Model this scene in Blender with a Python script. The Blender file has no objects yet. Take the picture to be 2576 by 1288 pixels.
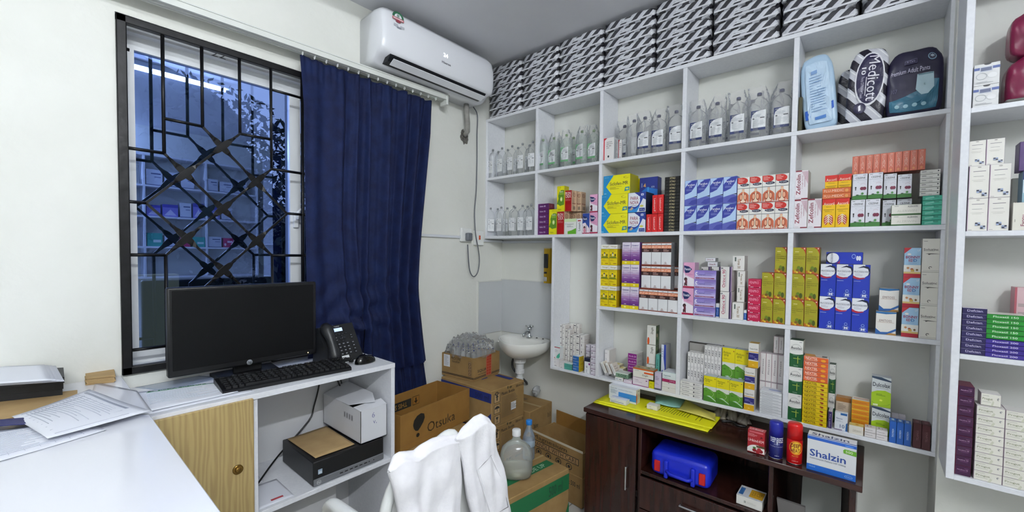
import bpy, bmesh, math, random
import numpy as np
from mathutils import Vector, Matrix
PI = math.pi
SC = bpy.context.scene
# ------------------------------------------------------------------ camera
CF, CCY = 1052.19, 671.88                      # focal length and principal row in pixels of a 2576 x 1288 frame
_a = math.radians(49.5) - 0.0052; _p = -0.0327; _r = 0.0113
FWD = np.array([-math.cos(_a)*math.cos(_p), math.sin(_a)*math.cos(_p), math.sin(_p)])
_rt = np.array([math.sin(_a), math.cos(_a), 0.0]); _up = np.cross(_rt, FWD)
RGT = math.cos(_r)*_rt + math.sin(_r)*_up; UPV = -math.sin(_r)*_rt + math.cos(_r)*_up
CAM = np.array([1.9941, -2.2, 1.35])
cd = bpy.data.cameras.new('camera'); co = bpy.data.objects.new('camera', cd); SC.collection.objects.link(co)
cd.sensor_fit = 'HORIZONTAL'; cd.sensor_width = 36; cd.lens = 36*CF/2576
cd.shift_y = (CCY-644)/2576; cd.clip_start = 0.02; cd.clip_end = 200
M = Matrix(((RGT[0], UPV[0], -FWD[0], CAM[0]), (RGT[1], UPV[1], -FWD[1], CAM[1]), (RGT[2], UPV[2], -FWD[2], CAM[2]), (0, 0, 0, 1)))
co.matrix_world = M; SC.camera = co
# ------------------------------------------------------------------ world, lamps, exposure
SC.view_settings.view_transform = 'Standard'; SC.view_settings.look = 'None'
SC.view_settings.exposure = 1.1; SC.view_settings.gamma = 1.0; SC.view_settings.use_curve_mapping = False
wd = bpy.data.worlds.new('dusk_sky'); SC.world = wd; wd.use_nodes = True
_bg = wd.node_tree.nodes['Background']; _bg.inputs[0].default_value = (0.42, 0.52, 0.80, 1); _bg.inputs[1].default_value = .9
SC.cycles.transparent_max_bounces = 24
TUBES = [(1.50, -1.80, 2.545), (1.50, -3.9, 2.545), (3.0, -2.6, 2.545)]
TUBE_POWER = [20, 17, 190]      # radiance of the tubes (last two unseen, added), built further down with their battens
# ------------------------------------------------------------------ measured points -> world
def ray(u, v): return FWD + RGT*(u-1288)/CF - UPV*(v-CCY)/CF
def at(u, v, x=None, y=None, z=None):
    d = ray(u, v)
    if x is not None: t = (x-CAM[0])/d[0]
    elif y is not None: t = (y-CAM[1])/d[1]
    else: t = (z-CAM[2])/d[2]
    return CAM + t*d
# ------------------------------------------------------------------ materials
MATS = {}
def lin(h):
    if isinstance(h, str):
        h = h.lstrip('#'); c = [int(h[i:i+2], 16)/255 for i in (0, 2, 4)]
    else: c = h
    return tuple((x/12.92 if x <= .04045 else ((x+.055)/1.055)**2.4) for x in c) + (1,)
def mat(hexc, rough=.45, metal=0.0, spec=.5, name=None, **kw):
    key = (hexc, rough, metal, spec, tuple(sorted(kw.items())))
    if key in MATS: return MATS[key]
    m = bpy.data.materials.new(name or 'paint_'+str(hexc).strip('#')); m.use_nodes = True
    b = m.node_tree.nodes['Principled BSDF']
    b.inputs['Base Color'].default_value = lin(hexc); b.inputs['Roughness'].default_value = rough
    b.inputs['Metallic'].default_value = metal; b.inputs['Specular IOR Level'].default_value = spec
    for k, v in kw.items(): b.inputs[k.replace('_', ' ')].default_value = v
    MATS[key] = m; return m
def nmat(name, c1, c2, scale=8, rough=.6, bump=0.0, bscale=60, detail=4, stretch=(1, 1, 1), metal=0, lo=.35, hi=.65, coord='Object', sheen=0):
    """two-colour procedural noise material with bump"""
    if name in MATS: return MATS[name]
    m = bpy.data.materials.new(name); m.use_nodes = True; nt = m.node_tree; b = nt.nodes['Principled BSDF']
    tc = nt.nodes.new('ShaderNodeTexCoord'); mp = nt.nodes.new('ShaderNodeMapping'); mp.inputs['Scale'].default_value = stretch
    nt.links.new(tc.outputs[coord], mp.inputs[0])
    n = nt.nodes.new('ShaderNodeTexNoise'); n.inputs['Scale'].default_value = scale; n.inputs['Detail'].default_value = detail
    nt.links.new(mp.outputs[0], n.inputs['Vector'])
    r = nt.nodes.new('ShaderNodeValToRGB'); r.color_ramp.elements[0].position = lo; r.color_ramp.elements[1].position = hi
    r.color_ramp.elements[0].color = lin(c1); r.color_ramp.elements[1].color = lin(c2)
    nt.links.new(n.outputs['Fac'], r.inputs[0]); nt.links.new(r.outputs[0], b.inputs['Base Color'])
    b.inputs['Roughness'].default_value = rough; b.inputs['Metallic'].default_value = metal
    if sheen: b.inputs['Sheen Weight'].default_value = sheen
    if bump:
        n2 = nt.nodes.new('ShaderNodeTexNoise'); n2.inputs['Scale'].default_value = bscale; n2.inputs['Detail'].default_value = 3
        nt.links.new(tc.outputs[coord], n2.inputs['Vector'])
        bp = nt.nodes.new('ShaderNodeBump'); bp.inputs['Strength'].default_value = bump; bp.inputs['Distance'].default_value = .01
        nt.links.new(n2.outputs['Fac'], bp.inputs['Height']); nt.links.new(bp.outputs[0], b.inputs['Normal'])
    MATS[name] = m; return m
def film(name, tint=(1, 1, 1), alpha=.25, rough=.15, white=.0, gloss=.35, bumpy=0.0, bscale=40):
    """thin clear plastic: mostly see-through, with a soft sheen"""
    if name in MATS: return MATS[name]
    m = bpy.data.materials.new(name); m.use_nodes = True; nt = m.node_tree; nt.nodes.clear()
    o = nt.nodes.new('ShaderNodeOutputMaterial'); tr = nt.nodes.new('ShaderNodeBsdfTransparent'); tr.inputs[0].default_value = tint+(1,)
    gl = nt.nodes.new('ShaderNodeBsdfGlossy'); gl.inputs['Roughness'].default_value = rough; gl.inputs[0].default_value = (.95, .97, 1, 1)
    df = nt.nodes.new('ShaderNodeBsdfDiffuse'); df.inputs[0].default_value = (tint[0]*.9, tint[1]*.9, tint[2]*.9, 1)
    fr = nt.nodes.new('ShaderNodeLayerWeight'); fr.inputs[0].default_value = gloss
    mx = nt.nodes.new('ShaderNodeMixShader'); mx2 = nt.nodes.new('ShaderNodeMixShader')
    if bumpy:
        tc = nt.nodes.new('ShaderNodeTexCoord'); n2 = nt.nodes.new('ShaderNodeTexNoise'); n2.inputs['Scale'].default_value = bscale
        nt.links.new(tc.outputs['Object'], n2.inputs['Vector'])
        bp = nt.nodes.new('ShaderNodeBump'); bp.inputs['Strength'].default_value = bumpy; bp.inputs['Distance'].default_value = .01
        nt.links.new(n2.outputs['Fac'], bp.inputs['Height'])
        nt.links.new(bp.outputs[0], gl.inputs['Normal']); nt.links.new(bp.outputs[0], fr.inputs['Normal'])
    nt.links.new(fr.outputs['Fresnel'], mx.inputs[0]); nt.links.new(tr.outputs[0], mx.inputs[1]); nt.links.new(gl.outputs[0], mx.inputs[2])
    mx2.inputs[0].default_value = alpha; nt.links.new(mx.outputs[0], mx2.inputs[1]); nt.links.new(df.outputs[0], mx2.inputs[2])
    nt.links.new(mx2.outputs[0], o.inputs[0]); MATS[name] = m; return m
def emis(name, col, s):
    if name in MATS: return MATS[name]
    m = mat('#ffffff', name=name, Emission_Strength=s); m.name = name
    m.node_tree.nodes['Principled BSDF'].inputs['Emission Color'].default_value = tuple(col)+(1,)
    MATS[name] = m; return m
WALL = nmat('wall_plaster', '#e0e1da', '#e7e8e2', scale=2.5, rough=.55, bump=.12, bscale=35)
CEIL = nmat('ceiling_paint', '#dfe0e6', '#e6e7ec', scale=2, rough=.8, bump=.05, bscale=60)
LAM = nmat('white_laminate', '#e6e8ee', '#eceef3', scale=90, rough=.3, bump=0.02, bscale=200)
BOARD = nmat('cardboard', '#937446', '#9f8050', scale=12, rough=.85, bump=.06, bscale=120)
BOARD2 = nmat('cardboard_orange', '#8c652a', '#966d30', scale=10, rough=.8, bump=.06, bscale=120)
KRAFT = nmat('kraft_board', '#ab8e62', '#b69a6c', scale=14, rough=.85)
BLACKP = mat('#111113', .35, name='black_plastic')
# ------------------------------------------------------------------ mesh builder
_TX = {}
def text_geo(s, bold=0.0):
    bold = 0.0 if ('M' in s or 'W' in s) else max(-.012, min(bold, .011)); k = (s, bold)
    if k in _TX: return _TX[k]
    c = bpy.data.curves.new('t', 'FONT'); c.body = s; c.resolution_u = 2; c.offset = bold; c.fill_mode = 'FRONT' if hasattr(c, 'fill_mode') else c.fill_mode
    o = bpy.data.objects.new('t', c); me = o.to_mesh()
    V = [(v.co.x, v.co.y) for v in me.vertices]; Fc = [tuple(p.vertices) for p in me.polygons]
    Fn = [p.normal.z for p in me.polygons]
    Fc = [f if n >= 0 else tuple(reversed(f)) for f, n in zip(Fc, Fn)]
    o.to_mesh_clear(); bpy.data.objects.remove(o); bpy.data.curves.remove(c)
    if V:
        xs = [v[0] for v in V]; ys = [v[1] for v in V]
        bb = (min(xs), min(ys), max(xs), max(ys))
    else: bb = (0, 0, 1, 1)
    _TX[k] = (V, Fc, bb); return _TX[k]
class MB:
    def __init__(s): s.v = []; s.f = []; s.m = []; s.mats = []; s.sm = []
    def mi(s, m):
        if isinstance(m, str): m = mat(m)
        if m not in s.mats: s.mats.append(m)
        return s.mats.index(m)
    def add(s, V, Fc, m, smooth=False):
        b = len(s.v); s.v += [tuple(map(float, p)) for p in V]; k = s.mi(m)
        for f in Fc: s.f.append(tuple(b+i for i in f)); s.m.append(k); s.sm.append(smooth)
    def box(s, a, b, m, faces=None):
        (x0, y0, z0), (x1, y1, z1) = a, b
        if x0 > x1: x0, x1 = x1, x0
        if y0 > y1: y0, y1 = y1, y0
        if z0 > z1: z0, z1 = z1, z0
        V = [(x0, y0, z0), (x1, y0, z0), (x1, y1, z0), (x0, y1, z0), (x0, y0, z1), (x1, y0, z1), (x1, y1, z1), (x0, y1, z1)]
        Fc = [(3, 2, 1, 0), (4, 5, 6, 7), (0, 1, 5, 4), (2, 3, 7, 6), (1, 2, 6, 5), (3, 0, 4, 7)]
        s.add(V, Fc, m); return s
    def bbox(s, a, b, m, r=.003, seg=2):
        """box with rounded edges"""
        bm = bmesh.new(); bmesh.ops.create_cube(bm, size=1)
        sx, sy, sz = [abs(b[i]-a[i]) for i in range(3)]; c = [(a[i]+b[i])/2 for i in range(3)]
        for v in bm.verts: v.co = Vector((v.co.x*sx, v.co.y*sy, v.co.z*sz))
        r = min(r, sx*.49, sy*.49, sz*.49)
        bmesh.ops.bevel(bm, geom=bm.edges[:]+bm.verts[:], offset=r, segments=seg, affect='EDGES', profile=.5)
        bm.normal_update(); b0 = len(s.sm); ax = [max(abs(f.normal.x), abs(f.normal.y), abs(f.normal.z)) < .999 for f in bm.faces]
        s.add([(v.co.x+c[0], v.co.y+c[1], v.co.z+c[2]) for v in bm.verts], [[v.index for v in f.verts] for f in bm.faces], m, smooth=True)
        for i, a_ in enumerate(ax): s.sm[b0+i] = a_ and seg > 1
        bm.free(); return s
    def poly(s, P, m, smooth=False): s.add(P, [tuple(range(len(P)))], m, smooth); return s
    def prism(s, P, dv, m, cap=True):
        """closed outline P (3D points) pushed along dv"""
        n = len(P); V = [tuple(p) for p in P]+[tuple(np.array(p)+np.array(dv)) for p in P]
        Fc = [(i, (i+1) % n, n+(i+1) % n, n+i) for i in range(n)]
        if cap: Fc += [tuple(reversed(range(n))), tuple(range(n, 2*n))]
        s.add(V, Fc, m); return s
    def tube(s, pts, r, m, n=8, cap=True, closed=False):
        pts = [Vector(p) for p in pts]; rr = r if hasattr(r, '__len__') else [r]*len(pts)
        V = []; L = len(pts); prev = None
        for i, p in enumerate(pts):
            if closed: d = pts[(i+1) % L]-pts[i-1]
            else: d = pts[min(i+1, L-1)]-pts[max(i-1, 0)]
            d = d.normalized() if d.length > 1e-9 else Vector((0, 0, 1))
            if prev is None:
                a = Vector((0, 0, 1)) if abs(d.z) < .9 else Vector((1, 0, 0)); u = d.cross(a).normalized()
            else:
                u = (prev-d*prev.dot(d)); u = u.normalized() if u.length > 1e-6 else d.orthogonal().normalized()
            prev = u; w = d.cross(u)
            for k in range(n): an = 2*PI*k/n; V.append(p+(u*math.cos(an)+w*math.sin(an))*rr[i])
        Fc = []
        for i in range(L if closed else L-1):
            j = (i+1) % L
            for k in range(n): Fc.append((i*n+k, i*n+(k+1) % n, j*n+(k+1) % n, j*n+k))
        if cap and not closed: Fc += [tuple(reversed(range(n))), tuple((L-1)*n+k for k in range(n))]
        s.add(V, Fc, m, smooth=True); return s
    def lathe(s, prof, c, m, n=20, sx=1, sy=1, sq=2.0, rot=0, flat=False):
        """(radius, z) profile turned round z at c; sq>2 squares the section"""
        V = []
        for r, z in prof:
            for k in range(n):
                an = 2*PI*k/n; ca, sa = math.cos(an), math.sin(an)
                q = (abs(ca)**sq+abs(sa)**sq)**(-1/sq)
                X, Y = r*q*ca*sx, r*q*sa*sy
                V.append((c[0]+X*math.cos(rot)-Y*math.sin(rot), c[1]+X*math.sin(rot)+Y*math.cos(rot), c[2]+z))
        Fc = []
        for i in range(len(prof)-1):
            for k in range(n): Fc.append((i*n+k, i*n+(k+1) % n, (i+1)*n+(k+1) % n, (i+1)*n+k))
        Fc += [tuple(reversed(range(n))), tuple((len(prof)-1)*n+k for k in range(n))]
        s.add(V, Fc, m, smooth=not flat); return s
    def grid(s, fn, nu, nv, m, smooth=True):
        V = [fn(i/nu, j/nv) for j in range(nv+1) for i in range(nu+1)]
        Fc = [(j*(nu+1)+i, j*(nu+1)+i+1, (j+1)*(nu+1)+i+1, (j+1)*(nu+1)+i) for j in range(nv) for i in range(nu)]
        s.add(V, Fc, m, smooth); return s
    def mesh(s, name):
        me = bpy.data.meshes.new(name); me.from_pydata(s.v, [], s.f)
        for m in s.mats: me.materials.append(m)
        me.polygons.foreach_set('material_index', s.m); me.polygons.foreach_set('use_smooth', s.sm); me.update()
        return me
    def build(s, name, parent=None, loc=None, rot=None, auto=None):
        o = bpy.data.objects.new(name, s.mesh(name)); SC.collection.objects.link(o)
        if loc is not None: o.location = tuple(map(float, loc))
        if rot is not None: o.rotation_euler = rot if hasattr(rot, '__len__') else (0, 0, rot)
        if parent is not None: o.parent = parent
        return o
class Face:
    """a rectangle w x h with origin O (lower left), axes U, V; paints flat print on it in 0..1 coordinates"""
    def __init__(s, mb, O, U, V, w, h, e=.0002):
        s.mb = mb; s.O = np.array(O, float); s.U = np.array(U, float); s.V = np.array(V, float); s.N = np.cross(s.U, s.V); s.w = w; s.h = h; s.e = e; s.k = 0
    def P(s, x, y): return s.O+s.U*x*s.w+s.V*y*s.h+s.N*(s.e*s.k+s.e)
    def pg(s, pts, c): s.k += 1; pts = [(min(1, max(0, a)), min(1, max(0, b))) for a, b in pts]; s.mb.poly([s.P(*p) for p in pts], c); return s
    def R(s, x0, y0, x1, y1, c): return s.pg([(x0, y0), (x1, y0), (x1, y1), (x0, y1)], c)
    def E(s, cx, cy, rx, ry, c, a0=0, a1=360, n=20, rot=0):
        q = [math.radians(a0+(a1-a0)*i/n) for i in range(n if a1-a0 == 360 else n+1)]
        cr, sr = math.cos(rot), math.sin(rot)
        return s.pg([(cx+rx*math.cos(t)*cr-ry*math.sin(t)*sr, cy+rx*math.cos(t)*sr+ry*math.sin(t)*cr) for t in q], c)
    def ring(s, cx, cy, rx, ry, t, c, a0=0, a1=360, n=20):
        s.k += 1
        q = [math.radians(a0+(a1-a0)*i/n) for i in range(n+1)]
        V = []; 
        for u in q:
            V.append(s.P(cx+rx*math.cos(u), cy+ry*math.sin(u))); V.append(s.P(cx+(rx-t)*math.cos(u), cy+(ry-t*ry/rx)*math.sin(u)))
        s.mb.add(V, [(2*i, 2*i+2, 2*i+3, 2*i+1) for i in range(n)], c); return s
    def T(s, txt, x0, y0, x1, y1, c, bold=.02, turn=0):
        """text stretched into the rectangle; turn=90 reads upwards, -90 reads downwards"""
        V, Fc, bb = text_geo(txt, bold)
        if not V: return s
        s.k += 1; W = bb[2]-bb[0] or 1; Hh = bb[3]-bb[1] or 1; out = []
        for x, y in V:
            a, b = (x-bb[0])/W, (y-bb[1])/Hh
            if turn == 90: a, b = 1-b, a
            elif turn == -90: a, b = b, 1-a
            elif turn == 180: a, b = 1-a, 1-b
            out.append(s.P(x0+(x1-x0)*a, y0+(y1-y0)*b))
        s.mb.add(out, Fc, c); return s
    def lines(s, x0, y0, x1, y1, n, c, t=.35, seed=1, vert=False):
        rd = random.Random(seed)
        for i in range(n):
            if vert:
                xa = x0+(x1-x0)*(i+.5-t/2)/n; s.k += 0; s.R(xa, y0, xa+(x1-x0)*t/n, y0+(y1-y0)*rd.uniform(.55, 1), c); s.k -= 1
            else:
                ya = y1-(y1-y0)*(i+.5+t/2)/n; s.R(x0, ya, x0+(x1-x0)*rd.uniform(.55, 1), ya+(y1-y0)*t/n, c); s.k -= 1
        s.k += 1
        return s
# ------------------------------------------------------------------ naming
def tag(o, label, cat, group=None, kind=None):
    o['label'] = label; o['category'] = cat
    if group: o['group'] = group
    if kind: o['kind'] = kind
    return o
def struct(o): o['kind'] = 'structure'; return o
def thing(name, label, cat, loc=(0, 0, 0), rot=0, group=None):
    o = bpy.data.objects.new(name, None); o.empty_display_size = .03; SC.collection.objects.link(o)
    o.location = tuple(map(float, loc)); o.rotation_euler = rot if hasattr(rot, '__len__') else (0, 0, rot)
    return tag(o, label, cat, group)
def dup(root, loc=None, rot=None, label=None, group=None):
    r = root.copy(); SC.collection.objects.link(r)
    if loc is not None: r.location = tuple(map(float, loc))
    if rot is not None: r.rotation_euler = rot if hasattr(rot, '__len__') else (0, 0, rot)
    if label: r['label'] = label
    if group: r['group'] = group
    for ch in list(root.children):
        c = ch.copy(); SC.collection.objects.link(c); c.parent = r
        for g in list(ch.children):
            d = g.copy(); SC.collection.objects.link(d); d.parent = c
    return r
ORD = ['', '', 'second', 'third', 'fourth', 'fifth', 'sixth', 'seventh', 'eighth', 'ninth']
def vpos(j, n):
    if n == 1: return ''
    if j == 0: return 'bottom'
    if j == n-1: return 'top'
    if n == 3: return 'middle'
    return (ORD[j+1]+' from bottom') if j < n/2 else (ORD[n-j]+' from top')
def hpos(i, n):
    if n == 1: return ''
    if i == 0: return 'leftmost' if n > 2 else 'left'
    if i == n-1: return 'rightmost' if n > 2 else 'right'
    if n == 3: return 'middle'
    return (ORD[i+1]+' from left') if i < n/2 else (ORD[n-i]+' from right')
# ================================================================== room shell
CH = 2.59; XR = 3.35; YF = -5.2
WY0, WY1, WZ0, WZ1 = -1.990, -0.745, 0.900, 2.165      # window opening in the left wall
g = MB()   # left wall with the window opening
g.box((-.2, YF, 0), (0, WY0, CH), WALL); g.box((-.2, WY1, 0), (0, 0.2, CH), WALL)
g.box((-.2, WY0, 0), (0, WY1, WZ0), WALL); g.box((-.2, WY0, WZ1), (0, WY1, CH), WALL)
# rough hole knocked for the pipe: dark plaster patch recessed look
struct(g.build('wall_left'))
struct(MB().box((0, 0, 0), (2.175, .2, CH), WALL).build('wall_back'))
struct(MB().box((2.175, -.227, 0), (XR+.2, .2, CH), WALL).build('wall_right'))       # the pier the second unit hangs on
struct(MB().box((XR, YF, 0), (XR+.2, -.227, CH), WALL).build('wall_far_right'))
struct(MB().box((-.2, YF-.2, 0), (XR+.2, YF, CH), WALL).build('wall_front'))
struct(MB().box((-.2, YF-.2, CH), (XR+.2, .2, CH+.15), CEIL).build('ceiling'))
def tile_mat():
    m = bpy.data.materials.new('floor_tiles'); m.use_nodes = True; nt = m.node_tree; b = nt.nodes['Principled BSDF']
    tc = nt.nodes.new('ShaderNodeTexCoord'); br = nt.nodes.new('ShaderNodeTexBrick')
    br.inputs['Scale'].default_value = 1; br.offset = 0; br.inputs['Brick Width'].default_value = .4; br.inputs['Row Height'].default_value = .4
    br.inputs['Mortar Size'].default_value = .004; br.inputs['Color1'].default_value = lin('#c9c8c4'); br.inputs['Color2'].default_value = lin('#c2c1bd'); br.inputs['Mortar'].default_value = lin('#8f8d88')
    nt.links.new(tc.outputs['Object'], br.inputs['Vector']); nt.links.new(br.outputs[0], b.inputs['Base Color']); b.inputs['Roughness'].default_value = .25
    return m
struct(MB().box((-.2, YF-.2, -.1), (XR+.2, .2, 0), tile_mat()).build('floor'))
# splash-back: thin grey panels glued in the corner above the basin
SPL = mat('#c9ccce', .35, name='splash_panel')
g = MB(); g.box((0, -.236, .80), (.006, 0, 1.155), SPL); g.box((0, -.006, .80), (.556, 0, 1.168), SPL)
g.box((0, -.243, .80), (.009, -.236, 1.162), mat('#dfe0da')); g.box((0, -.236, 1.155), (.009, 0, 1.162), mat('#dfe0da')); g.box((0, -.009, 1.166), (.556, 0, 1.173), mat('#dfe0da'))
struct(g.build('trim_1'))
# ------------------------------------------------------------------ window
WF = mat('#e4e7ea', .3, name='white_window_metal')
def glass_mat():
    m = bpy.data.materials.new('blue_reflective_glass'); m.use_nodes = True; nt = m.node_tree; nt.nodes.clear()
    o = nt.nodes.new('ShaderNodeOutputMaterial'); tr = nt.nodes.new('ShaderNodeBsdfTransparent'); tr.inputs[0].default_value = (.50, .62, .86, 1)
    gl = nt.nodes.new('ShaderNodeBsdfGlossy'); gl.inputs['Roughness'].default_value = 0.0; gl.inputs[0].default_value = (.30, .46, 1.0, 1)
    mx = nt.nodes.new('ShaderNodeMixShader'); mx.inputs[0].default_value = .60
    nt.links.new(tr.outputs[0], mx.inputs[1]); nt.links.new(gl.outputs[0], mx.inputs[2]); nt.links.new(mx.outputs[0], o.inputs[0]); return m
GLS = glass_mat()
fr = MB()
fr.box((-.16, WY0, WZ0), (-.06, WY0+.012, WZ1), WF); fr.box((-.16, WY1-.012, WZ0), (-.06, WY1, WZ1), WF)
fr.box((-.16, WY0, WZ1-.03), (-.06, WY1, WZ1), WF); fr.box((-.16, WY0, WZ0), (-.06, WY1, WZ0+.022), WF)
w = struct(fr.build('window_1'))
def sash(y0, y1, x, stile=.048):
    s = MB(); z0, z1 = WZ0+.022, WZ1-.03
    s.box((x-.02, y0, z0), (x+.01, y0+stile, z1), WF); s.box((x-.02, y1-stile, z0), (x+.01, y1, z1), WF)
    s.box((x-.02, y0+stile, z1-.05), (x+.01, y1-stile, z1), WF); s.box((x-.02, y0+stile, z0), (x+.01, y1-stile, z0+.045), WF)
    o = s.build('window_sash', w)
    p = MB().poly([(x-.004, y0+stile, z0+.045), (x-.004, y1-stile, z0+.045), (x-.004, y1-stile, z1-.05), (x-.004, y0+stile, z1-.05)], GLS).build('pane', o)
    return o
s1 = sash(-1.978, -1.338, -.105); s2 = sash(-1.385, -.757, -.135)
# latch on the meeting stile
l = MB(); l.bbox((-.096, -1.375, 1.46), (-.080, -1.352, 1.535), WF, .004)
l.tube([(-.085, -1.362, 1.50), (-.065, -1.362, 1.505), (-.055, -1.366, 1.53), (-.058, -1.352, 1.548)], [.006, .006, .007, .005], WF); l.build('window_latch', w)
MB().box((-.06, WY0, WZ0-.001), (0, WY1, WZ0+.004), mat('#dcdcd6')).build('window_sill', w)
# pencil mark on the top frame
f = Face(MB(), (-.0595, -1.70, 2.138), (0, 1, 0), (0, 0, 1), .05, .022); f.T('22', 0, 0, 1, 1, '#5a5c60', 0); f.mb.build('pencil_mark', w)
# ------------------------------------------------------------------ burglar bars with twisted lattice
BK = nmat('black_gloss_paint', '#0c0c0d', '#171719', scale=30, rough=.33, bump=.12, bscale=25); BK.node_tree.nodes['Principled BSDF'].inputs['Specular IOR Level'].default_value = .28
gr = thing('window_grille', 'black painted steel burglar grille with twisted diamond lattice over the window', 'window grille', (0, WY0, WZ0))
def gp(y, z): return (0.006, y-WY0, z-WZ0)
def bar(pts, r=.0058, n=4): m = MB(); m.tube([gp(*p) for p in pts], r, BK, n=n); m.build('bar', gr)
fm = MB()
fy0, fy1, fz0, fz1 = WY0+.001, WY1-.001, .905, 2.158
for a, b in (((0, 0, 0), (.028, .028, fz1-fz0)), ((0, fy1-fy0-.028, 0), (.028, fy1-fy0, fz1-fz0)), ((0, 0, fz1-fz0-.026), (.028, fy1-fy0, fz1-fz0)), ((0, 0, 0), (.028, fy1-fy0, .028))):
    fm.bbox((a[0]-.012, a[1], a[2]+.005), (b[0]-.012, b[1], b[2]+.005), BK, .003)
fm.build('grille_frame', gr)
def twist(p, q):
    """square rod twisted flat and broad round the crossings"""
    (y0, z0), (y1, z1) = p, q; n = 36; V = []; L = math.hypot(y1-y0, z1-z0); dy, dz = (y1-y0)/L, (z1-z0)/L
    m = MB(); R = []
    for i in range(n+1):
        t = i/n*L; d = min(abs(t-c) for c in cross(p, q, L)) if cross(p, q, L) else 1
        wv = .0042+.0080*max(0, 1-(d/.046)**3) if d < .046 else .0042
        hx = .0042 if d > .046 else .0026; ang = PI*1.0*max(0, 1-abs(d-.050)/.014)
        c = gp(y0+dy*t, z0+dz*t); c = (c[0]+(.004 if dz*dy > 0 else -.004), c[1], c[2]); nrm = (-dz, dy)
        for (a, b) in ((1, 1), (-1, 1), (-1, -1), (1, -1)):
            u, v = a*wv, b*hx; ca, sa = math.cos(ang*.5), math.sin(ang*.5); u, v = u*ca-v*sa, u*sa+v*ca
            R.append((c[0]+v, c[1]+nrm[0]*u, c[2]+nrm[1]*u))
    Fc = [(4*i+k, 4*i+(k+1) % 4, 4*i+4+(k+1) % 4, 4*i+4+k) for i in range(n) for k in range(4)]
    m.add(R, Fc, BK, False); m.build('twisted_bar', gr)
def cross(p, q, L):
    out = []
    for n in NODES:
        t = ((n[0]-p[0])*(q[0]-p[0])+(n[1]-p[1])*(q[1]-p[1]))/L
        d = abs((n[0]-p[0])*(q[1]-p[1])-(n[1]-p[1])*(q[0]-p[0]))/L
        if d < .02 and -.01 < t < L+.01: out.append(t)
    return out
S = .125
for cy in (-1.683, -1.054):
    cz = 1.517
    NODES = [(cy+a*S, cz+b*S) for a, b in ((0, 2), (-1, 1), (1, 1), (0, 0), (-1, -1), (1, -1), (0, -2))]
    e = .0635
    t1, t2, u1, u2 = (cy-e, cz+2.5*S), (cy+e, cz+2.5*S), (cy-2*S+e+.005, cz+1.5*S), (cy+2*S-e-.005, cz+1.5*S)
    L_, R_ = (cy-1.88*S, cz), (cy+1.95*S, cz)
    b1, b2, d1, d2 = (u1[0], 2*cz-u1[1]), (u2[0], 2*cz-u2[1]), (t1[0], 2*cz-t1[1]), (t2[0], 2*cz-t2[1])
    for p, q in ((t1, R_), (u1, b2), (L_, d2), (t2, L_), (u2, b1), (R_, d1)): twist(p, q)
    yl, yr = (WY0 if cy < -1.3 else -1.37), (-1.37 if cy < -1.3 else WY1)
    zt, zb = 2.15, .91
    bar([(t1[0], t1[1]), (t1[0], zt)]); bar([(t2[0], t2[1]), (t2[0], zt)])
    bar([(u1[0], u1[1]), (u1[0], zt)]); bar([(u2[0], u2[1]), (u2[0], zt)])
    bar([(u1[0], t1[1]+.002), t1]); bar([t2, (u2[0], t2[1]+.002)])
    for s_, vy, ue in ((-1, yl, u1), (1, yr, u2)):
        bar([(vy, ue[1]), ue]); bar([(vy, cz), (L_ if s_ < 0 else R_)]); bar([(vy, 2*cz-ue[1]), (ue[0], 2*cz-ue[1])]); bar([(vy, zt-.105), (ue[0] if s_ > 0 else vy+.035, zt-.105)]); bar([(vy, .99), (ue[0], .99)])
        bar([(ue[0], 2*cz-ue[1]), (ue[0], zb)])
    bar([d1, (d1[0], zb)]); bar([d2, (d2[0], zb)])
bar([(-1.37, .91), (-1.37, 2.15)], .008)
# ------------------------------------------------------------------ outside at dusk
LEAF = nmat('dusk_leaves', '#141f12', '#2c3b22', scale=9, rough=.6)
def tree(name, label, x, y, h, r, n, seed, core=False):
    rd = random.Random(seed); t = thing(name, label, 'tree', (x, y, -.3))
    c = MB()
    for i in range(n):
        a = rd.uniform(0, 2*PI); b = rd.uniform(-1, 1); q = rd.random()**.4
        P = Vector((math.cos(a)*math.sqrt(1-b*b)*r*q, math.sin(a)*math.sqrt(1-b*b)*r*q, h+b*r*q*.9))
        u = Vector((rd.uniform(-1, 1), rd.uniform(-1, 1), rd.uniform(-1, 1))).normalized(); w = u.orthogonal().normalized(); s = rd.uniform(.03, .08)
        c.add([P-u*s, P+w*s*.4, P+u*s, P-w*s*.4], [(0, 1, 2, 3)], LEAF)
    if core:
        K = MB(); K.grid(lambda s, q: ((1+.18*math.sin(s*2*PI*5+q*9)+.12*math.sin(s*2*PI*11-q*17))*r*.80*math.sin(q*PI)*math.cos(s*2*PI), (1+.18*math.sin(s*2*PI*5+q*9)+.12*math.sin(s*2*PI*11-q*17))*r*.80*math.sin(q*PI)*math.sin(s*2*PI)-.85, h-.1+r*1.05*math.cos(q*PI)), 60, 40, LEAF); c.add(K.v, K.f, LEAF, True)
    c.build('foliage', t)
    MB().tube([(0, 0, 0), (.05, .03, h*.5), (0, 0, h)], [.12, .09, .04], nmat('bark', '#241d16', '#4a3c2e', scale=12, rough=.9)).build('trunk', t)
tree('garden_tree', 'dark leafy tree beyond the window glass, with sky showing through', -4.9, -.75, 2.3, 1.75, 9000, 3, True)
tree('garden_tree', 'slim dark tree at right edge of the window view', -1.6, -.62, 1.5, .42, 2200, 5)
gb = MB(); gb.box((-9.2, -6, -.4), (-9, 6, 2.4), mat('#7d7b72', .9)); gb.build('x')
bpy.data.objects['x'].name = 'garden_wall'; tag(bpy.data.objects['garden_wall'], 'dull grey boundary wall seen far beyond the window', 'wall')
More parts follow.
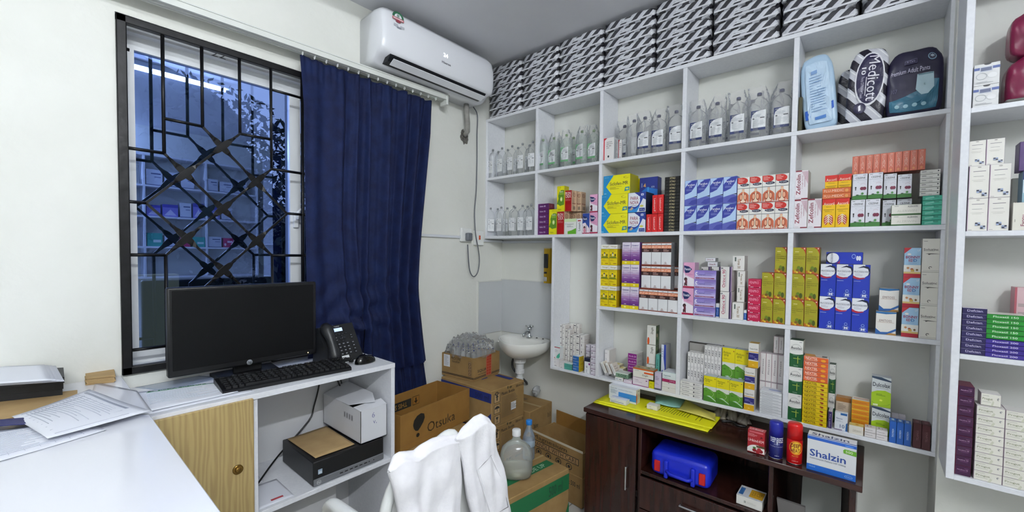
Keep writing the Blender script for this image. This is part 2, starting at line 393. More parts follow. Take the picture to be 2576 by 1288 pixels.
tag(MB().box((-1.32, -3.2, -.35), (-1.2, -1.60, 1.2), mat('#aaa26e', .8)).build('garden_wall'), 'low olive wall close outside the lower left of the window', 'wall')
struct(MB().box((-12, -9, -.5), (-.2, 9, -.35), nmat('outside_ground', '#3b362b', '#6b5a44', scale=3, rough=.95)).build('ground'))
# ================================================================== shelving
D1 = .176
ZS = dict(a=1.853, b=1.464, c=1.070, d=.682)          # shelf tops, upper to lower
su = thing('wall_shelving', 'white laminate pigeonhole shelving across the back wall, packed with medicine', 'shelves', (0, 0, 0))
def board(p, n, x0, x1, z0, z1, y0=-.002, y1=-D1): return MB().bbox((x0, y1, z0), (x1, y0, z1), LAM, .0012, 1).build(n, p)
for x0, x1, z0, z1 in ((0.001, 2.182, 2.226, 2.244), (.001, 2.182, 1.8365, 1.853), (0.001, 2.182, 1.4465, 1.464), (.858, 2.182, 1.0525, 1.070), (.556, 2.182, .667, .682)):
    board(su, 'shelf_board', x0, x1, z0, z1)
for x0, x1, zz in ((0.001, .0185, 'ab'), (.4225, .4405, 'ab'), (.858, .877, 'abcd'), (1.293, 1.312, 'abcd'), (1.728, 1.747, 'abcd'), (2.165, 2.182, 'abcd'), (.556, .574, 'e')):
    for k in zz:
        z0, z1 = dict(a=(1.853, 2.226), b=(1.464, 1.8365), c=(1.070, 1.4465), d=(.682, 1.0525), e=(.682, 1.4465))[k]
        board(su, 'upright', x0, x1, z0+.0003, z1-.0003, y1=-D1+.0006)
s2u = thing('wall_shelving', 'second white shelving unit, cut off by the right edge of the picture', 'shelves', (2.178, -.227, .689))
def b2(n, x0, x1, z0, z1): MB().bbox((x0-2.178, -.176, z0-.689), (x1-2.178, -.001, z1-.689), LAM, .0012, 1).build(n, s2u)
b2('upright', 2.178, 2.196, .689, 2.45); b2('upright', 2.66, 2.678, .689, 2.45); b2('upright', 3.15, 3.168, .689, 2.45)
for z in (1.787, 1.430, 1.068, .704, 2.19):
    b2('shelf_board', 2.196, 2.66, z-.015, z); b2('shelf_board', 2.678, 3.15, z-.015, z)
# ================================================================== air conditioner
ACW = mat('#e9ebf0', .22, name='ac_white'); ACD = mat('#14161c', .4)
ac = thing('air_conditioner', 'white split air conditioner high on the left wall near the corner', 'air conditioner', (0, -1.06, 2.27))
prof = [(.002, 2.535), (.12, 2.54), (.175, 2.531), (.200, 2.505), (.210, 2.46), (.213, 2.41), (.210, 2.36), (.203, 2.33), (.196, 2.312), (.150, 2.306), (.120, 2.278), (.105, 2.272), (.002, 2.272)]
def acbody(mb, y0, y1, prof, m, rnd=.02, o=(0, -1.06, 2.27)):
    cx = sum(p[0] for p in prof)/len(prof); cz = sum(p[1] for p in prof)/len(prof)
    st = [(y0, .80), (y0+rnd*.15, .90), (y0+rnd*.5, .965), (y0+rnd, 1), (y1-rnd, 1), (y1-rnd*.5, .965), (y1-rnd*.15, .90), (y1, .80)]
    V = []
    for y, k in st:
        for x, z in prof: V.append((max(.001, x if x < .01 else cx+(x-cx)*k)-o[0], y-o[1], cz+(z-cz)*k-o[2]))
    n = len(prof); Fc = [(i*n+j, (i+1)*n+j, (i+1)*n+(j+1) % n, i*n+(j+1) % n) for i in range(len(st)-1) for j in range(n)]
    Fc += [tuple(range(n)), tuple((len(st)-1)*n+j for j in reversed(range(n)))]
    mb.add(V, Fc, m, True); return mb
acbody(MB(), -1.085, -.315, prof, ACW, .045).build('body', ac)
m = MB(); yy = (-1.035+1.06, -.375+1.06)
m.prism([(.1955, yy[0], .040), (.15, yy[0], .0355), (.125, yy[0], .0105), (.1725, yy[0], .012)], (0, yy[1]-yy[0], 0), ACD); m.build('air_outlet', ac)
m = MB(); m.prism([(.205, yy[0]+.012, .018), (.207, yy[0]+.012, .0145), (.172, yy[0]+.012, -.004), (.169, yy[0]+.012, -.001)], (0, yy[1]-yy[0]-.03, 0), ACW); m.build('louver', ac)
m = MB(); 
f = Face(m, (.2137, .022, .192), (0, 1, 0), (0, 0, 1), .068, .055); f.E(.5, .45, .48, .5, '#2f6b4c', 0, 180); f.E(.5, .45, .30, .32, '#e9ebf0', 0, 180)
f.T('*', .38, .42, .62, .78, '#2f6b4c'); f.R(.02, .22, .98, .42, '#b9636a'); f.R(.10, .28, .9, .36, '#e9d9dc'); f.E(.5, .12, .22, .10, '#8d3b46')
f = Face(m, (.2137, .032, .165), (0, 1, 0), (0, 0, 1), .06, .02); f.R(0, .4, .4, 1, '#b4b8c0'); f.R(.6, .4, 1, .9, '#b9bcc4'); f.R(.3, .1, .7, .5, '#9599a3')
m.build('energy_sticker', ac)
m = MB(); f = Face(m, (.2137, .340, .134), (0, 1, 0), (0, 0, 1), .032, .021); f.T('24', 0, 0, 1, 1, emis('display_white', (1, 1, 1), .5), .02); m.build('display', ac)
m = MB(); f = Face(m, (.2125, .330, .098), (0, 1, 0), (0, 0, 1), .062, .013); f.T('Hisense', 0, 0, 1, 1, '#4a4e58', .02); m.build('badge', ac)
m = MB(); m.box((.03, .36, -.0005), (.08, .50, .004), mat('#b5b6b4')); m.build('bottom_label', ac)
# insulated pipe into a rough hole
PG = nmat('grey_insulation', '#8d8c88', '#a3a19c', scale=25, rough=.9, bump=.3, bscale=80)
p = MB(); p.tube([(.055, -.405, 2.271), (.055, -.402, 2.22), (.05, -.39, 2.16), (.035, -.375, 2.115), (.002, -.372, 2.095)], [.016, .017, .017, .016, .015], PG, n=10)
tag(p.build('drain_pipe'), 'grey insulated pipe from the air conditioner into a rough wall hole', 'pipe')
rd = random.Random(4); h = MB(); P = [(.002, -.368+.034*rd.uniform(.75, 1.2)*math.cos(a), 2.088+.045*rd.uniform(.75, 1.2)*math.sin(a)) for a in [i*2*PI/22 for i in range(22)]]
h.prism(P, (-.0015, 0, 0), nmat('broken_plaster', '#55534f', '#77746e', scale=60, rough=1, bump=.8, bscale=90)); struct(h.build('trim_2'))
# ================================================================== trunking, sockets, cord
t = MB(); t.bbox((.001, -.74, 1.442), (.014, -.335, 1.458), mat('#d5d9de'), .002, 1); t.bbox((.001, -.20, 1.425), (.014, -.001, 1.441), mat('#d5d9de'), .002, 1); t.bbox((.014, -.014, 1.420), (.555, -.001, 1.436), mat('#cdd1d6'), .002, 1)
tag(t.build('cable_trunking'), 'thin white cable trunking along the wall by the socket', 'trunking')
so = thing('wall_socket', 'white wall socket between the curtain and the corner', 'socket', (0, -.36, 1.465))
SW = mat('#eceeec', .3)
MB().bbox((.001, -.045, -.043), (.022, .043, .043), SW, .004).build('plate', so); m = MB(); m.bbox((.0215, -.03, .018), (.025, -.02, .034), SW, .001, 1); m.build('rocker', so)
sw = thing('wall_switch', 'white switch plate with a small orange rocker, right of the socket', 'switch', (0, -.245, 1.452))
MB().bbox((.001, -.04, -.05), (.020, .042, .045), SW, .004).build('plate', sw); m = MB(); m.bbox((.019, -.006, -.014), (.025, .006, .014), mat('#c4491f'), .002); m.build('rocker', sw)
CG = mat('#5d6068', .5)
c = thing('power_cord', 'grey power cord looping from the air conditioner down to the socket plug', 'cord', (0, -.36, 1.46))
pts = [(1190, 268), (1201, 290), (1200, 340), (1200, 400), (1198, 480), (1194, 528), (1194.5, 560), (1197, 593), (1203, 625), (1206, 655), (1202, 684), (1192, 696), (1183, 685), (1179, 660), (1176.5, 615)]
X = [.04, .02, .02, .02, .02, .02, .026, .034, .034, .034, .034, .034, .034, .04, .045]
W = [at(u, v, x=x)-np.array([0, -.36, 1.46]) for (u, v), x in zip(pts, X)]
def smooth_pts(P, k=4):
    P = [Vector(p) for p in P]; out = []
    for i in range(len(P)-1):
        p0, p1, p2, p3 = P[max(i-1, 0)], P[i], P[i+1], P[min(i+2, len(P)-1)]
        for j in range(k):
            t = j/k; out.append(.5*((2*p1)+(p2-p0)*t+(2*p0-5*p1+4*p2-p3)*t*t+(3*p1-p0-3*p2+p3)*t**3))
    out.append(P[-1]); return out
MB().tube(smooth_pts(W), .0035, CG, n=6).build('cable', c)
MB().bbox((.0225, -.018, -.032), (.052, .026, .018), mat('#6f737b', .45), .008).build('plug', c)
# ================================================================== soap dispenser
GD = mat('#b08d1c', .28, .65, name='gold_plastic')
d = thing('soap_dispenser', 'gold soap dispenser with a dark window on the wall above the basin', 'dispenser', (.447, 0, 1.165))
m = MB(); P = [(-.055+.0*k, -.002) for k in range(1)]; outl = [(-.036, -.002), (-.036, -.048), (-.032, -.062), (-.022, -.074), (0, -.078), (.022, -.074), (.032, -.062), (.036, -.048), (.036, -.002)]
m.prism([(x, y, 0) for x, y in outl], (0, 0, .215), GD); m.build('body', d)
m = MB(); m.prism([(x*1.01, y*1.01, .215) for x, y in outl], (0, 0, .006), mat('#b8a675', .3, .6)); m.build('lid', d)
m = MB(); m.bbox((-.020, -.0815, .095), (.012, -.070, .185), mat('#15171a', .15), .004); m.build('window', d)
m = MB(); m.bbox((-.022, -.085, .012), (.006, -.070, .04), mat('#c9cacc', .25, .8), .004); m.bbox((-.018, -.0815, .06), (.004, -.070, .072), mat('#15171a', .15), .003); m.build('push_button', d)
# ================================================================== wash basin
CER = mat('#e6e6e0', .12, name='glazed_ceramic')
b = thing('wash_basin', 'white ceramic wash basin in the corner below the grey splash panel', 'basin', (.300, 0, 0))
rim = [(-.150, -.002), (-.185, -.06), (-.19, -.13), (-.155, -.20), (-.08, -.255), (.0, -.305), (.06, -.315), (.12, -.285), (.17, -.215), (.198, -.14), (.185, -.07), (.145, -.002)]
def ringz(k, z, c=(0, -.17), ky=None): ky = ky or k; return [(c[0]+(x-c[0])*k, min(-.002, c[1]+(y-c[1])*ky), z) for x, y in rim]
m = MB(); R = [ringz(.22, .685), ringz(.45, .694), ringz(.72, .712), ringz(.90, .738), ringz(.98, .762), ringz(1, .780), ringz(.995, .800), ringz(.96, .803), ringz(.90, .800)]
inn = [[(c[0], -.185+(c[1]+.17)*1.0, c[2]) for c in ringz(.80, .795, ky=.70)], [(c[0], c[1]-.015, c[2]) for c in ringz(.70, .76, ky=.60)], [(c[0], c[1]-.015, c[2]) for c in ringz(.45, .715, ky=.38)], [(c[0], c[1]-.015, c[2]) for c in ringz(.12, .705, ky=.1)]]
R += inn; n = len(rim); V = [p for r in R for p in r]
Fc = [(i*n+j, i*n+(j+1) % n, (i+1)*n+(j+1) % n, (i+1)*n+j) for i in range(len(R)-1) for j in range(n)]+[tuple(reversed(range(n))), tuple((len(R)-1)*n+j for j in range(n))]
m.add(V, Fc, CER, True); bo = m.build('bowl', b); md = bo.modifiers.new('s', 'SUBSURF'); md.levels = 2; md.render_levels = 2
CHR = mat('#c9cccf', .15, 1.0, name='chrome'); m = MB()
m.lathe([(.020, 0), (.018, .008), (.011, .014), (.010, .045), (.016, .05), (.016, .062), (.008, .068)], (.0, -.055, .802), CHR, 14); m.tube([(0, -.055, .835), (0, -.09, .838), (0, -.115, .825), (0, -.118, .812)], [.009, .009, .008, .008], CHR, 10)
for a in range(4): m.tube([(0, -.055, .872), (.026*math.cos(a*PI/2+.5), -.055+.026*math.sin(a*PI/2+.5), .874)], [.006, .007], CHR, 8)
m.build('tap', b)
m = MB()
for x in (-.05, .05, .10): m = MB(); m.lathe([(.006, 0), (.006, .003), (.001, .004)], (x, -.04 if x > 0 else -.045, .8005), mat('#2a2a2a'), 10); m.build('overflow_hole', b)
WP = mat('#e3e5e6', .35, name='white_pvc'); m = MB()
m.lathe([(.040, .68), (.038, .655), (.026, .645), (.026, .61), (.029, .608), (.029, .585), (.019, .58), (.019, .56), (.024, .558), (.024, .53), (.018, .525), (.018, .49), (.022, .488), (.022, .455)], (0, -.15, 0), WP, 28, flat=True)
m.build("trap_pipe", b)
m = MB(); m.tube(smooth_pts([(-.05, -.02, .70), (-.09, -.10, .66), (-.085, -.12, .60), (-.05, -.10, .55), (-.03, -.05, .50), (-.05, -.01, .47)]), .008, mat('#3b3d40', .4), 8); m.build('supply_hose', b)
# ================================================================== curtain rail and curtain
RW = mat('#dcdfda', .35)
r = thing('curtain_rail', 'white double curtain track along the left wall above the window', 'curtain rail', (0, -1.3, 2.22))
m = MB(); a0, a1 = np.array([.05, -2.3, 2.203])-[0, -1.3, 2.22], np.array([.05, -.60, 2.236])-[0, -1.3, 2.22]
def rbar(x0, z0, x1, z1): m.prism([tuple(a0+[x0, 0, z0]), tuple(a0+[x1, 0, z0]), tuple(a0+[x1, 0, z1]), tuple(a0+[x0, 0, z1])], tuple(a1-a0), RW)
rbar(0, .003, .048, .022); rbar(0, .0, .006, .003); rbar(.018, .0, .028, .003); rbar(.040, .0, .048, .003); rbar(-.05, .022, .052, .027); m.build('track', r)
for q in range(15):
    t = q/14; y = -1.40+t*(.735)-(-1.3); m = MB()
    m.tube([(.082+.0055*math.cos(k*PI/4), y, .0-.008-t*.008*0+.0075*math.sin(k*PI/4)+(.0+.012*t)) for k in range(8)], .0018, mat('#eef0f0', .3), 5, closed=True); m.build('hook', r)
m = MB(); m.bbox((.04, .70, -.012), (.10, .715, .045), RW, .003); m.build('end_stop', r)
def fabric(name, c1, c2, sc=60):
    m = nmat(name, c1, c2, scale=18, rough=.8, bump=.15, bscale=sc); m.node_tree.nodes['Principled BSDF'].inputs['Specular IOR Level'].default_value = .3; return m
NAVY = fabric('navy_satin', '#0b153a', '#101f49'); 
def curt(s, t):
    # s along the width (0 window side), t downwards
    zt = 2.205+.003*math.sin(s*70)
    yl = -1.408+.012*min(1, t*6); yr = -.692-.075*math.sin(min(1, t/.55)*PI/2)+.125*max(0, (t-.55)/.45)**1.1
    s2 = s+.02*math.sin(s*11+1)*t; y = yl+(yr-yl)*s2
    z = zt-(zt-.865)*t if y < -1.13 else zt-(zt-.30)*t
    hdr = max(0, 1-t/.10)                                     # narrow pleats at the heading tape
    big = min(1, max(0, (s-.22)/.25)); am = (.006+.016*big+.004*t)*(1-.55*hdr)
    ph = s*(20+26*big)+1.3*math.sin(s*7)+.8*math.sin(t*2.6+s*5)
    x = .074+am*(math.sin(ph)+.4*math.sin(ph*2.1+1.2+.8*math.sin(t*2)))+.003*hdr*math.sin(s*150)+.006*math.sin(s*5+.5)*t
    # bundle pushed up behind the telephone: folds swing sideways above the desk
    q = math.exp(-((z-.99)/.09)**2)*math.exp(-((y+1.14)/.16)**2)
    x += .022*q*(1+.55*math.sin((z-.9)*75+(y+1.2)*34))
    x += .014*math.exp(-((z-1.08)/.15)**2)*math.sin(z*52-(y)*30+2*math.sin(y*12))*math.exp(-((y+1.08)/.20)**2)
    if z < .72: x = .046+(x-.066)*.45
    return (max(.028, x), y+.008*math.sin(t*7)*s, z)
cm = MB(); cm.grid(curt, 230, 110, NAVY); co_ = cm.build('curtain'); sd = co_.modifiers.new('t', 'SOLIDIFY'); sd.thickness = .0015
tag(co_, 'dark navy blue curtain gathered over the right half of the window', 'curtain')
# poster sliver at the left edge
m = MB(); f = Face(m, (.001, -2.6, 1.93), (0, 1, 0), (0, 0, 1), .355, .5); f.R(0, 0, 1, 1, '#cfd6d2'); f.R(.0, .30, 1, .44, '#2c7f72'); f.R(0, .62, 1, .8, '#3a8d80'); f.R(0, .05, 1, .2, '#b9a9ad')
m.box((.0002, -2.6, 1.93), (.001, -2.245, 2.43), '#cfd6d2'); tag(m.build('wall_poster'), 'green and white poster just showing at the upper left edge', 'poster')
# ceiling battens; second and third added unseen, to brighten left wall and shelves
for i, t in enumerate(TUBES):
    o = thing('tube_lamp', ['white ceiling tube lamp running beside the window wall, nearest the shelves', 'added unseen tube lamp behind the camera, brightening the left wall', 'added unseen tube lamp at far right, brightening the shelves'][i], 'lamp', (t[0], t[1], t[2]))
    MB().bbox((-.03, -.62, .012), (.03, .62, .044), mat('#e8eaec'), .004).build('batten', o)
    MB().tube([(0, -.59, 0), (0, .59, 0)], .013, emis('tube_glow_%d' % i, (.92, .96, 1), TUBE_POWER[i]), 12).build('tube', o)
# ================================================================== computer desk against the left wall
DZ = .855
dk = thing('computer_desk', 'white laminate desk under the window with a wooden cupboard door', 'desk', (0, -1.55, 0))
def db(n, a, b, m=LAM, r=.001): return MB().bbox((a[0], a[1]+1.55, a[2]), (b[0], b[1]+1.55, b[2]), m, r, 1).build(n, dk)
db('desk_top', (.002, -1.988, DZ-.02), (.392, -1.135, DZ))
db('side_panel', (.002, -1.153, .0), (.390, -1.135, DZ-.02)); db('side_panel', (.002, -1.988, 0), (.385, -1.970, DZ-.02)); db('side_panel', (.002, -1.700, .0), (.384, -1.684, DZ-.02))
db('shelf_board', (.010, -1.684, .412), (.388, -1.153, .430)); db('back_panel', (.002, -1.970, .05), (.010, -1.153, DZ-.02), mat('#d9dadd', .5)); db('kick_panel', (.20, -1.684, .0), (.216, -1.32, .412), mat('#c8c9cb', .5))
def wood_mat():
    m = bpy.data.materials.new('pale_oak_grain'); m.use_nodes = True; nt = m.node_tree; b = nt.nodes['Principled BSDF']
    tc = nt.nodes.new('ShaderNodeTexCoord'); mp = nt.nodes.new('ShaderNodeMapping'); mp.inputs['Scale'].default_value = (1, 1, .09)
    nt.links.new(tc.outputs['Object'], mp.inputs[0])
    wv = nt.nodes.new('ShaderNodeTexWave'); wv.bands_direction = 'Y'; wv.inputs['Scale'].default_value = 22; wv.inputs['Distortion'].default_value = 14; wv.inputs['Detail'].default_value = 3; wv.inputs['Detail Scale'].default_value = 1.1
    nt.links.new(mp.outputs[0], wv.inputs['Vector']); r = nt.nodes.new('ShaderNodeValToRGB'); r.color_ramp.elements[0].color = lin('#a89060'); r.color_ramp.elements[1].color = lin('#b8a26e'); r.color_ramp.elements[0].position = .1
    e = r.color_ramp.elements.new(.5); e.color = lin('#b09a66')
    nt.links.new(wv.outputs['Fac'], r.inputs[0]); nt.links.new(r.outputs[0], b.inputs['Base Color']); b.inputs['Roughness'].default_value = .45; return m
OAK = wood_mat()
dr = db('door', (.386, -1.968, .03), (.403, -1.702, .843), OAK, .002)
m = MB(); kp = (.403, -1.752+1.55, .616)
BR = mat('#8a6a30', .3, .8)
V = []; 
m.tube([(kp[0], kp[1], kp[2]), (kp[0]+.004, kp[1], kp[2]), (kp[0]+.0045, kp[1], kp[2])], [.0155, .0155, .012], BR, 20); m.tube([(kp[0]+.002, kp[1], kp[2]), (kp[0]+.0075, kp[1], kp[2]), (kp[0]+.010, kp[1], kp[2])], [.009, .009, .006], BR, 16); m.build('knob', dr)
# ------------------------------------------------------------------ counter at left
ct = thing('counter', 'glossy white counter top in the left foreground', 'counter', (0, -2.6, 0))
CT = mat('#eef0f7', .12, name='glossy_white_worktop')
MB().bbox((.002, -.6, .868), (1.75, .608, .905), CT, .002, 1).build('worktop', ct); MB().box((.002, .585, 0), (.38, .605, .868), LAM).build('side_panel', ct); MB().box((.30, -.55, 0), (1.7, -.53, .868), LAM).build('side_panel', ct)
# ------------------------------------------------------------------ monitor
mo = thing('computer_monitor', 'wide black flat computer monitor, switched off, standing before the window', 'monitor', (.13, -1.632, DZ))
MK = mat('#0e0f12', .38, name='matt_black'); SCN = mat('#08090b', .55, name='dark_screen', spec=.2)
MB().bbox((-.012, -.256, .045), (.022, .256, .362), MK, .006).build('casing', mo)
MB().bbox((.0215, -.243, .068), (.0232, .243, .350), SCN, .001, 1).build('screen', mo)
m = MB(); m.lathe([(.0105, 0), (.0105, .0008)], (0, 0, 0), '#8b8f96', 20); o = m.build('badge', mo, (.0224, -.005, .056), (0, PI/2, 0))
m = MB(); f = Face(m, (.0236, -.011, .050), (0, 1, 0), (0, 0, 1), .012, .012); f.T('hp', .1, 0, .9, 1, '#2a2c30'); m.build('badge_letters', mo)
m = MB(); m.box((.0222, .218, .054), (.0228, .221, .057), emis('led_amber', (1, .8, .3), 3)); m.build('power_light', mo)
m = MB(); m.bbox((-.03, -.05, .012), (-.012, .05, .2), MK, .004); m.build('stand', mo)
m = MB(); m.prism([(-.09, -.11, .001), (.055, -.10, .001), (.06, .10, .001), (-.09, .11, .001)], (0, 0, .012), MK); m.build('base', mo)
m = MB(); m.bbox((-.03, .09, .03), (-.012, .235, .045), MK, .003); m.build('sound_bar', mo)
# ------------------------------------------------------------------ keyboard
kb = thing('keyboard', 'black keyboard on the front of the white desk', 'keyboard', (.275, -1.545, DZ), math.radians(-4))
m = MB(); m.prism([(.072, -.225, .001), (.072, -.225, .012), (.060, -.225, .017), (-.068, -.225, .027), (-.075, -.225, .024), (-.075, -.225, .001)], (0, .45, 0), MK); m.build('base', kb)
KEY = mat('#18191c', .32, name='key_black'); rd = random.Random(2)
m = MB()
for r_ in range(6):
    xk = -.058+r_*.0205+(.004 if r_ else 0); zk = .0275-(xk+.068)*(.0105/.128)
    cols = [(-.213+i*.0192, .0165) for i in range(15)]+[(.082+i*.0192, .0165) for i in range(3)]+[(.146+i*.0192, .0165) for i in range(4)]
    for i, (y0, w_) in enumerate(cols):
        if r_ == 5 and 3 <= i <= 8:
            if i == 3: w_ = .0192*6-.003
            else: continue
        if r_ == 0 and i in (1, 5, 10): continue
        m.bbox((xk, y0, zk-.004), (xk+.0165, y0+w_, zk+.006), KEY, .0018, 1)
        f = Face(m, (xk+.011, y0+.004, zk+.0061), (0, 1, 0), (-1, 0, 0), .005, .006); 
        if (i*7+r_*3) % 3: f.R(0, 0, rd.uniform(.4, 1), rd.uniform(.4, 1), '#8d9096')
m.build('keys', kb)
# ------------------------------------------------------------------ mouse
ms = thing('computer_mouse', 'glossy black computer mouse at the right end of the desk', 'mouse', (.29, -1.222, DZ), math.radians(10))
m = MB()
def mouse(s, t):
    a = s*2*PI; b = t*PI/2; return (.029*math.cos(b)**.7*math.cos(a), .052*math.cos(b)**.7*math.sin(a)*(1), .002+.034*math.sin(b)*(1-.15*math.sin(a)))
m.grid(mouse, 28, 10, mat('#0a0a0c', .12, name='gloss_black')); m.build('shell', ms)
m = MB(); m.tube([(0, .018, .030), (0, .034, .026)], .004, mat('#3c4046'), 8); m.build('wheel', ms)
m = MB(); m.tube(smooth_pts([(0, .05, .008), (-.03, .07, .004), (-.09, .05, .004), (-.15, .0, .004), (-.20, -.03, .004), (-.21, .03, .004), (-.16, .045, .006), (-.10, .02, .01), (-.14, -.03, .004), (-.22, -.045, .006), (-.24, -.07, .004)]), .002, BLACKP, 6); m.build('cable', ms)
# ------------------------------------------------------------------ desk phone
ph = thing('desk_phone', 'black desk telephone with lit blue display and handset at left', 'telephone', (.160, -1.278, DZ), math.radians(11))
PB = mat('#1b1d21', .42, name='phone_black')
tl = math.radians(62)          # the face leans back
def PF(y, q, off=0): return (.055-math.cos(tl)*q+math.sin(tl)*off, y, .012+math.sin(tl)*q+math.cos(tl)*off)
m = MB(); P = [(.058, -.09, .001), PF(-.09, 0), PF(-.09, .165), (-.045, -.09, .150), (-.06, -.09, .001)]; m.prism(P, (0, .18, 0), PB); m.build('body', ph)
fc = Face(m := MB(), PF(-.035, .0, .0008), (0, 1, 0), (-math.cos(tl), 0, math.sin(tl)), .12, .162)
fc.R(.02, .80, .58, .93, '#101114'); fc.R(.05, .82, .50, .92, emis('lcd_blue', (.12, .38, 1), .30)); m.build('display', ph)
fc = Face(m := MB(), PF(-.035, .0, .0008), (0, 1, 0), (-math.cos(tl), 0, math.sin(tl)), .12, .162); fc.T('Yealink', .18, .955, .42, .985, '#c8ccd2'); m.build('badge', ph)
m = MB()
def key(y, q, w_, h_, mk='#2b2e34', lg='#a9adb4'):
    a = np.array(PF(y, q, .001)); U = np.array([0, 1, 0]); Vv = np.array([-math.cos(tl), 0, math.sin(tl)]); N = np.cross(U, Vv)
    m.prism([tuple(a), tuple(a+U*w_), tuple(a+U*w_+Vv*h_), tuple(a+Vv*h_)], tuple(N*.002), mk)
    f = Face(m, a+N*.002, U, Vv, w_, h_); f.R(.2, .3, .75, .7, lg)
for r_ in range(4):
    for c_ in range(3): key(-.022+c_*.022, .022+r_*.0155, .014, .008)
for r_ in range(4): key(.052, .022+r_*.0155, .012, .006)
for r_ in range(2): key(-.026, .090+r_*.012, .010, .005); key(.055, .092+r_*.012, .010, .005)
for c_ in range(4): key(-.024+c_*.018, .117, .013, .004, '#202226', '#55585e')
m.build('keypad', ph)
m = MB(); a = PF(.012, .098, .002)
for dy, dq in ((0, .012), (0, -.012), (.012, 0), (-.012, 0), (0, 0)):
    q = PF(.012+dy, .098+dq, .0015); m.tube([q, PF(.012+dy, .098+dq, .004)], .005 if dy or dq else .006, mat('#30333a'), 8)
m.build('navigation_keys', ph)
m = MB(); f = Face(m, PF(-.030, .004, .001), (0, 1, 0), (-math.cos(tl), 0, math.sin(tl)), .045, .013); f.R(0, 0, 1, 1, '#e6e9ea'); m.build('name_label', ph)
hs = MB(); hp = [PF(-.072, q, .018+.016*math.sin(PI*min(1, max(0, (q+.01)/.19)))) for q in [-.012+i*.02 for i in range(10)]]
hs.tube(hp, [.014, .027, .026, .022, .020, .020, .022, .026, .027, .016], PB, 12); h = hs.build('handset', ph)
m = MB(); P = [(.06, -.075, .012)]; n = 260; path = smooth_pts([(.065, -.075, .012), (.095, -.10, .036), (.125, -.09, .040), (.135, -.05, .034), (.115, -.02, .016), (.085, -.01, .009)], 40)
coil = []
for i, p in enumerate(path):
    a = i*1.3; coil.append((p[0]+.0055*math.cos(a), p[1]+.003*math.sin(a*.7), max(.003, p[2]+.0055*math.sin(a))))
m.tube(coil, .0016, BLACKP, 5); m.build('coiled_cord', ph)
# ------------------------------------------------------------------ papers and things on desk and counter
def sheet(name, label, cat, corners, z, m, th=.0012, wave=.004, seed=0, deco=None, group=None, curl=0.0):
    """a sheet of paper laid on a surface: corners (4 xy points, in order), a little wavy"""
    rd = random.Random(seed); c = np.array(corners, float); o = c.mean(axis=0); a, b = rd.uniform(0, 6), rd.uniform(0, 6)
    def hgt(s, t): return z+th+wave*(.5+.5*math.sin(s*5+a)*math.cos(t*4+b))*min(1, 4*min(s, 1-s, t, 1-t)+.35)+curl*(max(0, t-.6)/.4)**2
    def fn(s, t):
        p = (c[0]*(1-s)+c[1]*s)*(1-t)+(c[3]*(1-s)+c[2]*s)*t; return (p[0]-o[0], p[1]-o[1], hgt(s, t)-z)
    g_ = MB(); g_.grid(fn, 14, 10, m)
    if deco: deco(g_, fn)
    ob = g_.build(name, None, (o[0], o[1], z)); sd = ob.modifiers.new('t', 'SOLIDIFY'); sd.thickness = th*.8; sd.offset = -1
    return tag(ob, label, cat, group)
def strips(g_, fn, items, c, lift=.0008):
    for s0, t0, s1, t1 in items:
        n = 6; V = []
        for i in range(n+1):
            s = s0+(s1-s0)*i/n
            for t in (t0, t1): p = fn(s, t); V.append((p[0], p[1], p[2]+lift))
        g_.add(V, [(2*i, 2*i+2, 2*i+3, 2*i+1) for i in range(n)], c)
PAP = mat('#e4e7f0', .6, name='white_paper')
def form(seed, head='#9aa0b0', n=16, table=True):
    def d(g_, fn):
        rd = random.Random(seed); strips(g_, fn, [(.08, .86, .8, .90)], head)
        it = []
        for i in range(n): t = .78-.70*i/n; it.append((.08, t, .08+rd.uniform(.3, .8), t+.006))
        strips(g_, fn, it, '#b4b9c8')
        if table: strips(g_, fn, [(.06+.11*i, .08, .064+.11*i, .80) for i in range(9)], '#b9bdcb')
    return d
def xy(*uv, z): return [tuple(at(u, v, z=z)[:2]) for u, v in uv]
# right-hand desk: letterheads lying by the keyboard
def letter(g_, fn):
    strips(g_, fn, [(.10, .885, .98, .895)], '#4d8a63'); rd = random.Random(3)
    V, Fc, bb = text_geo('SHIELA CHEM LTD', .02)
    def put(x, y): s = .24+.6*(x-bb[0])/(bb[2]-bb[0]); t = .91+.05*(y-bb[1])/(bb[3]-bb[1]); p = fn(s, t); return (p[0], p[1], p[2]+.001)
    g_.add([put(x, y) for x, y in V], Fc, '#3f6b50')
    strips(g_, fn, [(.12, .905, .15, .96), (.15, .93, .19, .95)], '#3f6b50'); strips(g_, fn, [(.1, .78-.05*i, .1+rd.uniform(.4, .85), .785-.05*i) for i in range(12)], '#b4bccb')
sheet('letter', 'printed letter with a green heading on the desk left of keyboard', 'paper', xy((352, 1040), (600, 985), (545, 962), (345, 986), z=DZ+.006), DZ+.004, PAP, deco=letter, wave=.006, seed=1)
sheet('letter', 'blank-edged lower sheet under the letter with green heading', 'paper', xy((358, 1046), (640, 984), (590, 960), (338, 992), z=DZ+.002), DZ+.0005, PAP, wave=.002, seed=2, th=.0008)
sheet('plastic_sleeve', 'greyish clear plastic sleeve beneath the monitor stand', 'sleeve', xy((420, 985), (560, 950), (500, 945), (338, 975), z=DZ), DZ+.0001, mat('#a9b4c4', .2), wave=.0, th=.0006)
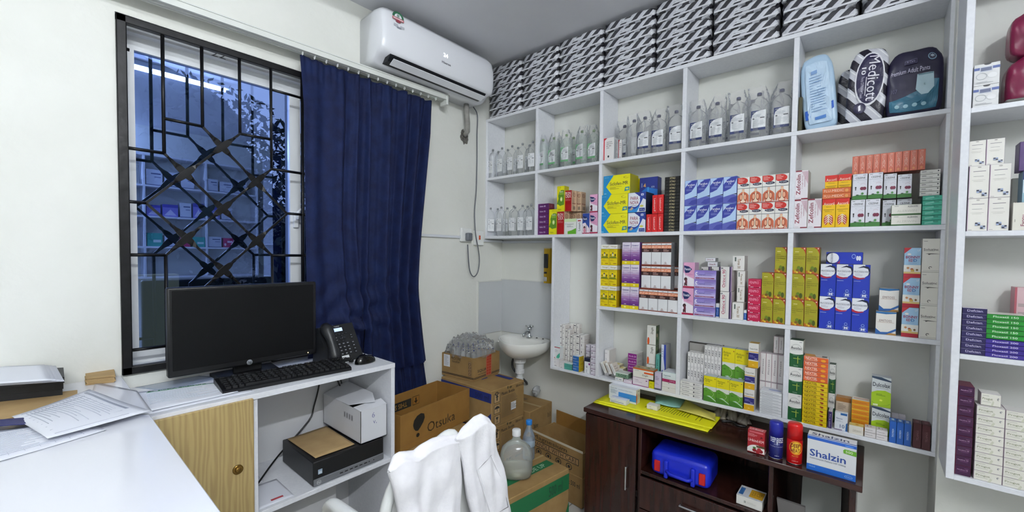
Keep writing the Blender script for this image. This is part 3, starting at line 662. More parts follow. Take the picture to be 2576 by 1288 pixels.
# left counter
CZ = .905
def clutter():
    BB = nmat('black_file', '#121316', '#1c1d22', scale=20, rough=.5)
    # brown board below
    c_ = xy((0, 1072), (195, 1022), (195, 993), (-160, 1035), z=CZ); o = MB(); P = [(p[0], p[1], CZ+.001) for p in c_]; o.prism(P, (0, 0, .014), KRAFT); tag(o.build('cardboard_sheet'), 'flat brown cardboard piece under the black file boxes at left', 'cardboard')
    for k in range(3):
        z0 = CZ+.0155+k*.018; b_ = xy((-220, 1030), (160, 989), (158, 962), (-220, 990), z=CZ+.02)
        P = [(p[0]+.003*k, p[1]+.002*((k*7) % 3-1), z0) for p in b_]; o = MB(); o.prism(P, (0, 0, .0172), BB)
        tag(o.build('file_box'), 'flat black file box, %s of the pile on the left counter' % ['bottom one', 'middle one', 'top one'][k], 'file box', 'black file boxes on the counter')
    zt = CZ+.072
    q = xy((-220, 985), (162, 958), (140, 920), (-220, 935), z=zt)
    for k in range(4):
        qq = [(p[0]+.006*((k*5) % 4), p[1]-.008*k, ) for p in q]
        sheet('paper_sheet', 'white sheet in the untidy pile on the black file boxes, %s' % ['lowest', 'second from bottom', 'second from top', 'uppermost'][k], 'paper', qq, zt-.002+.004*k, PAP, wave=.003, seed=10+k, group='papers on the black file boxes')
    m_ = MB(); 
    q = xy((215, 970), (288, 962), (284, 940), (212, 950), z=CZ)
    c0 = np.array(q[0]); 
    for k in range(6):
        P = [(p[0]+.001*((k*3) % 4), p[1]+.0015*((k*5) % 3), CZ+.0005+k*.0042) for p in q]; m_ = MB(); m_.prism(P, (0, 0, .0038), KRAFT)
        tag(m_.build('brown_card'), 'small brown card in the little stack by the window frame, %s' % (vpos(k, 6)), 'card', 'stack of small brown cards')
    q = xy((30, 1052), (120, 1108), (380, 1038), (225, 985), z=CZ+.012)
    sheet('printed_form', 'printed form sheet lying uppermost on the white counter, left side', 'paper', [q[0], q[1], q[2], q[3]], CZ+.014, PAP, deco=form(5), wave=.012, seed=6)
    q = xy((-60, 1180), (0, 1172), (266, 1084), (190, 1062), z=CZ); q = xy((-90, 1190), (268, 1084), (190, 1060), (-120, 1100), z=CZ)
    sheet('printed_form', 'second form with a faint table, tucked under the first at the left edge', 'paper', q, CZ+.001, PAP, deco=form(8, n=20), wave=.006, seed=7)
    q = xy((205, 1060), (386, 1040), (345, 985), (240, 962), z=CZ)
    sheet('clear_folder', 'clear whitish plastic folder by the counter corner', 'folder', q, CZ+.0006, mat('#dde0ea', .15), wave=.003, th=.0008, seed=9)
    q = xy((-40, 1092), (66, 1084), (60, 1068), (-60, 1078), z=CZ); o = MB(); o.prism([(p[0], p[1], CZ+.016) for p in q], (0, 0, .002), '#2b2f66'); tag(o.build('blue_leaflet'), 'dark blue and white leaflet under the form at the left edge', 'leaflet')
clutter()
# ------------------------------------------------------------------ desktop computer, white carton, leaflets on the lower shelf
LZ = .430
pc = thing('desktop_computer', 'black desktop computer with silver front strip lying on the lower shelf', 'computer', (.374, -1.34, LZ+.001))
MB().bbox((-.30, -.150, .002), (0, .158, .098), MK, .004).build('case', pc)
m = MB(); m.bbox((-.002, -.149, .003), (.004, .157, .030), mat('#8d9096', .35, .6), .002, 1); fp = m.build('front_strip', pc)
m = MB()
for i in range(8):
    y = -.045+i*.0215; m.box((.0035, y, .015), (.0046, y+(.013 if i < 6 else .004), .019), BLACKP)
m.build('ports', pc)
m = MB(); f = Face(m, (.0043, -.138, .007), (0, 1, 0), (0, 0, 1), .017, .017); f.ring(.5, .5, .5, .5, .08, '#d9dbde'); f.T('hp', .2, .2, .8, .8, '#d9dbde'); m.build('badge', pc)
m = MB(); f = Face(m, (.0012, -.132, .045), (0, 1, 0), (0, 0, 1), .017, .019); f.R(0, 0, 1, 1, '#9fb3c9'); f.R(.15, .1, .85, .6, '#d3dde6'); m.build('sticker', pc)
sheet('cardboard_sheet', 'tan cardboard sheet lying on the black desktop computer', 'cardboard', [(.350, -1.47), (.350, -1.305), (.08, -1.30), (.09, -1.475)], LZ+.1005, KRAFT, wave=.004, th=.002, seed=4)
# white box standing on the computer
wb = thing('white_carton', 'open white carton on top of the desktop computer', 'box', (.372, -1.290, LZ+.1035), 0)
WC = mat('#dddfe4', .6, name='white_card')
m = MB(); Lx, Wy, Hh = .340, .126, .140
m.box((-Lx, 0, 0), (0, .002, Hh), WC); m.box((-Lx, Wy-.002, 0), (0, Wy, Hh), WC); m.box((-.002, 0, 0), (0, Wy, Hh), WC); m.box((-Lx, 0, 0), (-Lx+.002, Wy, Hh), WC); m.box((-Lx, 0, 0), (0, Wy, .002), WC)
f = Face(m, (0, 0, 0), (0, 1, 0), (0, 0, 1), Wy, Hh); f.T('6', .42, .70, .53, .86, '#6f74a8', -.01); f.T('v,', .46, .48, .60, .6, '#6f74a8', -.01)
f = Face(m, (-Lx, 0, 0), (1, 0, 0), (0, 0, 1), Lx, Hh)
for i in range(4): f.R(.58+i*.065, .58, .62+i*.065, .76, '#a9abb1'); f.R(.587+i*.065, .61, .613+i*.065, .73, '#83858c')
m.build('walls', wb)
m = MB(); m.add([(-Lx, .0, Hh), (-.10, .0, Hh+.004), (-.02, .08, Hh+.018), (-.10, .115, Hh+.030), (-Lx, .12, Hh+.034)], [(0, 1, 2, 3, 4)], WC); o = m.build('flap', wb); sd = o.modifiers.new('t', 'SOLIDIFY'); sd.thickness = .0015
m = MB(); m.add([(0, .0, Hh), (0, Wy, Hh), (-.055, Wy+.004, Hh+.012), (-.055, -.004, Hh+.006)], [(0, 1, 2, 3)], WC); o = m.build('flap', wb); sd = o.modifiers.new('t', 'SOLIDIFY'); sd.thickness = .0015
m = MB(); m.bbox((-.20, .01, Hh-.05), (-.02, Wy-.01, Hh-.03), BLACKP, .01); m.build('contents', wb)
sheet('leaflet', 'white leaflet with a small red mark on the lower desk shelf', 'leaflet', [(.372, -1.678), (.372, -1.56), (.20, -1.56), (.19, -1.675)], LZ, PAP, wave=.002, seed=12, deco=lambda g_, fn: strips(g_, fn, [(.4, .12, .75, .18)], '#b8404a'))
sheet('leaflet', 'second plain leaflet further back on the lower desk shelf', 'leaflet', [(.19, -1.672), (.18, -1.60), (.08, -1.60), (.08, -1.675)], LZ, PAP, wave=.001, seed=13)
c = MB(); c.tube(smooth_pts([(.012, -1.30, .80), (.03, -1.31, .72), (.02, -1.33, .62), (.03, -1.36, .56), (.06, -1.50, .46), (.16, -1.60, .436), (.24, -1.66, .434)]), .004, BLACKP, 6); c.tube(smooth_pts([(.012, -1.22, .82), (.03, -1.225, .74), (.05, -1.21, .68), (.06, -1.20, .66)]), .0035, BLACKP, 6); c.tube(smooth_pts([(.012, -1.20, .83), (.02, -1.20, .72), (.06, -1.185, .64)]), .003, BLACKP, 6)
tag(c.build('cable_bundle'), 'black cables hanging inside the desk behind the computer', 'cable')
# ================================================================== printed cartons
DES = {}
def des(k, front, side, top, fn, fs=None, ft=None): DES[k] = (front, side, top, fn, fs, ft)
_CM = {}
SYR = set('yellowgreen iron ironside zefcolin ascoril ascorilfull cezine neogyl curamol gold muco mucoflat bonny soluzinc piriton tusso avolac dulcolax lungs'.split())
TAB = set('purple black siclofen greenwhite teal whitethin alerwin flumedic flumedicv lilac fenpro vasc abz nexo nexy orangeyellow defcian flox150 flox200 maroon progut stripe lilacw whiteflat'.split())

def carton_mesh(k, w, d, h):
    key = (k, round(w, 4), round(d, 4), round(h, 4))
    if key in _CM: return _CM[key]
    fr_, sd_, tp_, fn, fs, ft = DES[k]; m = MB()
    R_ = .38
    a = [(0, 0, 0), (w, 0, 0), (w, d, 0), (0, d, 0), (0, 0, h), (w, 0, h), (w, d, h), (0, d, h)]
    e = min(.0008, w*.03, h*.05)
    bm = bmesh.new(); bmesh.ops.create_cube(bm, size=1)
    for v in bm.verts: v.co = Vector(((v.co.x+.5)*w, (v.co.y+.5)*d, (v.co.z+.5)*h))
    bmesh.ops.bevel(bm, geom=bm.edges[:], offset=e, segments=1, affect='EDGES'); bm.normal_update()
    V = [tuple(v.co) for v in bm.verts]
    for f in bm.faces:
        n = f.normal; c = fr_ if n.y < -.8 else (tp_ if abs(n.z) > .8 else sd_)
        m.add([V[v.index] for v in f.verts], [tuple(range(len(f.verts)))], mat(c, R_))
    bm.free()
    if fn: fn(Face(m, (0, 0, 0), (1, 0, 0), (0, 0, 1), w, h))
    if fs: fs(Face(m, (w, 0, 0), (0, 1, 0), (0, 0, 1), d, h))
    if ft: ft(Face(m, (0, 0, h), (1, 0, 0), (0, 1, 0), w, d))
    _CM[key] = m.mesh('carton_'+k); return _CM[key]
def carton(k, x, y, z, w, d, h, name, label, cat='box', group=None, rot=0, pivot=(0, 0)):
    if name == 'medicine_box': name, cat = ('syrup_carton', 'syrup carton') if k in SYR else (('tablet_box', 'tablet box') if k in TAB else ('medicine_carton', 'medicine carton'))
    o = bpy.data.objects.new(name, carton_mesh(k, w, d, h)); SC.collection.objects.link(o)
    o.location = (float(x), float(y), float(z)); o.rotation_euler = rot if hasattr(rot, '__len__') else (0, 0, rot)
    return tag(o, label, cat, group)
def crop(ox, oy, s): return lambda x, y: (ox+x/s, oy+y/s)
cA = crop(1200, 250, 3.482); cB = crop(1480, 400, 4.954); cC = crop(1960, 340, 4.6); cD = crop(1480, 580, 4.954); cE = crop(1960, 580, 4.293)
cF = crop(1370, 780, 5.6); cG = crop(1700, 800, 4.6); cH = crop(1940, 820, 3.578); cT = crop(1700, 0, 3.578)
cI = crop(2376, 0, 4.025); cJ = crop(2376, 320, 4.025); cK = crop(2376, 640, 4.025); cL = crop(2376, 920, 3.5)
def place(k, c, xl, xr, yb, yt, z0, desc, name='medicine_box', cat='box', y=-.168, d=.07, nx=1, nz=1, rot=0, group=None, where='', z1=None, jitter=0, seed=0, rand=.0, mid=None):
    """nx by nz block of equal cartons; c maps readings to the photograph; returns (x0, x1, z1)"""
    p = c(xl, yb); x0 = at(p[0], p[1], y=y)[0]; p = c(xr, yb); x1 = at(p[0], p[1], y=y)[0]
    if z1 is None: p = c(xl, yt); z1 = at(p[0], p[1], y=y)[2]
    w = (x1-x0)/nx; h = (z1-z0)/nz; rd = random.Random(seed)
    for j in range(nz):
        for i in range(nx):
            hp, vp = hpos(i, nx), vpos(j, nz)
            pos = ' '.join(q for q in (((vp+' row') if nx > 1 and vp else vp), hp) if q)
            lab = desc+((', '+pos) if pos else '')+(' '+where if where else '')
            carton(k, x0+i*w+.0004, y+rd.uniform(-jitter, jitter), z0+j*h+.0002, w-.0008, d, h-.0004, name, lab.strip(), cat, group or (desc if nx*nz > 1 else None), rot+(rd.uniform(-rand, rand) if rand else 0))
    return x0, x1, z1
def L(F, x0, y0, x1, y1, n, c='#8a8f98', seed=1): F.lines(x0, y0, x1, y1, n, c, .4, seed)
# --- upper middle shelves
des('purple', '#5b1f63', '#6d2038', '#5b1f63', lambda F: F.T('Slofer XR', .22, .35, .72, .65, '#d9c6de'), lambda F: F.T('x', .3, .3, .6, .7, '#a05a62'))
def yg(F):
    F.pg([(.0, .30), (.25, .50), (.18, .62), (.35, .78), (.62, .84), (1, .82), (1, .26), (.7, .24), (.45, .22), (.2, .28)], '#5d8f1f'); F.E(.62, .48, .16, .09, '#cfe38a'); F.E(.62, .48, .07, .04, '#f4f7dc'); F.R(.35, .66, .92, .72, '#8db83e'); F.T('Senix', .4, .74, .9, .82, '#f3f5c9'); F.T('Solacin', .2, .06, .62, .12, '#8a8a10'); F.T('100', .42, .92, .6, .95, '#8a8a10', 0)
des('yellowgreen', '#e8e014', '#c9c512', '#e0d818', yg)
def iron(F):
    F.T('IRON', .1, .80, .85, .93, '#f2dede', .03); F.T('DEX', .18, .64, .9, .79, '#f2dede', .03); L(F, .12, .5, .9, .6, 3, '#d58080')
def irons(F): F.ring(.5, .80, .32, .10, .07, '#7b4a3a'); F.T('5', .36, .76, .6, .84, '#7b4a3a'); L(F, .15, .42, .85, .64, 7, '#b89a83'); F.R(.1, .36, .9, .39, '#7b3a2c'); F.R(.3, .08, .8, .24, '#8b7a68')
des('iron', '#a90f15', '#cdb091', '#b53020', iron, irons); des('ironside', '#cdb091', '#c3a688', '#c9a98a', irons, irons)
def green(F): F.R(0, .80, 1, 1, '#cfe6b2'); F.T('Omeprazole 20', .22, .60, .78, .68, '#3d4046'); L(F, .22, .45, .8, .56, 2); F.pg([(0.3, .0), (1, .0), (1, .38), (.62, .24), (.3, .18)], '#63b02a'); F.E(.13, .66, .05, .07, '#c9ccd0')
des('greenwhite', '#eceee8', '#dfe0da', '#d5e6c0', green, lambda F: (L(F, .1, .2, .8, .8, 6), None))
des('thinwhite', '#eceef0', '#e2e4e8', '#e8e8ea', lambda F: (F.T('Losart', .3, .2, .7, .75, '#1f2430', .02, 90), F.R(.2, .82, .8, .9, '#b33a44')))
def pana(bg):
    def f(F): F.R(0, .0, 1, .07, '#b01f4a'); F.pg([(0, .07), (.5, .07), (.1, .58), (0, .6)], '#f1ecf3'); F.pg([(.5, .07), (1, .07), (1, .35), (.2, .5)], '#f4eef6'); F.E(.22, .34, .15, .07, '#3c2426'); F.E(.26, .22, .1, .13, '#6c3040'); F.R(.1, .08, .2, .2, '#3c2426'); F.R(.28, .08, .36, .16, '#3c2426'); F.pg([(.06, .88), (.5, .84), (.78, .74), (.5, .60), (.2, .58), (.08, .70)], '#1b2a63'); F.T('Panadol', .12, .69, .66, .79, '#f1f3fb', .03); L(F, .45, .5, .92, .57, 3, '#d58bb8')
    return f
des('pinkp', '#e6a9cc', '#d9b3cf', '#e9c4dc', pana(0)); 
des('bluep', '#2b4a9a', '#d9b3cf', '#e9c4dc', lambda F: (F.R(0, 0, 1, .05, '#b01f4a'), F.pg([(0, .05), (1, .05), (1, .25), (.4, .55), (0, .5)], '#f1e3ea'), F.E(.3, .3, .16, .08, '#5b3a38'), F.E(.32, .16, .18, .13, '#d78ea0'), F.pg([(.1, .88), (.6, .82), (.8, .72), (.3, .6), (.1, .68)], '#17235c'), F.T('Panadol', .14, .68, .66, .78, '#f1f3fb', .03), F.R(.55, .05, .6, .5, '#3d3c48')))
def sic(F):
    F.pg([(0, 0), (.33, 0), (.10, .42), (.33, .88), (.38, 1), (0, 1)], '#1f8fc9'); F.ring(.86, .84, .10, .05, .02, '#8a7d14', 90, 330); F.T('Siclofen-MR', .24, .46, .93, .64, '#12233c', .035); F.R(.25, .38, .70, .395, '#a59a20'); L(F, .25, .26, .62, .36, 2, '#a59a20')
    F.pg([(.80, .12), (.98, .16), (.98, .34), (.83, .32)], '#2e8fa9'); F.E(.90, .235, .055, .05, '#cfe06b'); F.T('CAPSULES', .04, .88, .2, .92, '#9fd4ee', 0); F.R(.03, .04, .12, .08, '#9fd4ee')
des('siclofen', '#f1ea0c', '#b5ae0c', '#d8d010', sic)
def paran(F):
    F.pg([(.35, 1), (1, 1), (1, .6), (.7, .75)], '#28378a'); F.pg([(0, .05), (0, .30), (.3, .34), (.62, .62), (.8, 1), (1, 1), (.72, .45), (.45, .05)], '#2a4aa5'); F.pg([(0, 0), (.5, 0), (.68, .34), (.4, .16), (0, .2)], '#2b8fd6'); F.E(.36, .60, .32, .33, '#eef1f7'); F.T('PARA', .14, .62, .58, .80, '#9c3b52', .02); F.T('NOVA', .12, .40, .60, .58, '#9c3b52', .02); F.R(.2, .33, .5, .36, '#a9a6b6'); F.pg([(.08, .12), (.22, .28), (.32, .2), (.2, .1)], '#c9ae8a'); F.R(.64, .04, .96, .20, '#2a3f92'); F.T('500 mg', .68, .08, .92, .15, '#dfe4f4', .0); F.E(.78, .30, .10, .05, '#d9d65a'); F.R(.74, .82, .88, .92, '#e6e9f4'); F.R(.78, .85, .84, .89, '#28378a')
des('paranova', '#e9edf6', '#15203c', '#2a3560', paran, lambda F: [F.R(.1+.12*i, .1, .13+.12*i, .9, '#25304f') for i in range(7)])
des('blueflat', '#24348f', '#1c2a72', '#2a3a92', lambda F: (F.pg([(0, 0), (1, 0), (1, .35), (.4, .5), (0, .2)], '#2277cf'), F.pg([(.2, .55), (.32, .72), (.36, .5)], '#d9a46a'), F.R(.1, .5, .16, .72, '#7f93cf'), F.T('NOVA', .66, .44, .84, .54, '#c6d2f2', .01), F.R(.45, .25, .52, .5, '#3fa2e6')))
def red(F): F.T('Lexicort-P', .30, .12, .62, .82, '#f6d7d2', .02, -90); F.R(.72, .2, .76, .8, '#e4473d')
des('redthin', '#d81b1f', '#b3151a', '#c9342a', red)
des('black', '#121214', '#1c1c1f', '#151517', lambda F: F.T('XTALI', .32, .2, .68, .82, '#c9bb8e', .02), lambda F: F.R(.1, .3, .5, .7, '#55555a'))
def parf(F):
    F.pg([(0, .45), (.2, .47), (.55, .55), (.85, .75), (1, .95), (.55, .96), (.25, .88), (0, .70)], '#3440a0'); F.R(0, .62, .02, .9, '#3440a0'); F.pg([(1, .93), (1, .99), (.4, .97)], '#3440a0'); F.T('Parafast', .15, .78, .82, .86, '#eef1fb', .025); F.T('I.V.', .38, .70, .62, .77, '#eef1fb', .025); L(F, .12, .58, .7, .66, 3, '#8c98d9'); F.pg([(0, 0), (0, .24), (.3, .28), (.7, .33), (1, .28), (1, 0)], '#5a62b4'); F.pg([(.3, .06), (.6, .2), (1, .24), (1, .06), (.7, .02)], '#3a419a'); F.pg([(.7, .33), (1, .36), (1, .31)], '#1e2142')
des('parafast', '#b8d4f4', '#4a5ab0', '#9fb2e0', parf)
def lungs(F):
    F.E(.40, .86, .46, .13, '#cf2a22'); F.R(0, .80, .4, .985, '#cf2a22'); L(F, .06, .80, .62, .96, 5, '#f0b9b0'); F.E(.56, .70, .38, .055, '#eceef2'); F.E(.60, .70, .36, .05, '#1d1f3c'); F.T('Rongeso', .36, .675, .82, .725, '#eceef2', .03); F.R(0, .565, 1, .58, '#6a6d7c')
    F.pg([(.42, .54), (.58, .54), (.60, .44), (.82, .38), (.95, .30), (.97, .06), (.86, .03), (.82, .14), (.75, .02), (.25, .02), (.18, .14), (.14, .03), (.03, .06), (.05, .30), (.18, .38), (.40, .44)], '#cf6a48'); F.E(.5, .47, .09, .06, '#e9c9a6'); F.pg([(.46, .40), (.54, .40), (.62, .1), (.38, .1)], '#f0e0c4'); F.ring(.34, .24, .13, .13, .03, '#8e3a2c'); F.ring(.66, .24, .13, .13, .03, '#8e3a2c'); F.E(.34, .24, .10, .10, '#efb28f'); F.E(.66, .24, .10, .10, '#efb28f'); F.E(.5, .07, .22, .04, '#f3dcc8'); F.R(0, 0, 1, .02, '#b84a42')
des('lungs', '#f1efe9', '#d9d7d2', '#e5e2dc', lungs)
def zef(F):
    F.R(0, .955, .5, 1, '#8b2438'); F.R(.5, .0, 1, .04, '#8b2438'); F.T('Zefcolin', .10, .16, .42, .86, '#8b1f36', .02, 90); F.T('Cough Syrup', .50, .36, .62, .82, '#b98a97', .0, 90); F.R(.72, .42, .76, .78, '#c9a2ad'); 
    for i in range(8): F.pg([(.50+.06*i, .96), (.53+.06*i, .96), (1, .96-.9*(.47-.06*i)), (1, .92-.9*(.47-.06*i))], '#ddb9c4')
    F.R(.1, .04, .4, .05, '#b9bcc4')
des('zefcolin', '#f2ecf0', '#b9b2a4', '#8b2438', zef)
def asc(F):
    F.R(0, .80, 1, 1, '#d62a22'); F.T('Ascoril', .1, .78, .9, .88, '#f5ddc8', .03); F.T('Expectorant', .3, .70, .7, .74, '#6b5a10', .0); F.R(.1, .615, .9, .63, '#8a7414'); L(F, .2, .54, .8, .59, 2, '#a58a14')
    F.E(.30, .26, .15, .17, '#c8452c'); F.E(.70, .26, .15, .17, '#c8452c'); F.R(.47, .16, .53, .46, '#f3e6d8')
    for i in range(4): F.pg([(.22, .10+.08*i), (.47, .22+.07*i), (.47, .25+.07*i), (.22, .13+.08*i)], '#f3e6d8'); F.pg([(.78, .10+.08*i), (.53, .22+.07*i), (.53, .25+.07*i), (.78, .13+.08*i)], '#f3e6d8')
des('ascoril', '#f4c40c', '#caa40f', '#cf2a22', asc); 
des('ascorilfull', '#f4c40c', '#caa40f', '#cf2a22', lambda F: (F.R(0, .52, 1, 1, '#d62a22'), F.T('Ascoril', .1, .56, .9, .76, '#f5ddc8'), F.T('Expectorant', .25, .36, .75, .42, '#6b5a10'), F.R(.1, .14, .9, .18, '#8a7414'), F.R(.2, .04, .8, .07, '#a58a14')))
des('flumedic', '#d9703a', '#c9602c', '#cf6a3a', lambda F: (F.T('FLU-MEDIC', .06, .28, .76, .74, '#f6dcc4', .03), F.E(.86, .45, .06, .28, '#e8a35a')))
des('flumedicv', '#d2715a', '#c4604a', '#c76a52', lambda F: (F.R(.96, 0, 1, 1, '#c05f49'), F.T('FLU-MEDIC', .28, .26, .72, .95, '#f3cdbb', .03, -90), F.E(.5, .12, .18, .06, '#e49a6a')))
def cez(F):
    F.T('CEZINE', .2, .80, .85, .87, '#4d5158', .02); F.R(.1, .93, .3, .95, '#8a8e95'); F.R(.7, .93, .9, .95, '#8a8e95'); F.R(.06, .745, .96, .755, '#a9adb8'); F.ring(.6, .67, .26, .035, .012, '#8d93a6'); F.E(.22, .47, .055, .03, '#2c2c30'); F.R(.19, .36, .25, .47, '#2c2c30'); F.E(.64, .42, .13, .065, '#7d2c48'); F.E(.80, .42, .13, .065, '#7d2c48'); F.ring(.7, .55, .18, .07, .02, '#c9a9b4', 20, 160); F.R(0, 0, 1, .14, '#3b7a34'); F.pg([(0, .14), (.5, .17), (1, .15), (1, .1), (0, .1)], '#3b7a34'); F.E(.68, .22, .11, .055, '#4b8a4a'); F.ring(.68, .22, .11, .055, .02, '#dfe8df'); F.E(.35, .17, .1, .025, '#33503a')
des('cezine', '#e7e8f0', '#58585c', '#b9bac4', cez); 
des('alerwin', '#eceae0', '#3f6a3a', '#4b6a45', lambda F: (F.R(0, 0, 1, .13, '#3f6a3a'), F.T('ALERWIN', .55, .72, .88, .88, '#4a4d52', .02), F.T('ALERWIN', .2, .28, .85, .5, '#d2d3c6', .0), F.R(.1, .84, .25, .88, '#8d9095')))
des('teal', '#4fc0a2', '#2f9c84', '#55c7aa', lambda F: (F.pg([(.15, .3), (.6, .5), (.6, .75), (.15, .55)], '#8fe0cc'), F.T('Pivot', .58, .55, .82, .88, '#3a6d62', .02), F.R(.15, .15, .5, .22, '#8fe0cc'), F.R(0, 0, 1, .05, '#2d7a68')))
des('whitethin', '#ecebe4', '#e1e0da', '#e5e4de', lambda F: (F.R(.08, .55, .3, .68, '#6d6f74'), F.R(.08, .30, .5, .36, '#b4b4b0'), F.R(.86, .5, .93, .78, '#4e5056'), F.R(.45, .2, .62, .42, '#c9c8c2'), F.R(0, 0, 1, .05, '#8a897f')))
# --- middle row
def neo(F):
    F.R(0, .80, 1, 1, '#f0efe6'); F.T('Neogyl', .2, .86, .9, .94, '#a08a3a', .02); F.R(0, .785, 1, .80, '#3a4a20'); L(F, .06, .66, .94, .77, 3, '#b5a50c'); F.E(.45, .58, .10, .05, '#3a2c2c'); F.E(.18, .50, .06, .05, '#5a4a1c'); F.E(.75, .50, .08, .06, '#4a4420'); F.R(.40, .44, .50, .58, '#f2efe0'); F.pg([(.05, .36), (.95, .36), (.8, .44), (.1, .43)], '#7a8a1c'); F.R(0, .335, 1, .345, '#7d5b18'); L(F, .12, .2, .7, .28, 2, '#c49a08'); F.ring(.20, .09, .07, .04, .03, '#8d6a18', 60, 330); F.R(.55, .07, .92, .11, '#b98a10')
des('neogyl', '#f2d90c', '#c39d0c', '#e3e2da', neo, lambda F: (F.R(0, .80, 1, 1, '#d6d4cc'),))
def cur(F):
    for i in range(6): F.R(0, .16+.1*i, 1, .26+.1*i+.001, ['#6c2f86', '#7c4394', '#9263a8', '#ab86bd', '#c4abcf', '#d9cadf'][i])
    F.R(0, .0, 1, .155, '#ead512'); F.E(.45, .08, .13, .04, '#f6ef9a'); F.T('Curamol', .14, .82, .84, .89, '#4b3a8c', .02); F.R(.2, .74, .8, .75, '#8d7aa8'); L(F, .28, .62, .74, .68, 2, '#efe6f4'); F.R(.22, .54, .8, .55, '#d58a9a'); L(F, .28, .38, .74, .44, 2, '#d9c4e4'); F.R(.36, .20, .6, .225, '#f0e6f6')
des('curamol', '#e8e0ee', '#7a4f92', '#e7e0ec', cur)
def bru(F):
    F.R(0, .965, 1, 1, '#8a3a22'); F.R(0, .87, 1, .885, '#8a3a22'); F.R(0, .74, 1, .87, '#e07a48'); F.T('BRUSTAN', .05, .755, .97, .85, '#fbe4d0', .02); F.R(0, .58, 1, .74, '#3a1a1c'); L(F, .2, .60, .8, .72, 3, '#c9a49a'); F.R(0, 0, 1, .04, '#8a3a22'); F.ring(.45, .12, .09, .04, .03, '#8d5a55'); F.R(.25, .065, .65, .075, '#8d5a55'); F.R(.4, .91, .6, .93, '#8b8e94')
des('brustan', '#e9eaec', '#8e8f92', '#9c4a30', bru, lambda F: L(F, .1, .1, .9, .9, 16, '#77797d'))
def lil(F):
    F.R(0, .82, 1, 1, '#8d78c8'); F.R(0, .62, 1, .82, '#9a8bd3'); F.R(0, .45, 1, .62, '#ab9fdc'); F.R(.05, .10, .92, .20, '#8b2450'); F.T('DOUBLE STRENGTH', .25, .115, .78, .185, '#e9cddb', .0); F.ring(.12, .62, .07, .2, .04, '#f0edf8', 60, 300); F.T('Cetamed', .16, .42, .5, .66, '#5a54a4', .02); L(F, .48, .4, .92, .86, 5, '#857ab8')
des('lilac', '#c3b8e4', '#4d4a66', '#5a5878', lil)
des('bluewhite', '#2456a8', '#1b4080', '#e8eaef', lambda F: (F.R(0, .72, 1, 1, '#eceef0'), F.R(0, 0, 1, .06, '#eceef0'), F.T('Gel', .3, .2, .7, .6, '#9fb7e0', .0, 90)))
def ori(F): F.T('Orinox 90', .16, .16, .44, .88, '#b02458', .02, 90); F.R(.16, .56, .44, .60, '#eceae6'); F.R(.48, .2, .52, .85, '#a9a4ac'); F.R(.80, 0, .93, 1, '#35204e'); F.R(.95, 0, 1, 1, '#9a6fb4'); F.ring(.14, .93, .09, .03, .05, '#4a4c58')
des('orinox', '#ebe9e4', '#d0c6c2', '#8f8a96', ori, lambda F: (F.R(.1, .1, .3, .9, '#c6bcc0'), F.R(.55, .1, .65, .9, '#bfb6ba')))
des('torex', '#edebe6', '#c9c4be', '#e2dfd9', lambda F: (F.T('Torex 30', .42, .14, .66, .80, '#8a6a3c', .015, -90), F.R(.18, .62, .30, .90, '#5c6a62'), F.R(.08, .1, .11, .4, '#b9b9b5')))
def smallw(F): F.T('Orinox 90', .18, .32, .78, .66, '#8d2a50', .015); F.R(0, 0, 1, .05, '#a9a9ab'); 
des('smallw', '#e9eaee', '#8c9090', '#a9adad', smallw, lambda F: F.R(.3, .2, .5, .8, '#7d8180'))
des('fenpro', '#c8184c', '#a01240', '#d6345f', lambda F: (F.T('FENPRO', .1, .42, .82, .74, '#f0a4bc', .03), F.E(.10, .22, .06, .07, '#f3dbe3'), F.E(.24, .04, .05, .05, '#f3dbe3'), F.E(.36, .05, .05, .05, '#f3dbe3'), F.E(.9, .05, .05, .05, '#f3dbe3'), F.R(0, .90, 1, .93, '#dd5a82'), F.R(.65, .84, .9, .87, '#e88aa8')))
def gold(F):
    F.pg([(.55, 1), (.8, .93), (.95, .80), (1, .68), (1, 1)], '#b0401c'); F.R(.84, .93, .93, .975, '#ecd9c8'); F.R(.18, .82, .48, .845, '#e6e09c'); 
    for i, t in enumerate(('Lysine,', 'Multivitamins &', 'Multi Minerals', 'Syrup')): F.T(t, .1, .70-.075*i, .1+.055*len(t), .74-.075*i, '#55520c', .01)
    F.T('VITAMINIL', .1, .395, .75, .43, '#a8843a', .02); F.pg([(0, 0), (.0, .14), (.2, .10), (.5, .06), (.9, .04), (.9, 0)], '#b5641c'); F.E(.5, .20, .14, .09, '#6f8a1c'); F.E(.72, .16, .12, .10, '#4d5a14'); F.E(.42, .13, .12, .05, '#7d5a1c'); F.E(.24, .08, .09, .04, '#d8a820'); F.E(.38, .05, .08, .035, '#e8c83a'); F.E(.58, .06, .07, .03, '#c95a2a')
des('gold', '#a8a222', '#7a3a1e', '#b0502a', gold, lambda F: F.R(.08, .05, .92, .95, '#8d8520'))
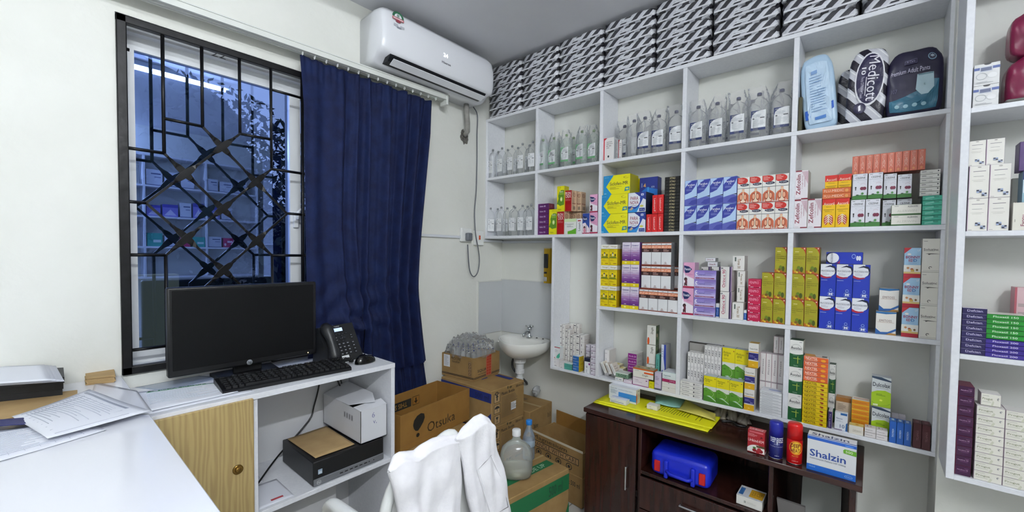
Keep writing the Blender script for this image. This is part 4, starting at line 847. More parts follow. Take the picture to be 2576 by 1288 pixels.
def muc(F):
    F.R(0, .62, .7, 1, '#eceef4'); F.E(.42, .80, .55, .19, '#eceef4'); F.pg([(.25, .90), (.6, .97), (.9, .94), (1, .85), (.98, .74), (.86, .64), (.93, .78), (.86, .88), (.6, .92)], '#141a3c'); F.pg([(0, .60), (.3, .555), (.62, .58), (.75, .62), (.45, .605), (.2, .63), (0, .68)], '#b0203c'); F.T('MUCOSOLVAN', .05, .765, .90, .82, '#252c52', .035); L(F, .1, .66, .6, .74, 3, '#b9bccb'); F.R(.05, .50, .45, .515, '#9fb0e0')
    F.ring(.68, .20, .10, .045, .03, '#9db6ea'); F.ring(.68, .08, .20, .08, .03, '#7f9ce0', 0, 180); F.E(.62, .085, .06, .035, '#e6ecfa'); F.E(.75, .085, .06, .035, '#e6ecfa'); F.R(.5, .03, .86, .045, '#a9bde8')
des('muco', '#1c38b4', '#1a2f8c', '#e4e8f4', muc)
def mucf(F):
    F.E(.16, .5, .20, .48, '#141a3c'); F.E(.19, .5, .17, .43, '#eceef4'); F.pg([(.28, .1), (.38, .02), (.39, .35), (.34, .12)], '#b0203c'); F.T('MUCOSOLVAN', .13, .1, .19, .9, '#252c52', .03, 90); F.ring(.76, .65, .055, .2, .015, '#9db6ea'); F.E(.86, .5, .035, .2, '#e6ecfa'); F.E(.92, .5, .035, .2, '#e6ecfa')
des('mucoflat', '#1c38b4', '#1a2f8c', '#3048b0', mucf)
def emi(F):
    F.pg([(0, 1), (0, .93), (.5, .90), (1, .95), (1, 1)], '#2d6ea8'); F.T('EMITOSS', .18, .56, .78, .66, '#8b6a62', .02); F.R(.1, .53, .9, .54, '#b8907f'); F.pg([(0, .26), (.25, .10), (.6, .12), (1, .30), (1, .20), (.6, .02), (0, 0)], '#2d64a8'); F.pg([(.5, 0), (.7, .09), (1, .07), (1, 0)], '#b98a4a')
des('emitoss', '#ece9e2', '#8d8a84', '#cfcbc2', emi)
def bon(F):
    F.pg([(0, 1), (.45, 1), (0, .80)], '#c8323c'); F.R(0, .15, 1, .42, '#f0efe8'); F.R(.0, 0, 1, .13, '#b8243a'); F.R(0, .13, 1, .19, '#dcc27a'); F.E(.3, .78, .12, .035, '#f3eef0'); F.T('BONNY', .1, .64, .94, .73, '#a82a5a', .035); F.T('KID', .28, .53, .52, .62, '#c02f4a', .035); F.T('D', .56, .53, .76, .62, '#2d6ab4', .035); F.R(.3, .48, .75, .49, '#8db2cc'); F.E(.25, .32, .08, .035, '#c98a5a'); F.E(.48, .28, .09, .035, '#b8604a'); F.R(.42, .2, .62, .27, '#d6b25a'); F.E(.78, .26, .07, .035, '#8a6a4a'); F.T('LF', .78, .88, .92, .94, '#eef2f8', .02)
des('bonny', '#a6cdea', '#8f9aa4', '#b8c9d4', bon)
def sol(F): F.R(.08, .92, .30, .93, '#6a6a66'); F.T('Soluzinc', .08, .64, .92, .71, '#55544e', .02); F.R(.08, .62, .7, .625, '#8a8982'); F.pg([(.18, .55), (.5, .56), (.98, .545), (.98, .54), (.5, .535), (.38, .51), (.34, .54)], '#5c5b55'); F.ring(.5, .13, .10, .04, .04, '#4f4e49', 20, 260); F.R(.08, .045, .98, .05, '#6a6a66')
des('soluzinc', '#e9e6dc', '#d2cfc6', '#dbd8ce', sol)
# --- bottom row
des('abz', '#eceae8', '#d8d6d4', '#e2e0de', lambda F: (F.R(.86, 0, 1, 1, '#d2d0cf'), F.T('ABZ', .25, .24, .68, .72, '#3c3e44', .02, 90), F.R(.1, .9, .6, .93, '#b4b3b1')))
des('vasc', '#eceae8', '#dcd9d7', '#e4e2e0', lambda F: (F.T('Virolwin', .08, .32, .42, .66, '#5c5d63', .02), F.R(.60, .28, .66, .72, '#6a6b70'), L(F, .68, .25, .94, .75, 4, '#a9a9ad'), F.R(0, .94, 1, 1, '#b4b2b0')))
def pir(F):
    F.R(0, .58, 1, 1, '#e8d90f'); F.T('Piriton', .08, .83, .66, .90, '#7d7d14', .025); F.T('syrup', .12, .75, .5, .82, '#7d7d14', .025); L(F, .1, .68, .6, .72, 2, '#a8a014'); F.R(0, .42, 1, .60, '#dfe2d8'); F.pg([(0, 0), (0, .50), (.2, .54), (.55, .48), (.8, .42), (1, .44), (1, 0)], '#5b9a2a'); F.pg([(0, 0), (0, .22), (.4, .18), (1, .02), (1, 0)], '#46822a'); F.ring(.45, .32, .36, .13, .02, '#cfe0a8', -70, 70); F.pg([(.25, .22), (.5, .24), (1, .08), (1, .05), (.6, .17)], '#c4dcd4'); F.R(.12, .40, .3, .42, '#3d6a24'); F.pg([(.84, .94), (.95, .94), (.9, .90)], '#a85a1c')
des('piriton', '#e8d90f', '#5c5a34', '#b9c2c6', pir)
def ttl(F): F.R(0, .66, 1, 1, '#e8e6e0'); F.R(0, .63, 1, .66, '#d9a21c'); F.T('Tusso-Cold', .1, .74, .88, .80, '#3a3c44', .02); F.R(0, .32, 1, .60, '#2c2a78'); L(F, .1, .42, .7, .52, 2, '#8a88c4'); F.T('60ml', .62, .35, .88, .40, '#d0d0ee', .01); F.R(0, 0, 1, .27, '#e0ae14'); F.R(.4, .10, .6, .13, '#f2d67a')
des('tusso', '#e8e6e0', '#d6d3cb', '#b98f2c', ttl)
des('flor', '#e6e2e0', '#d0cccb', '#b9b4b4', lambda F: (F.R(0, 0, .06, 1, '#c99aa4'), F.T('Florease', .40, .24, .62, .76, '#77737a', .01, 90), F.R(0, .96, 1, 1, '#a89aa0')))
des('greystack', '#e6e8ea', '#d9dbde', '#e2e4e8', lambda F: (L(F, .08, .2, .92, .8, 2, '#b9bcc2'), F.R(0, 0, 1, .12, '#bcbfc5')), None, lambda F: (F.E(.62, .4, .3, .14, '#a8b4d4'), L(F, .1, .55, .6, .9, 4, '#c6cad2')))
def avo(F): F.R(0, 0, 1, .50, '#14582c'); F.E(.5, .53, .5, .06, '#ecebe6'); F.ring(.5, .70, .38, .15, .015, '#4a4c50', 0, 180); F.T('Avolac', .1, .66, .92, .76, '#4a4c50', .02); F.R(.1, .63, .9, .635, '#8a8c90'); F.R(.60, .14, .66, .40, '#a9b84a'); F.R(.30, .31, .82, .335, '#a9b84a'); F.T('3 Bottles', .32, .04, .66, .075, '#c4d4c4', .0); L(F, .25, .42, .75, .47, 2, '#7da88a'); F.R(.72, .93, .92, .945, '#6a6c70')
des('avolac', '#ecebe6', '#b5b7b0', '#22402c', avo, lambda F: F.R(0, 0, 1, .5, '#17492a'))
def nex(o):
    def f(F): F.T('NEXTSIL', .08, .34, .58, .86, '#fbe9dc' if o else '#4a3a08', .035); F.R(.10, .16, .55, .24, '#f6c8b0' if o else '#a88c10'); F.E(.80, .42, .10, .26, '#f2a92c') if o else (F.E(.80, .45, .06, .22, '#8a3a14'), F.E(.75, .55, .04, .16, '#a84a1c')); F.R(0, 0, 1, .06, '#b8441c' if o else '#a8940c')
    return f
des('nexo', '#e0602c', '#d8cfc9', '#e8a05a', nex(1), lambda F: F.R(0, 0, 1, .1, '#b9b2ac'), lambda F: (F.pg([(.4, .9), (.5, .2), (1, .05), (1, .95)], '#e9e5e0'), F.R(.72, .2, .92, .7, '#7d7a78'), F.E(.2, .4, .12, .2, '#f0b04a')))
des('nexy', '#e8c816', '#b8a018', '#e8cc2a', nex(0), lambda F: F.R(0, 0, 1, .1, '#8d7a14'))
def dul(F): F.pg([(0, .94), (.4, .90), (1, .86), (1, .90), (.5, .99), (0, 1)], '#34465c'); F.T('Dulcolax', .06, .66, .94, .80, '#2c3640', .03); F.R(.2, .61, .85, .625, '#9aa0a6'); F.pg([(0, 0), (0, .45), (.3, .53), (.7, .56), (1, .50), (1, 0)], '#a4c81e'); L(F, .25, .36, .75, .44, 2, '#5d7f14'); F.E(.5, .22, .08, .03, '#dce85a'); F.ring(.5, .2, .5, .16, .03, '#7da018', 200, 340); F.R(.1, .02, .35, .08, '#e6efc4')
des('dulcolax', '#d3d8d8', '#a8adb0', '#c4c9cc', dul)
des('orangeyellow', '#d9861c', '#e2c414', '#e8e0d6', lambda F: (F.T('COLDGON', .15, .4, .85, .65, '#a85a0c', .01), F.R(0, 0, 1, .1, '#e8d43a')), lambda F: F.R(.1, .3, .7, .6, '#cfae10'), lambda F: F.R(.1, .3, .9, .7, '#d9b8a4'))
des('brownkraft', '#c9b7a3', '#b8a694', '#b07a3a', lambda F: (F.R(0, .84, 1, 1, '#a06a2c'), L(F, .15, .55, .7, .78, 4, '#8f8070')))
des('metoz', '#e4e8ee', '#c9cfd8', '#dfe3e9', lambda F: (F.T('Metosec', .12, .62, .62, .72, '#4a5a88', .02), L(F, .12, .48, .7, .56, 2, '#a9b0c0'), F.R(.45, .88, .95, 1, '#2c64a4'), F.pg([(.85, 0), (1, 0), (1, .5), (.88, .42)], '#2c64a4'), F.R(0, 0, .6, .05, '#7d6a8c'), F.T('10', .42, .14, .78, .34, '#4d6a94', .0)))
des('purplev', '#3c2a66', '#cfcad6', '#d9d6dc', lambda F: F.T('OMEX 40 2mg', .3, .08, .7, .85, '#e0dcee', .01, 90))
des('cream', '#e9e4d8', '#d6d0c4', '#dccb7a', lambda F: (F.T('Ceftriaxone', .28, .40, .85, .55, '#a49c8c', .0), F.R(.25, .3, .88, .33, '#b8b0a2')), None, lambda F: F.E(.55, .5, .12, .18, '#c98a2c'))
des('whiteflat', '#e3dedd', '#cfc9c8', '#dcd4d4', lambda F: (F.T('Oxytocin', .10, .40, .72, .62, '#5c5860', .02), F.R(0, 0, 1, .08, '#a49c9c')), None, lambda F: (F.R(.2, .3, .3, .7, '#8a7a80'), F.R(.5, .3, .6, .6, '#b89aa0')))
des('blueup', '#1f5fb8', '#184a94', '#2f6cc0', lambda F: (F.T('DIGORIDA', .38, .28, .64, .66, '#cfe0f4', .02, 90), F.R(.72, .3, .75, .6, '#5a94d8')), None, lambda F: F.R(.3, .3, .7, .8, '#bcd0e8'))
des('maroonup', '#4c1820', '#3c1218', '#5c2630', lambda F: (F.T('TELAMOS', .42, .32, .68, .72, '#8d5a60', .02, 90), F.R(.25, .45, .28, .7, '#77424a')), None, lambda F: F.R(.3, .2, .7, .7, '#8a5a60'))
# cosmetic small ones in the tall bay
des('stripe', '#ece9e4', '#e2dcd6', '#efede9', lambda F: (F.R(.44, 0, .50, 1, '#26262a'), F.R(.06, .66, .36, .80, '#55565c'), F.R(.06, .40, .3, .46, '#a9a8a4'), F.R(.66, .4, .72, .7, '#3c3d42'), F.R(0, 0, 1, .03, '#c4c0ba')), lambda F: (F.R(.1, .3, .7, .36, '#b9aca4'), F.R(0, 0, 1, .03, '#b9b4ae')), lambda F: F.R(.44, 0, .50, 1, '#26262a'))
des('tealwhite', '#e8eaea', '#dfe2e2', '#cfe6e0', lambda F: (F.R(0, .93, 1, 1, '#b84a58'), L(F, .2, .55, .7, .8, 4, '#b4b8bc'), F.pg([(.45, .10), (.55, .3), (1, .55), (1, .2), (.8, .06)], '#4cb898'), F.R(0, .04, .25, .12, '#c23a3c')))
des('plainw', '#e9e6e6', '#dedad8', '#eeecec', lambda F: (F.E(.35, .6, .1, .08, '#c9c6cc'), F.R(.3, .1, .6, .18, '#8a8890'), F.R(.05, .85, .5, .88, '#c9c4c4')))
des('tealgrn', '#57a99c', '#4a8f86', '#dfeeea', lambda F: (F.T('Lotemax', .3, .35, .85, .6, '#2f6a62', .02), F.R(0, 0, 1, .08, '#3c7f76')))
des('bluyel', '#2a6cb4', '#bfa414', '#dfe6f0', lambda F: (F.T('Ibumex', .06, .42, .55, .60, '#dfe9f6', .02), F.R(0, .92, 1, 1, '#5a96d4'), F.R(.9, 0, 1, 1, '#bfa414')), lambda F: (F.R(.2, .4, .8, .6, '#a08a10')))
des('navycap', '#e9ebee', '#d6d8dc', '#1c2240', lambda F: (F.R(0, .76, 1, 1, '#1c2240'), F.R(.72, .56, 1, .68, '#7a2a78'), F.ring(.42, .42, .12, .06, .05, '#3c3e46'), F.R(.3, .05, .5, .25, '#cdd0d6')))
des('lilacw', '#e4dfe8', '#d9d3de', '#e6e1ea', lambda F: (F.R(0, 0, 1, .07, '#7a4a78'), F.R(.15, .55, .3, .8, '#6a6874'), F.R(.4, .6, .7, .66, '#a9a4b4'), F.R(.1, .25, .8, .3, '#b9b3c4')))
des('whitebooks', '#ecebea', '#d9cfc4', '#efeeec', lambda F: (F.R(.36, .2, .46, .85, '#4a4a4c'), F.R(.6, .3, .66, .7, '#b9b8b6')), lambda F: L(F, .1, .2, .8, .8, 3, '#b8aca0'), None)
des('wy', '#e6e6e2', '#a89a84', '#ece6bc', lambda F: (F.R(.1, .2, .4, .7, '#c4c8cc'), F.R(.5, .3, .8, .6, '#9aa0a8')), None, lambda F: F.E(.5, .5, .35, .3, '#d8c878'))
des('aurora', '#8a1c84', '#d5d0cc', '#dcd8d4', lambda F: F.T('As-ab-20', .10, .34, .9, .66, '#e6c4e6', .025), lambda F: L(F, .1, .3, .8, .7, 3, '#b4aeaa'))
des('grnbox', '#7fa086', '#5f7f68', '#c9cfc9', lambda F: (F.T('ILOSK', .2, .2, .9, .7, '#2f4f3c', .03), F.R(0, .8, 1, 1, '#dfe6df')))
des('pinkw', '#e9dfe6', '#cf9cc0', '#efe9ee', lambda F: (F.T('Lyfix', .15, .55, .38, .75, '#a88aa4', .01), F.R(.15, .42, .6, .46, '#b4a4b4'), F.R(.82, .7, .92, .8, '#8a3a78'), F.R(0, 0, 1, .08, '#a8488c')))
des('ginger', '#ecebe2', '#6a6a4c', '#a49a78', lambda F: (F.R(0, .84, 1, 1, '#cf6a2c'), F.T('Zinglit', .45, .18, .75, .40, '#6c6a58', .02), F.R(.55, .50, 1, .68, '#dd5a1e'), F.R(.1, .70, .3, .74, '#a9a8a0')), lambda F: F.R(0, .84, 1, 1, '#cf6a2c'), lambda F: [F.E(.2+.15*i, .4+.2*(i % 2), .06, .15, ['#5f7a3a', '#d9a48a', '#e8d8a8'][i % 3]) for i in range(5)])
des('gingerv', '#ecebe4', '#58684c', '#d9d4c8', lambda F: (F.T('Zinglit', .45, .55, .75, .9, '#6c6a58', .02, 90), F.E(.18, .18, .12, .20, '#dd5a1e'), F.R(.08, .05, .28, .3, '#dd5a1e'), F.R(0, 0, 1, .02, '#8a8474')), lambda F: [F.E(.3+.25*(i % 2), .2+.15*i, .2, .1, ['#2f4a30', '#7a8a5a', '#b9a488'][i % 3]) for i in range(5)])
des('tealv', '#5fa89c', '#3c7f78', '#8fcabf', lambda F: F.T('Benzipant-Plus', .35, .1, .7, .85, '#1f4f4a', .02, 90))
des('bluearc', '#dfe4ee', '#a9a8ac', '#8b8c90', lambda F: (F.pg([(.55, 1), (.5, .7), (.75, .45), (.5, .2), (.5, .0), (.9, 0), (1, .5), (.95, 1)], '#2a40a4'), F.E(.3, .35, .15, .06, '#5a6ab4'), L(F, .1, .7, .45, .92, 4, '#a9b4cc')))
des('lilv', '#cfc4dc', '#b9aec6', '#ddd6e6', lambda F: (F.R(0, 0, 1, .10, '#5c5c6c'), L(F, .12, .55, .7, .80, 3, '#8f86a4'), L(F, .12, .3, .7, .42, 2, '#a49ab8')))
des('aug', '#dfe9ea', '#9cc9c6', '#e6eaee', lambda F: (F.R(0, 0, 1, .30, '#a3245c'), F.T('Augmentin', .10, .55, .62, .72, '#3c6a70', .02), F.T('625mg', .55, .10, .92, .22, '#eec9da', .02), L(F, .1, .38, .6, .48, 2, '#9ab4b8')), lambda F: F.R(0, 0, 1, .3, '#3c4a50'))
des('plainlow', '#e6e3df', '#dcd8d4', '#e9e6e3', lambda F: (F.E(.5, .85, .05, .1, '#a4a09c'), F.R(0, .48, 1, .5, '#c9c5c0')))
des('yellowsm', '#e6dc14', '#cfc410', '#b9b018', lambda F: F.T('Nexa 2', .2, .3, .75, .65, '#6c6a14', .02))
# second unit
des('blisterw', '#e2e3e3', '#cfd0d2', '#dddedf', lambda F: (F.E(.52, .985, .14, .06, '#3c3c40'), F.R(0, .72, 1, .84, '#5668a4'), F.R(.22, .62, .72, .86, '#cfd4df'), F.R(.26, .66, .68, .82, '#6a7290'), F.ring(.3, .42, .22, .16, .03, '#b4b8bc'), F.E(.72, .42, .18, .12, '#f0f1f2'), L(F, .1, .08, .8, .18, 2, '#b4b6ba')))
des('bluepix', '#eeece4', '#cfc8cc', '#e4e1da', lambda F: (F.R(.2, .82, .82, .835, '#77727f'), F.R(.22, .67, .72, .678, '#77727f'), F.R(.15, .56, .8, .565, '#a9a39c'), F.R(.22, .52, .7, .525, '#a9a39c'), F.E(.5, .95, .09, .02, '#b9b5b0'), F.R(0, 0, .02, 1, '#b48ab8'), F.R(.40, .22, .52, .26, '#2a3350'), F.R(.53, .22, .65, .26, '#9fb0d4'), F.R(.40, .17, .52, .21, '#9fb0d4'), F.R(.53, .17, .65, .21, '#2a3350'), F.R(.66, .12, .78, .16, '#9fb0d4'), F.R(.79, .12, .90, .16, '#2a3350'), F.R(.66, .07, .78, .11, '#2a3350'), F.R(.79, .07, .90, .11, '#b9c4dc'), F.R(.06, .03, .24, .04, '#77727f')))
des('defcian', '#241d52', '#1c1742', '#dcd8d4', lambda F: (F.T('Defcian', .2, .40, .82, .74, '#cdc8e4', .03), F.R(.2, .30, .86, .34, '#8a84b8'), F.R(0, .95, 1, 1, '#8f8ab4')))
des('flox150', '#1f8a2c', '#17702a', '#dfdcd4', lambda F: (F.T('Floxatil 150', .16, .32, .78, .72, '#dff0dc', .03), F.R(0, .93, 1, 1, '#176a24')))
des('flox200', '#3a2a8c', '#2c2070', '#4a3c94', lambda F: (F.T('Floxatil 200', .18, .32, .80, .72, '#dcd6f0', .03), F.R(0, .95, 1, 1, '#2a1f6c')))
des('maroon', '#3c0f3c', '#5c1838', '#6d2a44', lambda F: (F.T('Hemoforce 150', .15, .52, .82, .64, '#c9a4c4', .02), F.R(.3, .40, .8, .44, '#7a4a78'), F.R(.6, .72, .85, .76, '#8a5a84'), F.R(.0, .0, .04, 1, '#6d1838')))
des('progut', '#e9e7dc', '#b9aab4', '#eeece6', lambda F: (F.T('Progut', .08, .42, .58, .66, '#8d9272', .025), F.R(.08, .80, .4, .83, '#a9a8a0'), F.R(.08, .30, .5, .33, '#b4b3a8'), F.ring(.86, .62, .05, .10, .025, '#5c5f6c', 40, 280), F.pg([(.5, 0), (.6, .45), (.66, .35), (.6, 0)], '#d3d4c0')))
des('creamw', '#e9e6da', '#dedbcf', '#e2dfd4', lambda F: (F.T('Evonu', .4, .15, .6, .55, '#8a2850', .02, 90), F.R(.1, .3, .14, .4, '#b0aca0')))
des('purplegreen', '#4a2a6c', '#3c1f5c', '#5c3a7c', lambda F: (F.R(.5, 0, 1, .35, '#7ab42a'), F.R(.3, .6, .4, .8, '#d9cfe4')))
des('bluegrad', '#cfdfe9', '#7fa4b8', '#2c3a70', lambda F: (F.R(0, .72, 1, 1, '#2c3a70'), F.R(0, 0, 1, .3, '#8fb4c4')))
des('pinkcase', '#d8b8bc', '#c98a94', '#dcc4c4', lambda F: (F.R(0, 0, .12, 1, '#b8606c'), L(F, .2, .3, .8, .8, 4, '#b9a4a4')))
# cabinet top
def uri(F): F.T('Urikind-KM', .04, .50, .94, .62, '#f6e6e6', .035); L(F, .04, .72, .6, .86, 4, '#d9949a'); F.R(.1, .90, .9, .97, '#c9606a'); F.E(.55, .04, .62, .34, '#eceae4', 0, 180); F.pg([(.5, .36), (1, .38), (1, .28), (.55, .28)], '#5c4a2c'); [F.E(a, b, .12, .075, c) for a, b, c in ((.42, .14, '#8d1a22'), (.62, .10, '#a3222a'), (.8, .14, '#8d1a22'), (.70, .2, '#a82a30'))]; F.E(.42, .25, .1, .04, '#3c7a2c'); F.pg([(.72, .72), (.82, .80), (.9, .72)], '#5c0f18')
des('urikind', '#a81a26', '#8d1420', '#b8323c', uri, lambda F: F.R(0, 0, 1, .1, '#d8d0cc'), lambda F: (F.T('Urikind', .1, .2, .85, .7, '#eecdd0', .02)))
def shal(F):
    F.R(0, 0, 1, .175, '#1c68c8'); F.R(0, .90, 1, .985, '#2a62c4'); F.E(.86, .935, .09, .025, '#5a92e4'); F.T('Shalzin', .06, .42, .80, .62, '#24489c', .045); F.T('Azithromycin Tablets USP 500mg', .06, .335, .80, .385, '#6a7280', .005); F.pg([(.75, .72), (1, .70), (1, .83), (.77, .84), (.74, .80)], '#6aae2a'); F.T('500', .79, .74, .93, .81, '#dcecc8', .03); F.T('10x3x3', .05, .10, .18, .14, '#9fc4f0', .02); F.ring(.86, .085, .08, .045, .01, '#9fc4f0'); F.T('Shalina', .81, .07, .91, .10, '#9fc4f0', .01)
des('shalzin', '#dfe1e4', '#c9ccd2', '#eceef2', shal, None, lambda F: (F.T('Shalzin', .08, .25, .85, .7, '#3c4a78', .03), F.R(0, 0, 1, .1, '#2a62c4')))
des('bluebr', '#e4e9ef', '#dcd6c4', '#dfe3ea', lambda F: (F.R(.36, .14, 1, .62, '#3c8fd4'), F.T('Mantra 5D', .06, .80, .3, .86, '#2c3440', .02), L(F, .06, .44, .34, .74, 6, '#8fa4b4'), F.T('Montelukast Sodium Tablets', .36, .78, .86, .84, '#7a8494', .0)), lambda F: (F.E(0, .4, .25, .4, '#d9641c', -90, 90), L(F, .4, .3, .9, .7, 4, '#a9a48c'), F.R(.4, .86, .8, .9, '#3c4048')))
des('bluecart', '#e9ebf1', '#dcdde2', '#e6e9f2', lambda F: (F.R(.05, .28, .85, .36, '#2c4a9a'), F.T('Ozempia', .06, .52, .4, .62, '#5c74b4', .01), F.R(.08, .08, .3, .13, '#4a4e58'), L(F, .3, .62, .8, .74, 2, '#b4bccf')), None, lambda F: F.pg([(0, .6), (1, .8), (1, .95), (0, .75)], '#8fb0e0'))
des('ecobox', '#e4e2dc', '#d6d4cd', '#dfe1e4', lambda F: (F.R(.3, .35, .38, .6, '#a9aaa4'), L(F, .42, .35, .8, .6, 3, '#c9c8c0')), None, lambda F: (F.R(.05, .15, .22, .8, '#3c74b4'), F.R(.45, .15, .97, .85, '#d2a02c'), F.T('2.5 CEF', .52, .35, .9, .65, '#8d6a1c', .02)))
# ================================================================== bottles
LIQ = film('clear_bottle', (.995, 1.0, 1.0), .09, .08, gloss=.14)
LIQG = film('greenish_bottle', (.96, .995, .97), .10, .08, gloss=.14)
LBL = mat('#e9ebed', .5, name='label_paper')
BAG = film('crinkled_clear_film', (1.0, 1.0, 1.0), .13, .05, gloss=.28, bumpy=1.0, bscale=60)
def bottle_parts(root, h, w, dp, liq, capc, lab, labband, bag=False, seed=1):
    """flat-sided infusion bottle, parts under root; label faces -y"""
    r = w/2; sy = dp/w; m = MB()
    m.lathe([(r*.92, 0), (r, h*.02), (r, h*.72), (r*.93, h*.77), (r*.70, h*.84), (r*.34, h*.885), (r*.21, h*.90), (r*.21, h*.945)], (0, 0, .0005), liq, 28, sy=sy, sq=3.2); m.build('bottle_body', root)
    m = MB(); m.lathe([(r*.24, h*.94), (r*.25, h*.95), (r*.25, h*.99), (r*.20, h)], (0, 0, 0), mat(capc, .4), 16); m.build('cap', root)
    if lab:
        m = MB(); lw, lh, lz = w*.74, h*.42, h*.17; yy = -dp/2-.0006
        m.box((-lw/2, yy-.0004, lz), (lw/2, yy, lz+lh), LBL); f = Face(m, (-lw/2, yy-.0004, lz), (1, 0, 0), (0, 0, 1), lw, lh)
        if labband:
            f.R(0, 0, 1, .13, labband); f.pg([(0, 1), (0, .55), (.1, .8), (.35, .95), (.7, 1)], labband); f.R(0, .13, .03, 1, labband)
        f.lines(.12, .66, .9, .82, 4, '#b9bfc4', .4, seed); f.lines(.12, .22, .62, .56, 7, '#c3c8cc', .4, seed+1); f.R(.62, .60, .92, .64, '#3d4046'); f.R(.12, .56, .24, .62, '#55585e'); f.lines(.62, .24, .9, .5, 4, '#c3c8cc', .3, seed+2); f.R(.1, .88, .3, .93, '#8d9298')
        m.build('label', root)
    if bag:
        rd = random.Random(seed); n = 26; ph = [rd.uniform(0, 6) for _ in range(6)]; V = []; lev = 15
        for j in range(lev):
            t = j/(lev-1); z = t*h*1.14; k = 1.07 if t < .7 else 1.07-(t-.7)/.3*.32
            flat = .0 if t < .78 else (t-.78)/.22
            for i in range(n):
                a = 2*PI*i/n; q = (abs(math.cos(a))**3+abs(math.sin(a))**3)**(-1/3)
                wob = 1+.05*math.sin(a*5+ph[0]+t*9)+.04*math.sin(a*9+ph[1]-t*13)+rd.uniform(-.018, .02)
                X = r*q*math.cos(a)*k*wob*(1+.25*flat*math.sin(ph[2])); Y = r*sy*q*math.sin(a)*k*wob*(1-.45*flat)
                V.append((X+.012*flat*math.sin(ph[3]), max(-.5, Y), z+(rd.uniform(-.003, .004) if 0 < j else .001)))
        Fc = [(j*n+i, j*n+(i+1) % n, (j+1)*n+(i+1) % n, (j+1)*n+i) for j in range(lev-1) for i in range(n)]
        m = MB(); m.add(V, Fc, BAG, True); m.build('plastic_bag', root)
def proto(name, key, **kw):
    o = bpy.data.objects.new(name, None); o.empty_display_size = .02; SC.collection.objects.link(o); bottle_parts(o, **kw); return o
_used = {}
def put(protos, i, x, y, z, rot, label, cat, group):
    p = protos[i % len(protos)]
    if id(p) not in _used and p.name not in _used:
        _used[p.name] = 1; p.location = (float(x), float(y), float(z)); p.rotation_euler = (0, 0, rot); return tag(p, label, cat, group)
    return dup(p, (x, y, z), rot, label, group)
def ux(u, v, y): return float(at(u, v, y=y)[0])
# top row, first bay: nine clear bottles
pb = [proto('infusion_bottle', 1, h=.194, w=.058, dp=.044, liq=LIQ, capc='#8d9194', lab=True, labband=None, seed=3)]
us = [1239.5, 1261, 1286, 1313, 1338]; us = [1240, 1263, 1288, 1314, 1340]
for i, u in enumerate(us):
    x = ux(u, 415, -.142); put(pb, 0, x, -.142, 1.8532, (.12 if i == 4 else 0)+math.radians(-6+i*3), 'clear infusion bottle with white label, front row of top left bay, %s' % hpos(i, 5), 'bottle', 'bottles in the top left bay')
for i, u in enumerate([1253.5, 1277, 1303, 1332]):
    x = ux(u, 405, -.085); put(pb, 0, x, -.085, 1.8532, .1*i-.1, 'clear infusion bottle half hidden in back row of top left bay, %s' % hpos(i, 4), 'bottle', 'bottles in the top left bay')
# row below: bottles again
for i, u in enumerate([1234, 1261, 1292, 1314, 1336]):
    x = ux(u, 560, -.142); put(pb, 0, x, -.142, 1.4642, [.9, .0, .1, .05, .1][i], 'clear infusion bottle with white label, front of lower left bay, %s' % hpos(i, 5), 'bottle', 'bottles in the lower left bay')
for i, u in enumerate([1252, 1276, 1287.5+8, 1327]):
    x = ux(u, 550, -.082); put(pb, 0, x, -.082, 1.4642, .1*i, 'clear infusion bottle, back row of lower left bay, %s' % hpos(i, 4), 'bottle', 'bottles in the lower left bay')
m = MB(); m.box((.19, -.055, 1.465), (.40, -.015, 1.635), mat('#d6d9dc')); tag(m.build('low_box'), 'plain grey-white box standing behind the bottles of lower left bay', 'box')
# green banded bagged bottles
pg_ = [proto('bagged_bottle', 2, h=.196, w=.064, dp=.046, liq=LIQG, capc='#7fa06a', lab=True, labband='#6fb37c', bag=True, seed=s) for s in (5, 6)]
for i, (u, v, dz) in enumerate([(1366, 380, -.13), (1391, 370, -.12), (1425, 370, -.13), (1465, 360, -.135), (1489, 350, -.11)]):
    put(pg_, i, ux(u, v, -.13), dz, 1.8532, .1*(i % 3)-.1, 'green-labelled saline bottle in crinkled bag, front row, %s' % hpos(i, 5), 'bottle', 'green-labelled bagged bottles')
for i, (u, v) in enumerate([(1405, 360), (1443, 350), (1474, 345)]):
    put(pg_, i, ux(u, v, -.055), -.055, 1.8532, .1*i, 'bagged green-labelled bottle standing in the back row, %s' % hpos(i, 3), 'bottle', 'green-labelled bagged bottles')
# blue banded bagged bottles: third and fourth bays
pbl = [proto('bagged_bottle', 3, h=.198, w=.074, dp=.050, liq=LIQ, capc='#232a58', lab=True, labband='#2b3866', bag=True, seed=s) for s in (8, 9, 10)]
for i, (u, v, y_) in enumerate([(1571, 350, -.07), (1622, 345, -.135), (1657, 335, -.12), (1701, 325, -.13)]):
    put(pbl, i, ux(u, v, y_), y_, 1.8532, .06*i, 'blue-labelled bagged bottle in third top bay, %s' % hpos(i, 4), 'bottle', 'blue-labelled bagged bottles, third bay')
put(pbl, 2, ux(1595, 345, -.125), -.125, 1.8532, PI, 'bagged bottle in third top bay with its label turned to the wall', 'bottle', 'blue-labelled bagged bottles, third bay')
put(pbl, 0, ux(1640, 330, -.055), -.055, 1.8532, .1, 'bagged bottle peeping out behind the third bay front row', 'bottle', 'blue-labelled bagged bottles, third bay')
for i, (u, v, y_) in enumerate([(1756, 320, -.13), (1804, 310, -.125), (1857, 300, -.13), (1909, 295, -.13), (1966, 280, -.12)]):
    put(pbl, i+1, ux(u, v, y_), y_, 1.8532, .05*i-.05, 'blue-labelled bagged bottle in fourth top bay, %s' % hpos(i, 5), 'bottle', 'blue-labelled bagged bottles, fourth bay')
